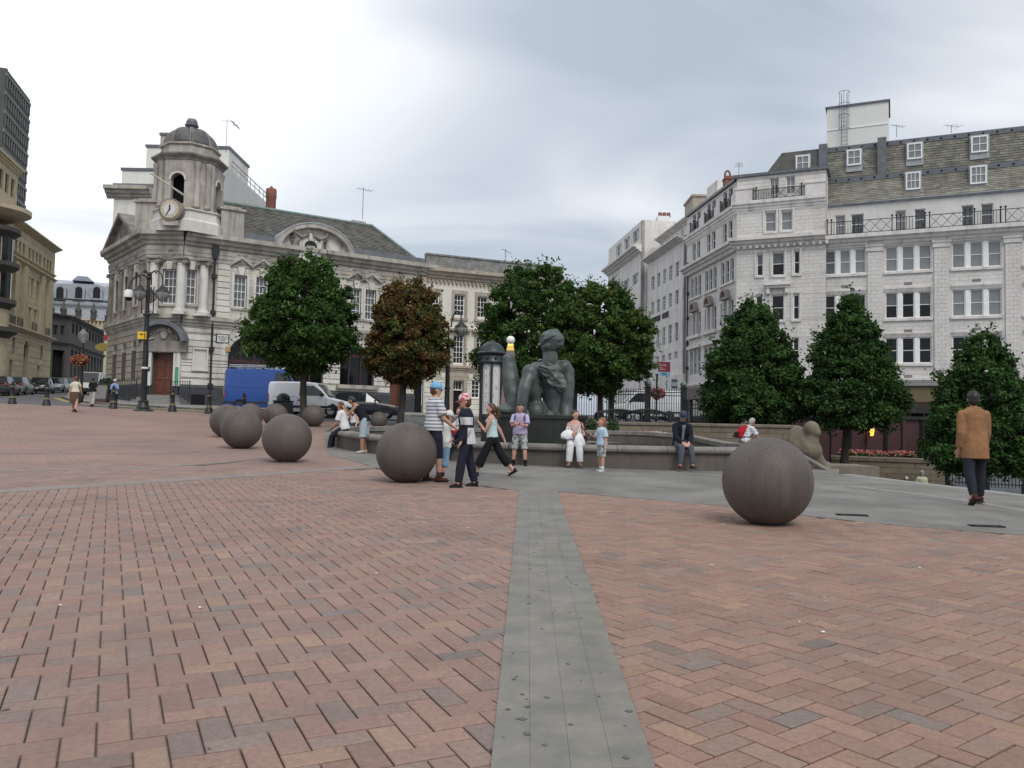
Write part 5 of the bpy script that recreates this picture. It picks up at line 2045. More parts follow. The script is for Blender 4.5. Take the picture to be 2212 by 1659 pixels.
# estate agent's board
b0, b1 = at(1421.5, 812, 78), at(1448, 782, 78)
tb = thing('letting_board', "red and pale blue letting board reading To Let on the white building", 'sign', (b0.x, 78, b0.z))
Fb_ = Facade((b0.x, 78), (b1.x, 78))
wB = Fb_.len
zb0, zb1 = b0.z, b1.z
mb = MB()
Fb_.box(mb, 0, wB, zb0 + (zb1 - zb0) * .3, zb1, -.05, 0)
mb.build('upper_panel', mat('crimson_board', (.28, .025, .05), .5), tb)
mb = MB()
Fb_.box(mb, 0, wB, zb0, zb0 + (zb1 - zb0) * .3 - .002, -.05, .0)
mb.build('lower_panel', mat('pale_blue_board', (.30, .55, .66), .5), tb)
mw_ = mat('white_print', (.75, .72, .72), .6)
letters(Fb_, 'To Let', wB * .37, zb0 + (zb1 - zb0) * .79, .006, wB * .62, (zb1 - zb0) * .18, mw_, tb)
mb = MB()
for k, (a, b, c) in enumerate(((.08, .35, .56), (.08, .62, .46))):
 Fb_.box(mb, wB * a, wB * b, zb0 + (zb1 - zb0) * c, zb0 + (zb1 - zb0) * (c + .03), .001, .005)
mb.build('small_print', mw_, tb)
mb = MB()
for c in (.21, .13, .06):
 Fb_.box(mb, wB * .3, wB * .7, zb0 + (zb1 - zb0) * c, zb0 + (zb1 - zb0) * (c + .035), .001, .005)
mb.build('dark_print', M_INK, tb)
mb = MB()
mb.tube([(b1.x - .3, 78.05, zb0 - .6), (b1.x - .3, 78.05, zb0 + .1)], .05, 6)
mb.build('bracket', M_IRON, tb)
# shop sign below it
s0, s1 = at(1434, 842, 77.5), at(1464, 817, 77.0)
Fs_ = Facade(s0.xy, s1.xy)
ss = thing('shop_sign', 'white shop sign with slate blue square under the letting board', 'sign', s0)
wS = Fs_.len
mb = MB()
Fs_.box(mb, 0, wS, s0.z, s1.z, -.1, 0)
mb.build('panel', mat('white_sign', (.62, .64, .66), .5), ss)
mb = MB()
Fs_.box(mb, wS * .55, wS * .98, s0.z + .12, s1.z - .1, .0, .02)
mb.build('blue_square', mat('slate_blue', (.10, .115, .19), .5), ss)
zm_ = (s0.z + s1.z) / 2
mb = MB()
Fs_.box(mb, wS * .58, wS * .98, zm_ - .17, zm_ + .17, .021, .026)
mb.build('pale_bar', mat('white_sign', (.62, .64, .66), .5), ss)
letters(Fs_, 'arro', wS * .77, zm_, .03, wS * .32, .26, mat('slate_blue', (.10, .115, .19), .5), ss)
mb = MB()
for k in range(5):
 mb.ball(Fs_.W(wS * (.2 + .04 * math.sin(k * 2)), s0.z + .2 + k * .16, .01), (.07, .02, .09), 7, 5)
mb.build('emblem', M_LEAD, ss)
# pale shopfront band under NOH
mb = MB()
FS.box(mb, v0 - 3, u_a, FS.px(1450, 850)[1], FS.px(1450, 812)[1], -.2, .25)
mb.build('shop_fascia', M_STONE_WP, noh)
mb = MB()
FS.box(mb, v0 - 3, u_a, zlo - .5, FS.px(1450, 850)[1], -.3, -.1)
mb.build('shop_glass', M_GL_D, noh)
# ---- far end block
fb = thing('far_white_building', 'pale stone building with curved corner farthest up the right-hand street', 'building', FS.W(v0 - 10, 0, 0))
w1_, w0_ = uS(1388) + .3, uS(1317)
zft = FS.px(1350, 515)[1]
FW = []
for k in range(3):
 uc_ = w1_ - 2.6 - k * 4.2
 for (ya, yb) in ((508, 546), (596, 632), (690, 735)):
  FW.append((uc_ - 1.3, uc_ + 1.3, FS.px(1350, yb)[1], FS.px(1350, ya + 14)[1]))
zf1 = FS.px(1385, 482)[1]
wall(FS, w0_, w1_, zlo, zf1, FW, M_STONE_WP, fb, d=.3)
backing(FS, fb, w0_, w1_ - .2, zlo, zf1 - .2, -.5)
for w in FW:
 window(FS, fb, *w, rows=2, cols=3, glass=M_GL_M, d=.3, recess=.2, fw=.12)
mould(FS, fb, w0_, w1_, FS.px(1350, 575)[1], FS.px(1350, 560)[1], 1.0, M_STONE_WP, 'cornice', base=.3)
Fe = Facade(FS.W(w1_, 0, .3).xy, FS.W(w1_, 0, -9).xy)
wall(Fe, 0, 9.3, zlo, zf1, [], M_STONE_WP, fb, d=0, name='end_wall')
mb = MB()
for x, y0, y1 in ((1433, 463, 505),):
 P0, P1 = at(1421, 466, 97), at(1446, 500, 97)
 mb.box(P0.x, P1.x, 97, 98.5, P1.z - 1, P0.z)
mb.build('white_chimney', M_WFRAME, fb)
mb = MB()
P0 = at(1428, 463, 97)
for k in range(3):
 mb.lathe([(.25, P0.z - .2), (.22, P0.z + .35)], 8, Matrix.Translation((P0.x + k * .5, 97.6, 0)))
mb.build('chimney_pots', M_BRED, fb)

# ================================================================== left side of the street
FT = Facade(at(-40, 430, 64.5).xy, at(120, 536, 85).xy)
tan = thing('tan_sandstone_building', 'long tan sandstone office building receding down the left street', 'building', FT.W(FT.len * .7, 2, 0))
tb_ = 1.6
ztt = FT.px(70, 502)[1]
TW = []
def trow(y0, y1, xs, w_):
 za, zb = FT.px(60, y0)[1], FT.px(60, y1)[1]
 for x in xs:
  u = FT.px(x, 650)[0]
  TW.append((u - w_ / 2, u + w_ / 2, zb, za))
trow(533, 560, (21, 29, 37.5, 46, 59, 67, 75, 82, 92, 99, 105), .62)
trow(596, 640, (19, 37, 59, 68, 80, 97), .75)
trow(662, 712, (18, 35, 57, 66, 78, 96), .75)
trow(738, 772, (16, 34, 62, 95), .8)
TW.append((FT.px(50, 790)[0], FT.px(60, 790)[0], tb_, FT.px(55, 745)[1]))
trow(785, 835, (12, 30, 90), .8)
wall(FT, FT.px(6, 650)[0], FT.len, tb_, ztt, TW, M_TANT, tan, d=-.03)
TI = ashlar(FT, FT.px(6, 650)[0], FT.len, tb_, ztt - .5, TW, .55, 1.6, -.03, .045, .022, .06, bev=.015)
pieces('stone_block', TI, M_TAN, tan, 300, 'stone_blocks')
backing(FT, tan, FT.px(6, 650)[0], FT.len - .3, tb_, ztt - .5)
for w in TW:
 if w[2] == tb_:
  continue
 window(FT, tan, *w, rows=2, cols=1, glass=M_GL_D, frame=mat('green_frame', (.05, .06, .05), .6), recess=.25, fw=.06)
for y0, y1, o_ in ((512, 503, .7), (585, 578, .35), (727, 718, .5), (572, 567, .25)):
 mould(FT, tan, FT.px(6, 650)[0], FT.len, FT.px(70, y0)[1], FT.px(70, y1)[1], o_, M_TANT, 'string_course')
for x0, x1 in ((24, 32), (44, 52), (84, 90), (100, 108)):
 a, b = FT.px(x0, 650)[0], FT.px(x1, 650)[0]
 mb = MB()
 FT.box(mb, a, b, FT.px(60, 722)[1], FT.px(60, 580)[1], 0, .28)
 mb.build('pilaster', M_TANT, tan)
for x in (18, 35, 66, 96):
 u = FT.px(x, 690)[0]
 railing('window_balcony', tan, FT, u - .7, u + .7, FT.px(60, 714)[1], FT.px(60, 696)[1], .35, M_IRON, step=.2)
Fte = Facade(FT.W(FT.len, 0, 0).xy, FT.W(FT.len, 0, -14).xy)
wall(Fte, 0, 14, tb_, ztt, [], M_TANT, tan, d=0, name='end_wall')
# nearer taller block with a bowed bay
FN = Facade(at(-120, 300, 55).xy, at(40, 365, 70).xy)
nt_ = thing('bowed_sandstone_building', 'taller sandstone block with bowed bay at the left edge', 'building', FN.W(FN.len * .8, 2, 0))
znn = FN.px(20, 352)[1]
NWs = []
for x in (2, 15, 27.5):
 u = FN.px(x, 400)[0]
 NWs.append((u - .42, u + .42, FN.px(15, 418)[1], FN.px(15, 375)[1]))
wall(FN, FN.len * .3, FN.len, FN.px(20, 465)[1], znn, NWs, M_TANT, nt_, d=0)
backing(FN, nt_, FN.len * .3, FN.len - .2, FN.px(20, 465)[1], znn - .3)
mould(FN, nt_, FN.len * .3, FN.len, znn - .5, znn + .1, .5, M_TANT, 'cornice')
for w in NWs:
 window(FN, nt_, *w, rows=2, cols=1, recess=.2, frame=mat('green_frame', (.05, .06, .05), .6))
mb = MB()
Pb = FN.W(FN.len * .86, 0, -1.5)
zB0 = FN.px(20, 465)[1]
mb.lathe([(1.9, 1.2), (1.9, zB0 - 1.2)], 28, Matrix.Translation(Pb))
mb.build('bowed_bay', M_TANT, nt_, smooth=40)
for k, (yy, r_) in enumerate(((462, 3.2), (505, 2.5), (580, 2.5), (660, 2.4), (720, 2.6))):
 z = FN.px(20, yy)[1]
 mb = MB()
 mb.lathe([(1.8, z - .7), (r_ * .85, z - .35), (r_, z - .1), (r_, z + .25), (1.8, z + .35)], 28, Matrix.Translation(Pb))
 mb.build('bay_cornice', M_TANT if k == 0 else M_GREYB, nt_, smooth=40)
mb = MB()
for a in [i * .38 for i in range(17)]:
 for z0, z1 in ((FN.px(20, 572)[1], FN.px(20, 515)[1]), (FN.px(20, 650)[1], FN.px(20, 590)[1])):
  Mx = Matrix.Translation(Pb) @ Matrix.Rotation(a, 4, 'Z')
  mb.box(1.86, 1.95, -.27, .27, z0, z1, Mx)
mb.build('bay_window', M_GL_D, nt_)
mb = MB()
FN.box(mb, 0, FN.len - 3.5, 1.2, zB0, -6, -.3)
mb.build('lower_wall', M_TANT, nt_)
# grey tower behind
tw = thing('grey_tower_block', 'dark grey concrete tower block behind the sandstone buildings', 'building', at(20, 700, 130))
FG = Facade(at(13, 150, 127).xy, at(65, 216, 140).xy)
FG2 = Facade(at(-110, 150, 140).xy, at(13, 150, 127).xy)
zgt = FG.px(65, 216)[1]
GW = []
mb = MB()
floor_h = FG.px(55, 300)[1] - FG.px(55, 339)[1]
nfl = 14
gu0 = FG.px(8, 400)[0]
vsg = MB()
FG.box(vsg, 0, FG.len, 0, zgt, -12, 0)
FG2.box(vsg, 0, FG2.len - .05, 0, zgt, -.3, 0)
two = vsg.build('tower_wall', M_CONC, tw)
mf = mat('tower_fin', (.19, .195, .18), .8, var=.1, scale=1, coord='World')
for k in range(nfl):
 z = zgt - 1.2 - k * floor_h
 mb = MB()
 FG.box(mb, 0, FG.len, z - floor_h * .55, z - floor_h * .05, .0, .03)
 mb.build('window_band', M_GL_D, tw)
 mb = MB()
 FG.box(mb, 0, FG.len, z, z + .5, 0, .2)
 u = .4
 while u < FG.len:
  FG.box(mb, u, u + .5, z - floor_h * .56, z - .0, 0, .14)
  u += 1.25
 mb.build('floor_fins', mf, tw, kind='stuff')
# dark grey building at the bend, glass-roofed building behind
dg = thing('dark_grey_building', 'low dark grey stone building at the bend of the street', 'building', at(160, 840, 104))
FD0 = Facade(at(100, 700, 98).xy, at(150, 700, 101).xy)
FD1 = Facade(at(150, 700, 101).xy, at(226, 720, 122).xy)
zg1 = FD0.px(130, 682)[1]
zgb = 1.8
H0 = [win_px(FD0, 114, 125, 702, 724), win_px(FD0, 130, 139, 703, 724)]
wall(FD0, 0, FD0.len, zgb, zg1, H0 + [(FD0.px(112, 800)[0], FD0.px(138, 800)[0], zgb, FD0.px(125, 756)[1])], M_GREYB, dg)
H1 = []
for k in range(10):
 u = 1.5 + k * (FD1.len - 2) / 10
 H1.append((u, u + 1.0, FD1.px(175, 728)[1], FD1.px(175, 706)[1]))
 H1.append((u, u + 1.1, zgb + .4, FD1.px(175, 762)[1]))
wall(FD1, 0, FD1.len, zgb, zg1, H1, M_GREYB, dg)
backing(FD0, dg, .2, FD0.len, zgb, zg1 - .4, -.6)
backing(FD1, dg, .2, FD1.len, zgb, zg1 - .4, -.6)
for w in H0:
 window(FD0, dg, *w, rows=1, cols=1, recess=.2, frame=M_GREYB)
for w in H1:
 window(FD1, dg, *w, rows=1, cols=1, recess=.2, frame=M_GREYB)
for F in (FD0, FD1):
 mould(F, dg, 0, F.len, F.px(150, 748)[1], F.px(150, 740)[1], .3, M_GREYB, 'string_course')
 mould(F, dg, 0, F.len, zg1 - .3, zg1 + .2, .5, M_GREYB, 'coping')
glb = thing('glass_roofed_building', 'building with pale grey glazed roof and round-topped dormers at the street end', 'building', at(180, 700, 140))
FGl = Facade(at(96, 760, 138).xy, at(262, 760, 142).xy)
M_GROOF = mat('glazed_roof', (.30, .34, .40), .3, var=.15, scale=.5, coord='World', spec=.8)
z0, z1, z2 = FGl.px(180, 702)[1], FGl.px(180, 660)[1], FGl.px(180, 597)[1]
mb = MB()
FGl.box(mb, 0, FGl.len, 0, z1 - 2.2, -8, 0)
mb.build('wall', M_TANT, glb)
mb = MB()
FGl.prof(mb, [(-6, z2), (-3.5, z2 - 1), (-1.2, z1 + .2), (0, z1 - 2.2), (-8, z1 - 2.2)], 0, FGl.len)
mb.build('glazed_roof', M_GROOF, glb)
mb = MB()
FGl.poly(mb, [(FGl.px(148, 595)[0], z2 - .2), (FGl.px(196, 595)[0], z2 - .2), (FGl.px(182, 588)[0], FGl.px(180, 589)[1]), (FGl.px(160, 588)[0], FGl.px(180, 589)[1])], -8, -4)
mb.build('lantern', M_GROOF, glb)
for k in range(60):
 u = FGl.len * k / 60
 mb = MB()
 mb.tube([FGl.W(u, z1 - 2.1, .05), FGl.W(u, z1 + .25, -1.15), FGl.W(u, z2 - .95, -3.4)], .06, 4)
 mb.build('glazing_bar', M_LEADP, glb)
for x in (127, 168, 207):
 u, z = FGl.px(x, 628)
 mb = MB()
 FGl.poly(mb, [(u - .9, z - 1.4), (u + .9, z - 1.4), (u + .9, z + .4)] + arch_pts(u, z + .4, .9, 0, math.pi, 8)[1:-1] + [(u - .9, z + .4)], -3, -1.2)
 o = mb.build('dormer', M_LEADP, glb)
 mb = MB()
 FGl.poly(mb, [(u - .55, z - 1.1), (u + .55, z - 1.1), (u + .55, z + .3)] + arch_pts(u, z + .3, .55, 0, math.pi, 8)[1:-1] + [(u - .55, z + .3)], -1.2, -1.15)
 mb.build('dormer_glass', M_GL_D, o)
mb = MB()
FGl.box(mb, 0, FGl.len, FGl.px(180, 650)[1], FGl.px(180, 647)[1], -.5, .1)
mb.build('walkway_rail', M_IRON, glb)
mb = MB()
u = 0
while u < FGl.len:
 FGl.box(mb, u, u + .2, z1 - 3.6, z1 - 2.5, .1, .35)
 u += .6
FGl.box(mb, 0, FGl.len, z1 - 2.5, z1 - 2.25, 0, .45)
FGl.box(mb, 0, FGl.len, z1 - 3.9, z1 - 3.6, 0, .45)
mb.build('balustrade', M_TANT, glb, kind='stuff')
for x in (110, 137, 169, 202, 236):
 u = FGl.px(x, 690)[0]
 mb = MB()
 mb.lathe([(.5, z1 - 2.3), (.3, z1 - 1.6), (.55, z1 - 1.1), (.55, z1 - .8), (.2, z1 - .4), (.15, z1 + .3), (0, z1 + .6)], 8, Matrix.Translation(FGl.W(u, 0, .3)))
 mb.build('urn', M_GREYB, glb, smooth=40)
# ================================================================== white rendered blocks behind the clock tower
wbk = thing('white_rendered_block', 'plain white rendered office block rising behind the clock tower', 'building', at(380, 600, 80))
def slab(x0, x1, yt, dep, thick, m, nm, yb=640, cop=True):
 a, b = at(x0, yt, dep), at(x1, yt, dep)
 F = Facade(a.xy, b.xy)
 mb = MB()
 F.box(mb, 0, F.len, 2, a.z, -thick, 0)
 o = mb.build(nm, m, wbk)
 if cop:
  mb = MB()
  F.box(mb, -.1, F.len + .1, a.z, a.z + .25, -thick - .1, .12)
  mb.build('coping', M_LEAD, o)
 return F, a.z
slab(317, 495, 318, 80, 6, M_RENDER, 'wall')
slab(264, 340, 368, 78, 5, M_RENDER, 'wall')
F_, z_ = slab(247, 330, 402, 76, 8, M_RENDER, 'wall')
mould(F_, wbk, -.6, F_.len, z_ - 1.2, z_ - .1, .9, M_PORTM, 'cornice')
slab(347, 392, 292, 84, 5, M_PORTM, 'wall')
F_ = Facade(at(482, 450, 79).xy, at(578, 450, 86).xy)
mb = MB()
za, zb = F_.px(497, 366)[1], F_.px(575, 438)[1]
F_.poly(mb, [(0, 4), (F_.len, 4), (F_.len, zb), (F_.px(500, 366)[0], za), (0, za)], -8, 0)
o = mb.build('ribbed_cladding', mat('pale_cladding', (.50, .51, .51), .5, var=.04, scale=1, coord='World'), wbk)
for k in range(26):
 u = F_.len * (k + .5) / 26
 mb = MB()
 zt_ = za if u < F_.px(500, 366)[0] else za + (zb - za) * (u - F_.px(500, 366)[0]) / (F_.len - F_.px(500, 366)[0])
 F_.box(mb, u - .05, u + .05, 8, zt_ - .05, 0, .06)
 mb.build('cladding_rib', mat('pale_cladding', (.50, .51, .51), .5), o)
mb = MB()
pts = [F_.W(F_.px(500, 366)[0], za + .9, 0), F_.W(F_.len, zb + .9, 0)]
mb.tube(pts, .05, 5)
mb.tube([p - Vector((0, 0, .45)) for p in pts], .04, 5)
for k in range(9):
 p = pts[0].lerp(pts[1], k / 8)
 mb.tube([p, p - Vector((0, 0, .95))], .04, 5)
mb.build('roof_handrail', M_LEADP, o)
aerial(at(488, 330, 80), 3.4, 'mast aerial on the white block right of the dome', rot=.4, n=3, w=.2)

# ================================================================== fountain basin with a bronze figure
M_RIM = mat('basin_rim_stone', (.25, .235, .205), .75, color2=(.165, .155, .14), scale=2.5, coord='World', streak=(3, (.08, .075, .065), .5), bump=.2, bscale=40, detail=8)
M_BWALL = mat('basin_wall_stone', (.135, .115, .098), .85, color2=(.085, .075, .066), scale=1.6, coord='World', streak=(2.2, (.05, .046, .04), .6), detail=8)
M_WATER = mat('dark_water', (.012, .018, .014), .08, spec=.6, bump=.25, bscale=5, coord='World')
M_ALGAE = mat('algae_wall', (.016, .02, .012), .35, color2=(.006, .007, .006), scale=3, coord='World', streak=(4, (.035, .045, .02), .5), spec=.6)
M_BRONZE = mat('weathered_bronze', (.085, .108, .102), .45, color2=(.04, .054, .052), scale=2.2, streak=(3.0, (.17, .20, .195), .45), bump=.25, bscale=18, detail=8, spec=.5)
BC = Vector((2.47, 26.82))
BA, BB = 7.5, 7.5
RIMZ = EYE.z - .47
ba = thing('fountain_basin', 'large round stone fountain basin with broad seat-height rim', 'fountain', (BC.x, BC.y, RIMZ - .5))
NSEG = 40
def rim_pt(a, off=0.0):
 x, y = (BA + (.55 if math.cos(a) < 0 else 0) + off) * math.cos(a), (BB + off) * math.sin(a)
 return BC + Vector((min(x, 4.6 + off), y))
def rim_z(a):
 p = rim_pt(a)
 return max(RIMZ, min(gz(p.x, p.y) + .5, RIMZ + .25))
cop_prof = [(-.36, -.16), (-.36, -.02), (-.33, 0.0), (.0, .0), (.07, -.025), (.10, -.075), (.09, -.125), (.05, -.16)]
for k in range(NSEG):
 a0, a1 = 2 * math.pi * k / NSEG + .0009, 2 * math.pi * (k + 1) / NSEG - .0009
 mb = MB()
 n = len(cop_prof)
 vs_ = []
 for j in range(4):
  a = a0 + (a1 - a0) * j / 3
  for o, z in cop_prof:
   p = rim_pt(a, o)
   vs_.append((p.x, p.y, rim_z(a) + z))
 fs = [(j * n + i, (j + 1) * n + i, (j + 1) * n + (i + 1) % n, j * n + (i + 1) % n) for j in range(3) for i in range(n)]
 fs += [tuple(range(n)), tuple(range(4 * n - 1, 3 * n - 1, -1))]
 mb.add(vs_, fs)
 mb.build('coping_stone', M_RIM, ba, smooth=35)
mb = MB()
n = 96
vs_ = []
for i in range(n):
 a = 2 * math.pi * i / n
 for o, lo in ((0.0, 0), (0.0, 1), (-.32, 0), (-.32, 1)):
  p = rim_pt(a, o)
  vs_.append((p.x, p.y, (rim_z(a) - .14) if not lo else min(gz(p.x, p.y) - .3, rim_z(a) - .6)))
fs = []
for i in range(n):
 j = (i + 1) % n
 fs += [(i * 4, i * 4 + 1, j * 4 + 1, j * 4), (i * 4 + 2, j * 4 + 2, j * 4 + 3, i * 4 + 3)]
mb.add(vs_, fs)
mb.build('basin_wall', M_BWALL, ba, smooth=40)
mb = MB()
WZ = RIMZ - .22
mb.add([(BC.x, BC.y, WZ)] + [(*rim_pt(2 * math.pi * i / n, -.33), WZ) for i in range(n)], [(0, 1 + i, 1 + (i + 1) % n) for i in range(n)])
mb.build('water', M_WATER, ba)
# upper drum the figure sits on
DP = at(1152, 900, 24.6)
drz = at(1152, 897, 24.6).z
mb = MB()
Mx = Matrix.Translation((DP.x, DP.y, 0))
mb.lathe([(1.55, WZ - .4), (1.55, drz - .12), (1.62, drz - .1), (1.62, drz), (1.3, drz + .005), (0, drz + .01)], 48, Mx)
mb.build('upper_drum', M_ALGAE, ba, smooth=35)
# pale inner ledge at the back
# ---- the figure
fg = thing('bronze_figure', 'weathered green bronze seated figure on the fountain drum', 'statue', (DP.x, DP.y, drz))
def zp(zx, zy, dd=0.0):
 """place from the enlarged picture of the figure"""
 px, py = 887.8 + zx / 4.026, 665.8 + zy / 4.026
 return at(px, py, 24.6 + dd)
sm = 24.6 / FPX / 4.026          # metres for one unit there
def st_t(mb, pts, rads, n=14):
 P = [zp(*p) for p in pts]
 mb.tube(P, [r * sm for r in rads], n)
 for p, r in zip(P, rads):
  mb.ball(p, r * sm, 14, 9)
mb = MB()
hc = zp(1228, 285)
mb.ball(hc, (88 * sm, 90 * sm, 72 * sm), 18, 12)
mb.ball(zp(1195, 330, -.05), (70 * sm, 80 * sm, 55 * sm), 14, 9)
mb.ball(zp(1150, 275, 0), (40 * sm, 60 * sm, 45 * sm), 10, 8)
st_t(mb, [(1210, 370, 0), (1208, 470, 0)], [66, 72])
st_t(mb, [(1330, 520, .0), (1365, 560, 0), (1370, 700, -.05), (1352, 860, -.05), (1345, 950, -.1)], [70, 58, 52, 56, 62])
st_t(mb, [(1100, 540, .1), (1210, 560, .1), (1320, 530, .05)], [75, 100, 80])
st_t(mb, [(1210, 560, .15), (1235, 700, .25), (1260, 860, .3), (1265, 930, .3)], [110, 105, 105, 115])
st_t(mb, [(1030, 560, -.2), (1050, 700, -.1), (1085, 850, .1), (1130, 930, .2)], [72, 70, 64, 62])
st_t(mb, [(1030, 570, -.2), (985, 700, -.45), (965, 830, -.5), (955, 920, -.5)], [66, 56, 48, 46])
st_t(mb, [(850, 445, .15), (862, 560, .15), (880, 700, .1), (905, 820, .05), (925, 905, 0)], [54, 68, 78, 82, 72])
st_t(mb, [(900, 850, 0), (1000, 800, .05), (1090, 740, .15)], [66, 55, 50])
st_t(mb, [(890, 890, -.05), (800, 885, -.1), (755, 880, -.1)], [50, 38, 30])
mb.ball(zp(1085, 905, -.1), (75 * sm, 90 * sm, 90 * sm), 12, 8)
body = mb.build('figure', M_BRONZE, fg, smooth=True)
md = body.modifiers.new('remesh', 'REMESH')
md.mode = 'VOXEL'
md.voxel_size = .035
md.use_smooth_shade = True
md = body.modifiers.new('smooth', 'SMOOTH')
md.iterations = 4
tx = bpy.data.textures.new('facets', 'VORONOI')
tx.noise_scale = .32
md = body.modifiers.new('chiselled', 'DISPLACE')
md.texture = tx
md.strength = .035
md.mid_level = .4
rk = random.Random(2)
mb = MB()                                   # rough-hewn hair mass, flat facets
mb.ball((0, 0, 0), 1, 11, 8)
mb.v = [tuple(hc + Vector((x * 114 * sm, y * 116 * sm, z * 97 * sm)) * 1.0 + Vector((rk.uniform(-1, 1), rk.uniform(-1, 1), rk.uniform(-1, 1))) * 15 * sm) for x, y, z in mb.v]
mb.build('hewn_head', M_BRONZE, fg)
mb = MB()                                   # angular drape across the back
cx_, cy_ = [], []
gu, gv = 9, 6
A0, A1, B0, B1 = (1075, 478), (1290, 470), (1300, 745), (1385, 660)
vs_ = []
for i in range(gu + 1):
 s_ = i / gu
 for j in range(gv + 1):
  q = j / gv
  x = (A0[0] + (B0[0] - A0[0]) * s_) * (1 - q) + (A1[0] - 60 + (B1[0] - A1[0] + 60) * s_) * q
  y = (A0[1] + 40 + (B0[1] - A0[1] - 40) * s_) * (1 - q) + (A1[1] + (B1[1] - A1[1]) * s_) * q
  vs_.append(zp(x + rk.uniform(-9, 9), y + rk.uniform(-9, 9), -.36 + .10 * abs(q - .5) * 2 + rk.uniform(-.03, .03) + .1 * s_))
n_ = len(vs_)
vs_ += [v + Vector((0, .22, -.02)) for v in vs_]
fs = []
for i in range(gu):
 for j in range(gv):
  a = i * (gv + 1) + j
  fs += [(a, a + 1, a + gv + 2), (a, a + gv + 2, a + gv + 1)]
for i in range(gu):
 for j in (0, gv):
  a = i * (gv + 1) + j
  fs.append((a, a + gv + 1, n_ + a + gv + 1, n_ + a))
for j in range(gv):
 for i in (0, gu):
  a = i * (gv + 1) + j
  fs.append((a, a + 1, n_ + a + 1, n_ + a))
mb.add(vs_, fs)
mb.build('hewn_drape', mat('pale_bronze', (.125, .15, .14), .5, color2=(.065, .082, .078), scale=3, bump=.3, bscale=14, detail=8), fg)
mb = MB()
for (zx, zy, hh) in ((1060, 935, 130), (1110, 935, 150), (1165, 935, 100), (1005, 940, 70), (1200, 940, 60), (950, 940, 35), (1280, 945, 40), (830, 940, 25)):
 p0 = zp(zx, zy + 5, rk.uniform(-.25, .1))
 n = 7
 ring_ = [(p0.x + rk.uniform(.7, 1.2) * 62 * sm * math.cos(i * 6.283 / n), p0.y + rk.uniform(.7, 1.2) * .3 * math.sin(i * 6.283 / n), drz - .02) for i in range(n)]
 top = (p0.x + rk.uniform(-.05, .05), p0.y, drz + hh * sm)
 mid = [(p0.x + (q[0] - p0.x) * rk.uniform(.45, .7), p0.y + (q[1] - p0.y) * .6, drz + hh * sm * rk.uniform(.35, .6)) for q in ring_]
 mb.add(ring_ + mid + [top], [(i, (i + 1) % n, n + (i + 1) % n, n + i) for i in range(n)] + [(n + i, n + (i + 1) % n, 2 * n) for i in range(n)])
mb.build('rocky_base', M_BRONZE, fg)
# ---- obelisk lamp with white globe behind the figure
P = at(1103, 735, 33.0)
gP = Vector((P.x, P.y, gz(P.x, P.y)))
ob = thing('globe_obelisk', 'slender tapering stone obelisk topped with gilt cone and white globe', 'obelisk', gP)
M_WGL = mat('white_globe', (.80, .80, .78), .35, spec=.5)
mb = MB()
mb.ball(P, .175, 20, 14)
mb.build('globe', M_WGL, ob, smooth=True)
M4 = Matrix.Translation((P.x, P.y, 0)) @ Matrix.Rotation(R(45), 4, 'Z')
mb = MB()
mb.lathe([(.12, P.z - .13), (.17, P.z - .22), (.22, P.z - .42)], 4, M4)
mb.build('gilt_cone', mat('gold_leaf', (.75, .52, .10), .35, metal=.7), ob)
mb = MB()
mb.lathe([(.225, P.z - .42), (.34, P.z - 1.3), (.62, gP.z + .1), (.7, gP.z + .1), (.7, gP.z - .2)], 4, M4)
mb.build('shaft', mat('red_brown_stone', (.19, .15, .125), .8, var=.2, scale=4), ob)
# ---- advertising column
P = ground_at(1059, 36.5)
ac = thing('advertising_column', 'dark green round advertising column with domed cap and white posters', 'poster column', P)
M_DKG = mat('dark_green_paint', (.022, .03, .032), .4, var=.25, scale=3, spec=.5)
zt_ = at(1059, 735, 36.5).z
h_ = zt_ - P.z
Mx = Matrix.Translation(P)
k_ = 36.5 / FPX
mb = MB()
mb.lathe([(.62, 0), (.62, .22), (.55, .3), (.5, .34)], 24, Mx)
mb.build('base', M_DKG, ac, smooth=35)
mb = MB()
cz = at(1059, 786, 36.5).z - P.z
mb.lathe([(.47, .3), (.47, cz)], 32, Mx)
mb.build('drum', mat('poster_drum', (.50, .50, .49), .7, var=.06, scale=2), ac, smooth=35)
for i in range(6):
 a = i * math.pi / 3 + .55
 mb = MB()
 mb.box(.44, .56, -.055, .055, .3, cz, Mx @ Matrix.Rotation(a, 4, 'Z'))
 mb.build('mullion', M_DKG, ac)
mb = MB()
mb.lathe([(.6, cz - .02), (.64, cz + .06), (.60, cz + .12), (.57, cz + .34), (.66, cz + .40), (.70, cz + .46), (.66, cz + .5), (.62, cz + .52), (.52, cz + .72), (.34, cz + .90), (.16, cz + .97), (.13, h_ - .1), (.06, h_), (0, h_ + .03)], 28, Mx)
mb.build('domed_cap', M_DKG, ac, smooth=30)
mb = MB()
for i in range(10):
 a = i * math.pi / 5
 mb.ball(Mx @ Vector((.63 * math.cos(a), .63 * math.sin(a), cz + .24)), .06, 8, 6)
mb.build('cap_bosses', M_DKG, ac)
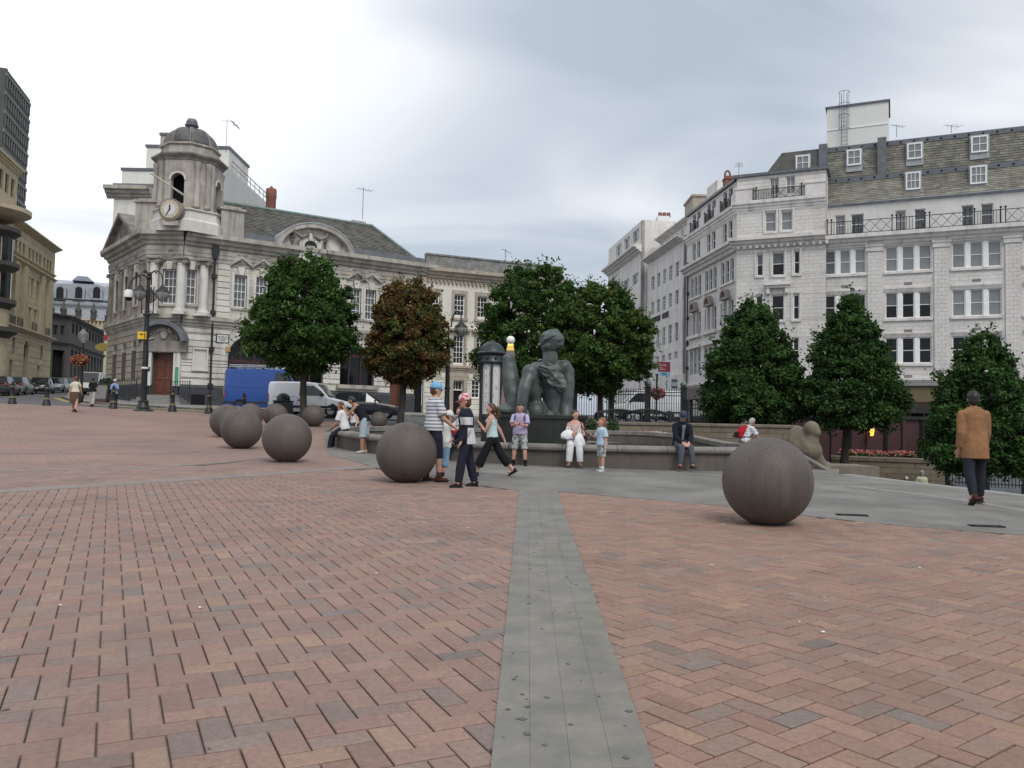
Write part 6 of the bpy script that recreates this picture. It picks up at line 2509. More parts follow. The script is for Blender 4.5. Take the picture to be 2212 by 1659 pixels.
# posters: print on curved sheets
def curved(mb, a0, a1, z0, z1, r):
 vs_ = []
 for i in range(5):
  a = a0 + (a1 - a0) * i / 4
  vs_ += [Mx @ Vector((r * math.cos(a), r * math.sin(a), z0)), Mx @ Vector((r * math.cos(a), r * math.sin(a), z1))]
 mb.add(vs_, [(2 * i, 2 * i + 2, 2 * i + 3, 2 * i + 1) for i in range(4)])
M_POST = mat('poster_paper', (.62, .62, .62), .7)
M_PINK = mat('poster_pink', (.55, .16, .18), .7)
rp = random.Random(4)
for z0, z1 in ((.4, 1.05), (1.1, 1.75), (1.8, cz - .06)):
 mb = MB()
 curved(mb, R(-128), R(-52), z0, z1, .475)
 po = mb.build('poster', M_POST, ac)
 ink, pk = MB(), MB()
 for k in range(14):
  a = R(rp.uniform(-122, -58))
  zz = rp.uniform(z0 + .06, z1 - .12)
  curved(ink if rp.random() < .75 else pk, a, a + rp.uniform(.02, .06), zz, zz + rp.uniform(.02, .16), .479)
 ink.build('poster_ink', M_INK, po)
 pk.build('poster_colour', M_PINK, po)
# ---- planter wall behind the basin, with lawn and flowers
M_PLST = mat('buff_planter_stone', (.22, .185, .135), .85, color2=(.15, .125, .095), scale=2, coord='World', tint=True, detail=7)
M_PLCOP = mat('planter_coping', (.17, .145, .115), .85, var=.2, scale=3, coord='World')
M_SOIL = mat('soil', (.05, .04, .03), 1)
def planter(name, label, F, z0, z1, depth, cop_h=.14, back=True):
 t = thing(name, label, 'planter', F.W(F.len / 2, z0, 0))
 mb = MB()
 F.box(mb, 0, F.len, z0, z1 - cop_h, -depth, -.02)
 mb.build('core', M_PLCOP, t)
 it = ashlar(F, 0, F.len, z0, z1 - cop_h, [], (z1 - z0 - cop_h) / max(1, round((z1 - z0) / .28)), 1.1, -.02, .03, .014, .1, bev=.008)
 pieces('stone_block', it, M_PLST, t, 300)
 n = max(1, round(F.len / 1.2))
 for i in range(n):
  mb = MB()
  a, b = F.len * i / n, F.len * (i + 1) / n
  F.prof(mb, [(-.4, z1), (.02, z1), (.06, z1 - .03), (.06, z1 - cop_h + .02), (.02, z1 - cop_h), (-.4, z1 - cop_h)], a + .004, b - .004)
  mb.build('coping', M_PLCOP, t)
 mb = MB()
 F.box(mb, 0, F.len, z1 - .3, z1 - .12, -depth, -.4)
 mb.build('soil', M_SOIL, t)
 return t
Fp1 = Facade(at(1232, 930, 36).xy, at(1478, 930, 36).xy)
zt1, zb1 = at(1340, 911, 36).z, at(1340, 940, 36).z
planter('stone_planter', 'buff stone planter wall behind the basin below the iron benches', Fp1, zb1 - .6, zt1, 2.5)
Fp2 = Facade(at(1478, 930, 35.5).xy, at(1722, 930, 34).xy)
planter('stone_planter', 'shaded brown stone planter wall behind the red rucksack man', Fp2, at(1600, 985, 35).z - .5, at(1600, 916, 35).z, 2.5)
Fp3 = Facade(at(1795, 1000, 40).xy, at(2041, 1000, 38).xy)
zt3 = at(1900, 987, 39.5).z
planter('stone_planter', 'long tan stone retaining wall with pink flowers, beyond the steps on the right', Fp3, LOWZ, zt3, 2.6, cop_h=.22)
def flowers(name, label, F, u0, u1, z, d0, d1, n, cols, hgt=.22, leaf=(.05, .10, .025), seed=1):
 t = thing(name, label, 'flowers', F.W((u0 + u1) / 2, z, (d0 + d1) / 2))
 r = random.Random(seed)
 lf, fl_ = MB(), [MB() for _ in cols]
 for k in range(n):
  u, d = r.uniform(u0, u1), r.uniform(d0, d1)
  h = hgt * r.uniform(.5, 1.1)
  p = F.W(u, z + h, d)
  for j in range(3):
   a = r.uniform(0, 6.28)
   s = r.uniform(.04, .08)
   q = p + Vector((r.uniform(-.06, .06), r.uniform(-.06, .06), r.uniform(-.16, -.02)))
   lf.add([q + Vector((s * math.cos(a), s * math.sin(a), .02)), q + Vector((-s * math.sin(a), s * math.cos(a), -.02)), q - Vector((s * math.cos(a), s * math.sin(a), .03)), q + Vector((s * math.sin(a), -s * math.cos(a), .01))], [(0, 1, 2, 3)])
  if r.random() < .75:
   fl_[r.randrange(len(cols))].ball(p, r.uniform(.025, .05), 5, 4)
 lf.build('leaves', mat(name + '_leaf', leaf, .7, var=.3, scale=8), t, kind='stuff')
 for m_, b in zip(cols, fl_):
  b.build('blooms', m_, t, kind='stuff')
 return t
M_FP = mat('pink_bloom', (.50, .16, .16), .7, var=.25, scale=20)
M_FR = mat('red_bloom', (.42, .05, .06), .7, var=.25, scale=20)
M_FW = mat('white_bloom', (.55, .5, .5), .7)
flowers('flower_bed', 'low bed of pink flowers in front of the dark shop screen', Fp3, .3, Fp3.len - 1.2, zt3 - .1, -2.2, -.45, 420, (M_FP, M_FR, M_FP), .34, seed=3)
Ff = Facade(at(1275, 940, 34.2).xy, at(1440, 940, 34.2).xy)
zfl = at(1350, 938, 34.2).z
flowers('flower_bed', 'small pink and white flower bed on the far side of the basin', Ff, Ff.len * .62, Ff.len, zfl - .1, -.5, .3, 160, (M_FP, M_FW), .2, seed=4)
grass = MB()
rg_ = random.Random(8)
for k in range(2600):
 u, d = rg_.uniform(0, Ff.len * .9), rg_.uniform(-1.6, .2)
 a = rg_.uniform(0, 3.14)
 p = Ff.W(u, zfl - .12, d)
 h = rg_.uniform(.08, .2)
 grass.add([p + Vector((.012 * math.cos(a), .012 * math.sin(a), 0)), p - Vector((.012 * math.cos(a), .012 * math.sin(a), 0)), p + Vector((rg_.uniform(-.05, .05), rg_.uniform(-.05, .05), h))], [(0, 1, 2)])
go = grass.build('grass_strip', mat('grass', (.05, .10, .025), .8, var=.3, scale=6))
go['kind'] = 'stuff'
go['label'] = 'short green grass strip along the far side of the basin'
mb = MB()
Ff.box(mb, 0, Ff.len, zfl - 1.0, zfl - .1, -1.7, .3)
bd = mb.build('earth_bank', M_SOIL)
structure(bd)
def bush(px, py, dep, r, lab, seed):
 P = at(px, py, dep)
 t = thing('small_shrub', lab, 'shrub', P, 'clipped shrubs behind the basin')
 rs = random.Random(seed)
 mb = MB()
 for k in range(500):
  v = Vector((rs.gauss(0, 1), rs.gauss(0, 1), rs.gauss(0, 1))).normalized() * r * rs.uniform(.6, 1.05)
  v.z *= 1.3
  q = P + v + Vector((0, 0, r * 1.1))
  s = .04
  a = Vector((rs.gauss(0, 1), rs.gauss(0, 1), rs.gauss(0, 1))).normalized()
  b = a.orthogonal().normalized()
  c = a.cross(b)
  mb.add([q + b * s, q + c * s, q - b * s, q - c * s], [(0, 1, 2, 3)])
 mb.build('foliage', mat('shrub_leaf', (.035, .075, .02), .7, var=.35, scale=5), t, kind='stuff')
 mb = MB()
 mb.tube([P - Vector((0, 0, .1)), P + Vector((0, 0, r))], .03, 6)
 mb.build('stem', M_SOIL, t)
bush(1276, 934, 34.5, .24, 'small round green shrub just behind the seated woman in white', 1)
bush(1324, 936, 34.5, .24, 'small round green shrub just right of the ginger boy', 2)
# ---- iron railings along the street behind
def fence(name, label, px0, d0, px1, d1, ytop, ybot, n_posts, group='iron railings', bar_step=.13, ball=True, ztop=None, zbot=None):
 a, b = at(px0, 900, d0), at(px1, 900, d1)
 F = Facade(a.xy, b.xy)
 zt, zb = ztop, zbot
 if zt is None:
  zt, zb = at((px0 + px1) / 2, ytop, (d0 + d1) / 2).z, at((px0 + px1) / 2, ybot, (d0 + d1) / 2).z
 t = thing(name, label, 'railing', F.W(F.len / 2, zb, 0), group)
 for i in range(n_posts):
  u = F.len * i / (n_posts - 1)
  mb = MB()
  F.box(mb, u - .13, u + .13, zb - .3, zt + .12, -.13, .13)
  F.box(mb, u - .18, u + .18, zb - .3, zb + .25, -.18, .18)
  F.box(mb, u - .17, u + .17, zt + .12, zt + .2, -.17, .17)
  p = mb.build('post', M_IRON, t)
  if ball:
   mb = MB()
   mb.ball(F.W(u, zt + .36, 0), .19, 12, 9)
   mb.build('ball_cap', mat('verdigris_ball', (.14, .18, .17), .5, var=.2, scale=4), p, smooth=True)
 for i in range(n_posts - 1):
  u0, u1 = F.len * i / (n_posts - 1) + .13, F.len * (i + 1) / (n_posts - 1) - .13
  mb = MB()
  for z in (zt - .1, zt - .28, zb + .14):
   F.box(mb, u0, u1, z, z + .045, -.025, .025)
  rl = mb.build('rail', M_IRON, t)
  n = max(2, int((u1 - u0) / bar_step))
  if 'fbar%.2f' % (zt - zb) not in PANES:
   q = MB()
   q.box(-.014, .014, -.014, .014, 0, zt - zb)
   q.lathe([(.028, zt - zb), (0, zt - zb + .13)], 4)
   PANES['fbar%.2f' % (zt - zb)] = mesh('bar', q.v, q.f, M_IRON)
  for j in range(1, n):
   o = obj('bar', PANES['fbar%.2f' % (zt - zb)], rl)
   o.matrix_local = Matrix.Translation(F.W(u0 + (u1 - u0) * j / n, zb, 0))
 return F, zt, zb
Ff1, zt, zb = fence('iron_railing', 'tall black iron railing with ball-capped posts behind the iron benches', 1240, 44, 1476, 45, 842, 918, 4)
fence('iron_railing', 'lower black iron railing behind the rucksack man, under the dark trees', 1480, 43, 1706, 40, 872, 925, 4, ball=False)
fence('iron_railing', 'black iron railing beyond the steps behind the man in the tan jacket', 2044, 41, 2215, 39, 968, 1052, 3, ball=False)
Fw = Facade(at(2030, 1000, 43).xy, at(2300, 1000, 41).xy)
mb = MB()
Fw.box(mb, 0, Fw.len, LOWZ, at(2100, 940, 42).z, -.4, 0)
tag(mb.build('basement_wall', mat('blue_grey_wall', (.20, .22, .24), .8, var=.2, scale=1.5, coord='World')), 'pale grey basement wall seen through the railing at far right', 'wall')
Fw2 = Facade(at(1722, 960, 46).xy, at(2030, 960, 45).xy)
mb = MB()
Fw2.box(mb, 0, Fw2.len, LOWZ, at(1900, 905, 45.5).z, -.4, 0)
scr = thing('dark_screen', 'dark burgundy screen wall with lit lantern under the trees', 'wall', Fw2.W(Fw2.len / 2, LOWZ, 0))
mb.build('panel_wall', M_BURG, scr)
n = 8
for i in range(n + 1):
 u = Fw2.len * i / n
 mb = MB()
 Fw2.box(mb, u - .08, u + .08, LOWZ, at(1900, 903, 45.5).z, 0.001, .1)
 mb.build('stile', M_BLK if i % 2 else M_BURG, scr)
mb = MB()
Fw2.box(mb, -.1, Fw2.len + .1, at(1900, 905, 45.5).z + .002, at(1900, 905, 45.5).z + .16, -.45, .15)
mb.build('top_rail', M_IRON, scr)
# lit lantern
P = at(1883, 932, 45.0)
la = thing('wall_lantern', 'small glowing amber lantern on the burgundy screen', 'lantern', P)
mb = MB()
mb.lathe([(.07, -.24), (.11, -.16), (.15, .14)], 6, Matrix.Translation(P))
mb.build('lamp_glass', mat('amber_glow', (.9, .4, .05), .4, emit=((1.0, .45, .06), 2.2)), la)
mb = MB()
mb.lathe([(.19, .14), (.16, .2), (.05, .34), (0, .42)], 6, Matrix.Translation(P))
mb.box(-.03, .03, .0, .4, -.2, -.14, Matrix.Translation(P))
mb.build('lamp_cap', M_IRON, la)
# iron benches with arched backs
def bench(px, dep, w, lab):
 P = at(px, 915, dep)
 z0 = zt1 - .02
 t = thing('iron_bench', lab, 'bench', (P.x, P.y, z0), 'black iron benches on the planter terrace')
 M0 = Matrix.Translation((P.x, P.y, z0))
 h = (at(px, 885, dep).z - z0)
 mb = MB()
 pts = [(-w / 2, 0, .1), (-w / 2, 0, h * .62)] + [(-w / 2 + w * i / 10, 0, h * .62 + h * .38 * math.sin(math.pi * i / 10) ** .8) for i in range(1, 10)] + [(w / 2, 0, h * .62), (w / 2, 0, .1)]
 mb.tube(pts, .045, 6, M=M0)
 mb.build('back_frame', M_IRON, t)
 mb = MB()
 for i in range(1, 20):
  x = -w / 2 + w * i / 20
  mb.tube([(x, 0, .42), (x, 0, h * .62 + h * .36 * math.sin(math.pi * i / 20) ** .8)], .022, 4, M=M0)
 for k in range(5):
  x = -w * .4 + w * .2 * k
  mb.tube([(x + .16 * math.cos(a), -.01, h * .45 + .16 * math.sin(a)) for a in [2 * math.pi * j / 10 for j in range(10)]], .022, 4, closed=True, M=M0)
 mb.build('back_scrolls', M_IRON, t)
 mb = MB()
 for k in range(5):
  mb.box(-w / 2, w / 2, -.45 + k * .09, -.38 + k * .09, .40, .43, M0)
 mb.build('seat', M_IRON, t)
 for x in (-w / 2 + .08, w / 2 - .08):
  for y_ in (-.42, -.02):
   mb = MB()
   mb.box(x - .03, x + .03, y_ - .03, y_ + .03, -.05, .40, M0)
   mb.build('leg', M_IRON, t)
bench(1336, 37.3, 2.1, 'black iron bench with arched back, right of the ginger boy')
bench(1397, 37.3, 2.1, 'black iron bench with arched back, left of the man in the dark jacket')
# ---- sandstone beast on the right end of the basin
P = on_ground(1752, 1012)
M_SST = mat('carved_sandstone', (.195, .168, .12), .85, color2=(.12, .103, .075), scale=3, bump=.25, bscale=25, detail=7, coord='World')
bs = thing('sandstone_beast', 'carved sandstone crouching beast with upright head at the end of the basin', 'statue', P)
dS = P.y
def sp_(x, y, dd=0.0):
 return at(x, y, dS + dd)
ks = dS / FPX
mb = MB()
def st2(pts, rads):
 Q = [sp_(*p) for p in pts]
 mb.tube(Q, [r * ks for r in rads], 12)
 for p, r in zip(Q, rads):
  mb.ball(p, r * ks, 12, 8)
st2([(1724, 936, .3), (1724, 965, .25), (1738, 1000, .15)], [16, 25, 28])
mb.ball(sp_(1722, 962, .2), (24 * ks, 14 * ks, 44 * ks), 14, 10)
st2([(1722, 935, .25), (1740, 958, .1), (1752, 975, 0)], [12, 20, 24])
st2([(1752, 930, 0), (1752, 955, 0), (1760, 985, 0), (1772, 1012, 0)], [13, 17, 17, 14])
mb.ball(sp_(1753, 928), (17 * ks, 20 * ks, 19 * ks), 14, 10)
mb.ball(sp_(1762, 934, -.1), (11 * ks, 13 * ks, 11 * ks), 10, 8)
st2([(1770, 990, -.1), (1785, 1012, -.2), (1797, 1018, -.25)], [9, 8, 6])
bo = mb.build('beast', M_SST, bs, smooth=True)
md = bo.modifiers.new('remesh', 'REMESH')
md.mode = 'VOXEL'
md.voxel_size = .03
md.use_smooth_shade = True
md = bo.modifiers.new('smooth', 'SMOOTH')
md.iterations = 6
mb = MB()
q0, q1 = sp_(1700, 968, -.4), sp_(1792, 1018, -.5)
mb.tube([q0, q0.lerp(q1, .5), q1], [.07, .07, .05], 8)
mb.build('sloping_rail', M_RIM, bs, smooth=40)
mb = MB()
p0 = sp_(1790, 1010, .2)
mb.box(p0.x - .8, p0.x + 1.4, p0.y, p0.y + 1.6, LOWZ, p0.z + .05)
mb.build('pedestal', M_PLCOP, bs)

# ================================================================== granite spheres
M_GRAN = mat('brown_granite', (.135, .115, .102), .6, color2=(.082, .07, .063), scale=55, bump=.15, bscale=140, detail=6, streak=(2.2, (.062, .052, .046), .85), spec=.35)
def sphere(px, rpx, dep, R_, label, rot):
 g = ground_at(px, dep)
 t = thing('granite_sphere', label, 'stone sphere', g, 'brown granite spheres', rz=rot, local=True)
 mb = MB()
 c = R_ - .025
 prof_ = [(.0, -.03), (R_ * .30, -.03), (R_ * .30, .0)]
 n = 40
 a0 = -math.asin((R_ - .02) / R_) + .02
 prof_ = [(R_ * math.cos(a), c + R_ * math.sin(a)) for a in [(-math.pi / 2 + .26) + (math.pi - .26) * i / n for i in range(n)]] + [(0, c + R_)]
 mb.lathe(prof_, 64, cap=True)
 o = mb.build('granite_ball', M_GRAN, t, smooth=True)
 mb = MB()
 mb.lathe([(R_ * .30, -.02), (R_ * .27, .035), (0, .035)], 32)
 mb.build('seat_ring', M_KERB, t)
 return t
SPH = [(1657, 95, 1131, 'largest and nearest granite sphere at the right of the paving'), (877, 65.5, 1042, 'granite sphere beside the man in striped polo shirt'), (618.5, 52.5, 995, 'granite sphere at the front of the cluster on the left'),
       (520.5, 43.5, 972, 'granite sphere second from the front in the left cluster')]
for i, (px, r, b, lab) in enumerate(SPH):
 sphere(px, r, .55 * FPX / r, .55, lab, i * 1.3)
for i, (px, r, dep, lab) in enumerate(((489, 36, 27.0, 'leftmost granite sphere of the cluster, half behind another'), (540, 27, 33.0, 'granite sphere mostly hidden at the back of the left cluster'), (594, 26, 34.5, 'granite sphere at the back behind the front cluster sphere'),
  (676.5, 24, 36.3, 'granite sphere standing alone beside the tree trunk, left of the seated man'), (817.5, 18, 37.8, 'small distant granite sphere right of the woman in black vest'))):
 sphere(px, r, dep, r * dep / FPX, lab, i * .9 + .4)

# ================================================================== bollards and lamps
M_GOLDL = mat('gold_line', (.45, .34, .12), .5)
def make_bollard():
 t = thing('bollard', 'x', 'bollard', (0, 0, 0), 'black iron bollards along the road edge', local=True)
 mb = MB()
 mb.lathe([(.20, -.1), (.20, .05), (.185, .08), (.185, .14), (.16, .18), (.145, .30), (.15, .33), (.12, .36), (.105, .40)], 12)
 mb.build('base', M_IRON, t, smooth=35)
 mb = MB()
 mb.lathe([(.105, .40), (.10, .44), (.085, .80), (.10, .83), (.11, .86), (.085, .89), (.07, .93)], 12)
 mb.build('shaft', M_IRON, t, smooth=35)
 mb = MB()
 mb.lathe([(.07, .93), (.10, .96), (.10, .99), (.05, 1.02), (.06, 1.06), (.045, 1.1), (0, 1.12)], 12)
 mb.build('finial', M_IRON, t, smooth=35)
 for z, r in ((.31, .154), (.345, .137), (.84, .108)):
  mb = MB()
  mb.lathe([(r - .01, z - .012), (r, z - .008), (r, z + .008), (r - .01, z + .012)], 12, cap=False)
  mb.build('gold_ring', M_GOLDL, t)
 return t
bol = make_bollard()
index_kids()
BOL = [(26, 40.5, 'leftmost black bollard in front of the parked silver car'), (100, 40.2, 'second black bollard from the left, left of the woman in brown skirt'), (244, 40, 'black bollard in front of the woman in blue'),
       (372, 39.8, 'black bollard in front of the brown timber door'), (451, 39.6, 'black bollard below the long rain pipe'), (526, 39.3, 'black bollard behind the blue van rear wheel, nearest the sphere cluster')]
for i, (px, dep, lab) in enumerate(BOL):
 g = ground_at(px, dep)
 if i == 0:
  bol.location = g
  bol['label'] = lab
 else:
  clone(bol, lab, g, i * .7)
M_LGLS = mat('lamp_glass', (.30, .31, .30), .15, spec=.6, alpha=.62)
def lantern(parent, P, s=1.0):
 """hanging bowl lantern"""
 mb = MB()
 mb.lathe([(.03 * s, .42 * s), (.05 * s, .3 * s), (.10 * s, .22 * s), (.20 * s, .10 * s), (.30 * s, .02 * s), (.31 * s, -.02 * s), (.28 * s, -.03 * s)], 16, Matrix.Translation(P))
 o = mb.build('lantern_cap', M_IRON, parent, smooth=40)
 mb = MB()
 mb.lathe([(.29 * s, -.03 * s), (.30 * s, -.12 * s), (.26 * s, -.27 * s), (.15 * s, -.40 * s), (.03 * s, -.44 * s)], 16, Matrix.Translation(P), cap=False)
 mb.build('lantern_bowl', M_LGLS, o, smooth=True)
 mb = MB()
 mb.tube([P + Vector((0, 0, -.42 * s)), P + Vector((0, 0, -.52 * s))], .02 * s, 6)
 for k in range(6):
  a = k * math.pi / 3
  mb.tube([P + Vector((r * s * math.cos(a), r * s * math.sin(a), z * s)) for r, z in ((.295, -.03), (.305, -.12), (.265, -.27), (.155, -.40), (.03, -.445))], .009, 4)
 mb.build('lantern_ribs', M_IRON, o)
 return o
def swan(parent, P0, P1, m=None):
 """swan-neck arm rising from P0 and drooping to P1"""
 P0, P1 = Vector(P0), Vector(P1)
 pts = [P0]
 r = (P1 - P0)
 for i in range(1, 11):
  a = math.pi * i / 10
  pts.append(P0 + Vector((r.x, r.y, 0)) * (.5 - .5 * math.cos(a)) + Vector((0, 0, math.sin(a) * .55 + r.z * i / 10)))
 mb = MB()
 mb.tube(pts, .035, 6)
 mb.ball(pts[5] - Vector((0, 0, .1)), .05, 6, 5)
 return mb.build('arm', M_IRON, parent, smooth=40)
g = ground_at(309, 39.2)
lp = thing('street_lamp', 'tall black street lamp with clustered bowl lanterns and yellow sign', 'street lamp', g)
hL = at(309, 604, 39.2).z - g.z
mb = MB()
Mx = Matrix.Translation(g)
mb.lathe([(.50, -.1), (.46, .03), (.30, .10), (.30, .16), (.26, .2), (.22, .42), (.25, .46), (.18, .52)], 20, Mx)
mb.build('base', M_IRON, lp, smooth=35)
mb = MB()
mb.lathe([(.14, .5), (.135, 2.0), (.15, 2.05), (.15, 2.1), (.125, 2.13), (.11, hL * .72), (.19, hL * .725), (.19, hL * .735), (.10, hL * .75), (.08, hL)], 16, Mx)
mb.build('shaft', M_IRON, lp, smooth=35)
mb = MB()
mb.lathe([(.142, 1.98), (.157, 2.0), (.157, 2.06), (.14, 2.08)], 16, Mx, cap=False)
mb.build('white_band', M_WFRAME, lp)
mb = MB()
mb.lathe([(.09, hL), (.13, hL + .08), (.05, hL + .2), (.07, hL + .26), (0, hL + .36)], 10, Mx)
mb.build('finial', M_IRON, lp, smooth=35)
top = g + Vector((0, 0, hL - .12))
for (px, py, dd, s) in ((305 - 3, 628, -.45, 1.0), (326, 636, .5, .9), (351, 630, -.1, 1.05)):
 L_ = at(px, py, 39.2 + dd)
 swan(lp, top, L_ + Vector((0, 0, .45)))
 lantern(lp, L_, s)
L_ = at(278, 637, 39.0)
swan(lp, top, L_ + Vector((0, 0, .2)))
mb = MB()
mb.lathe([(.08, .25), (.2, .2), (.22, .0), (.2, -.12)], 14, Matrix.Translation(L_))
cc = mb.build('camera_housing', M_WFRAME, lp, smooth=35)
mb = MB()
mb.ball(L_ + Vector((0, 0, -.12)), .18, 12, 8)
mb.build('camera_dome', M_GL_D, cc, smooth=True)
mb = MB()
for s in (-1, 1):
 for z in (hL * .75, hL * .87):
  mb.tube([g + Vector((s * .28, 0, z)), g + Vector((s * .05, 0, z + .05))], .02, 5)
 mb.tube([g + Vector((s * .28, 0, hL * .74)), g + Vector((s * .28, 0, hL * .95))], .025, 5)
mb.build('bracket', M_IRON, lp)
y0_, y1_ = at(309, 733, 39).z, at(309, 717, 39).z
mb = MB()
mb.box(at(300, 725, 39).x, at(318, 725, 39).x, 38.85, 38.95, y0_, y1_)
sgn = mb.build('yellow_sign', mat('yellow_sign', (.75, .47, .02), .5, var=.08, scale=4), lp)
mb = MB()
xm = at(309, 725, 39).x
mb.prism([(xm - .1, y1_ - .1), (xm + .1, y1_ - .1), (xm + .03, y1_ - .16), (xm - .05, y1_ - .17)], 38.845, 38.849)
mb.box(xm + .13, xm + .17, 38.84, 38.849, y0_ + .04, y1_ - .04)
mb.build('sign_mark', M_INK, sgn)
# lamp beside the red-brown tree
g = ground_at(964, 40.5)
lp2 = thing('street_lamp', 'slim black lamp post with single bowl lantern before the cream building', 'street lamp', g)
hL = at(964, 735, 40.5).z - g.z
Mx = Matrix.Translation(g)
mb = MB()
mb.lathe([(.3, -.1), (.28, .1), (.2, .2), (.2, .7), (.15, .8)], 16, Mx)
mb.build('base', M_IRON, lp2, smooth=35)
mb = MB()
mb.lathe([(.14, .8), (.12, 1.9), (.16, 1.93), (.16, 1.97), (.11, 2.0), (.10, hL)], 14, Mx)
mb.build('shaft', M_IRON, lp2, smooth=35)
tp = g + Vector((0, 0, hL + .2))
mb = MB()
mb.tube([g + Vector((0, 0, hL - .2)), tp + Vector((0, 0, .5))], .05, 8)
mb.build('neck', M_IRON, lp2)
L_ = at(996, 706, 40.3)
swan(lp2, tp + Vector((.12, 0, .45)), L_ + Vector((0, 0, .42)))
lantern(lp2, L_, 1.05)
# small lamp with hanging basket in the street
g = ground_at(174, 56)
lp3 = thing('street_lamp', 'black lantern post with flower basket at the street entrance', 'street lamp', g)
Mx = Matrix.Translation(g)
hL = at(174, 722, 56).z - g.z
mb = MB()
mb.lathe([(.22, -.1), (.2, .4), (.11, .6), (.10, 1.4), (.07, hL - .6)], 12, Mx)
mb.build('shaft', M_IRON, lp3, smooth=35)
mb = MB()
mb.lathe([(.12, hL - .6), (.3, hL - .3), (.34, hL + .0), (.2, hL + .2), (0, hL + .4)], 8, Mx)
mb.build('lantern', M_LGLS, lp3, smooth=35)
def basket(px, py, dep, lab, seed, r=.55, grp='hanging flower baskets'):
 P = at(px, py, dep)
 t = thing('hanging_basket', lab, 'flower basket', P, grp)
 rs = random.Random(seed)
 lf, b1, b2 = MB(), MB(), MB()
 for k in range(420):
  v = Vector((rs.gauss(0, 1), rs.gauss(0, 1), rs.gauss(0, .8)))
  v = v.normalized() * r * rs.uniform(.55, 1.0)
  v.z = v.z * .75 - .05
  q = P + v
  s = .06
  a = Vector((rs.gauss(0, 1), rs.gauss(0, 1), rs.gauss(0, 1))).normalized()
  b = a.orthogonal().normalized()
  c = a.cross(b)
  lf.add([q + b * s, q + c * s, q - b * s, q - c * s], [(0, 1, 2, 3)])
  if rs.random() < .5:
   (b1 if rs.random() < .6 else b2).ball(P + v * 1.06, .05, 5, 4)
 lf.build('leaves', mat('basket_leaf', (.03, .06, .02), .8, var=.3, scale=6), t, kind='stuff')
 b1.build('blooms', M_FR, t, kind='stuff')
 b2.build('blooms', M_FP if seed != 1 else mat('orange_bloom', (.5, .2, .04), .7), t, kind='stuff')
 mb = MB()
 mb.lathe([(.3, -.1), (.22, -.3), (.05, -.42)], 10, Matrix.Translation(P))
 mb.build('bowl', M_IRON, t)
 mb = MB()
 mb.tube([P + Vector((0, 0, .1)), P + Vector((0, 0, r + .35))], .02, 5)
 mb.build('hanger', M_IRON, t)
basket(172, 776, 55.6, 'orange and red flower basket on the lantern post at the street entrance', 1)
basket(1420, 848, 52, 'deep pink hanging flower basket behind the iron railing', 2, .5)
mb = MB()
P = at(1420, 826, 52)
hb = thing('basket_post', 'thin black post carrying the pink flower basket behind the railing', 'post', ground_at(1417, 52))
gq = ground_at(1417, 52)
mb.tube([gq, Vector((gq.x, gq.y, P.z + .5)), P + Vector((0, 0, .55)), P + Vector((0, 0, .1))], .05, 6)
mb.build('pole', M_IRON, hb)
mb = MB()
mb.lathe([(.2, 0), (.18, .3), (.08, .4)], 10, Matrix.Translation(gq))
mb.build('base', M_IRON, hb)
# litter bin, chalk board, oval sign, tub plant
g = ground_at(611, 41.5)
bn = thing('litter_bin', 'black domed litter bin in front of the white van', 'bin', g)
Mx = Matrix.Translation(g)
mb = MB()
mb.box(-.42, .42, -.3, .3, .0, .75, Mx, bev=.03)
mb.build('body', M_IRON, bn)
mb = MB()
mb.box(-.46, .46, -.34, .34, .752, .80, Mx)
mb.build('rim', M_IRON, bn)
mb = MB()
mb.lathe([(.34, .80), (.33, .95), (.24, 1.1), (.1, 1.17), (0, 1.18)], 16, Mx)
mb.build('hood', M_IRON, bn, smooth=35)
g = ground_at(219, 47)
cbd = thing('chalk_board', 'folding pavement chalk board beside the woman in blue', 'sign board', g)
Mx = Matrix.Translation(g)
for s in (-1, 1):
 mb = MB()
 T = Mx @ Matrix.Translation((0, s * .22, 0)) @ Matrix.Rotation(s * R(12), 4, 'X')
 mb.box(-.36, .36, -.02, .02, .08, 1.2, T)
 o = mb.build('leaf', mat('dark_timber', (.05, .025, .018), .7), cbd)
 mb = MB()
 mb.box(-.3, .3, -.026, -.021, .3, 1.12, T)
 mb.build('slate_panel', mat('chalk_slate', (.06, .06, .065), .8, color2=(.18, .18, .18), scale=18, stops=(.6, .75)), o)
g = ground_at(228, 48.5)
tub = thing('tub_plant', 'dark bushy tub plant by the street corner', 'plant', g)
mb = MB()
mb.lathe([(.25, 0), (.32, .5), (.35, .52), (.3, .54)], 14, Matrix.Translation(g))
mb.build('tub', M_GREYB, tub)
rs = random.Random(5)
mb = MB()
for k in range(600):
 v = Vector((rs.gauss(0, 1), rs.gauss(0, 1), rs.gauss(0, 1))).normalized() * .5 * rs.uniform(.5, 1.0)
 q = g + v + Vector((0, 0, 1.05))
 a = Vector((rs.gauss(0, 1), rs.gauss(0, 1), rs.gauss(0, 1))).normalized()
 b = a.orthogonal().normalized() * .06
 c = a.cross(b)
 mb.add([q + b, q + c, q - b, q - c], [(0, 1, 2, 3)])
mb.build('foliage', mat('dark_leaf', (.02, .04, .016), .7, var=.3, scale=6), tub, kind='stuff')
P = at(223, 750, 84)
ov = thing('oval_sign', 'yellow oval hanging shop sign over the side street', 'sign', P)
mb = MB()
mb.lathe([(0, -.06), (.80, -.06), (.84, 0), (.80, .06), (0, .06)], 24, Matrix.Translation(P) @ Matrix.Scale(.5, 4, (0, 0, 1)) @ Matrix.Rotation(R(90), 4, 'X'))
mb.build('disc', mat('ochre_sign', (.42, .33, .10), .6), ov)
mb = MB()
mb.tube([P + Vector((.5, 0, .3)), P + Vector((1.6, 0, .5))], .04, 5)
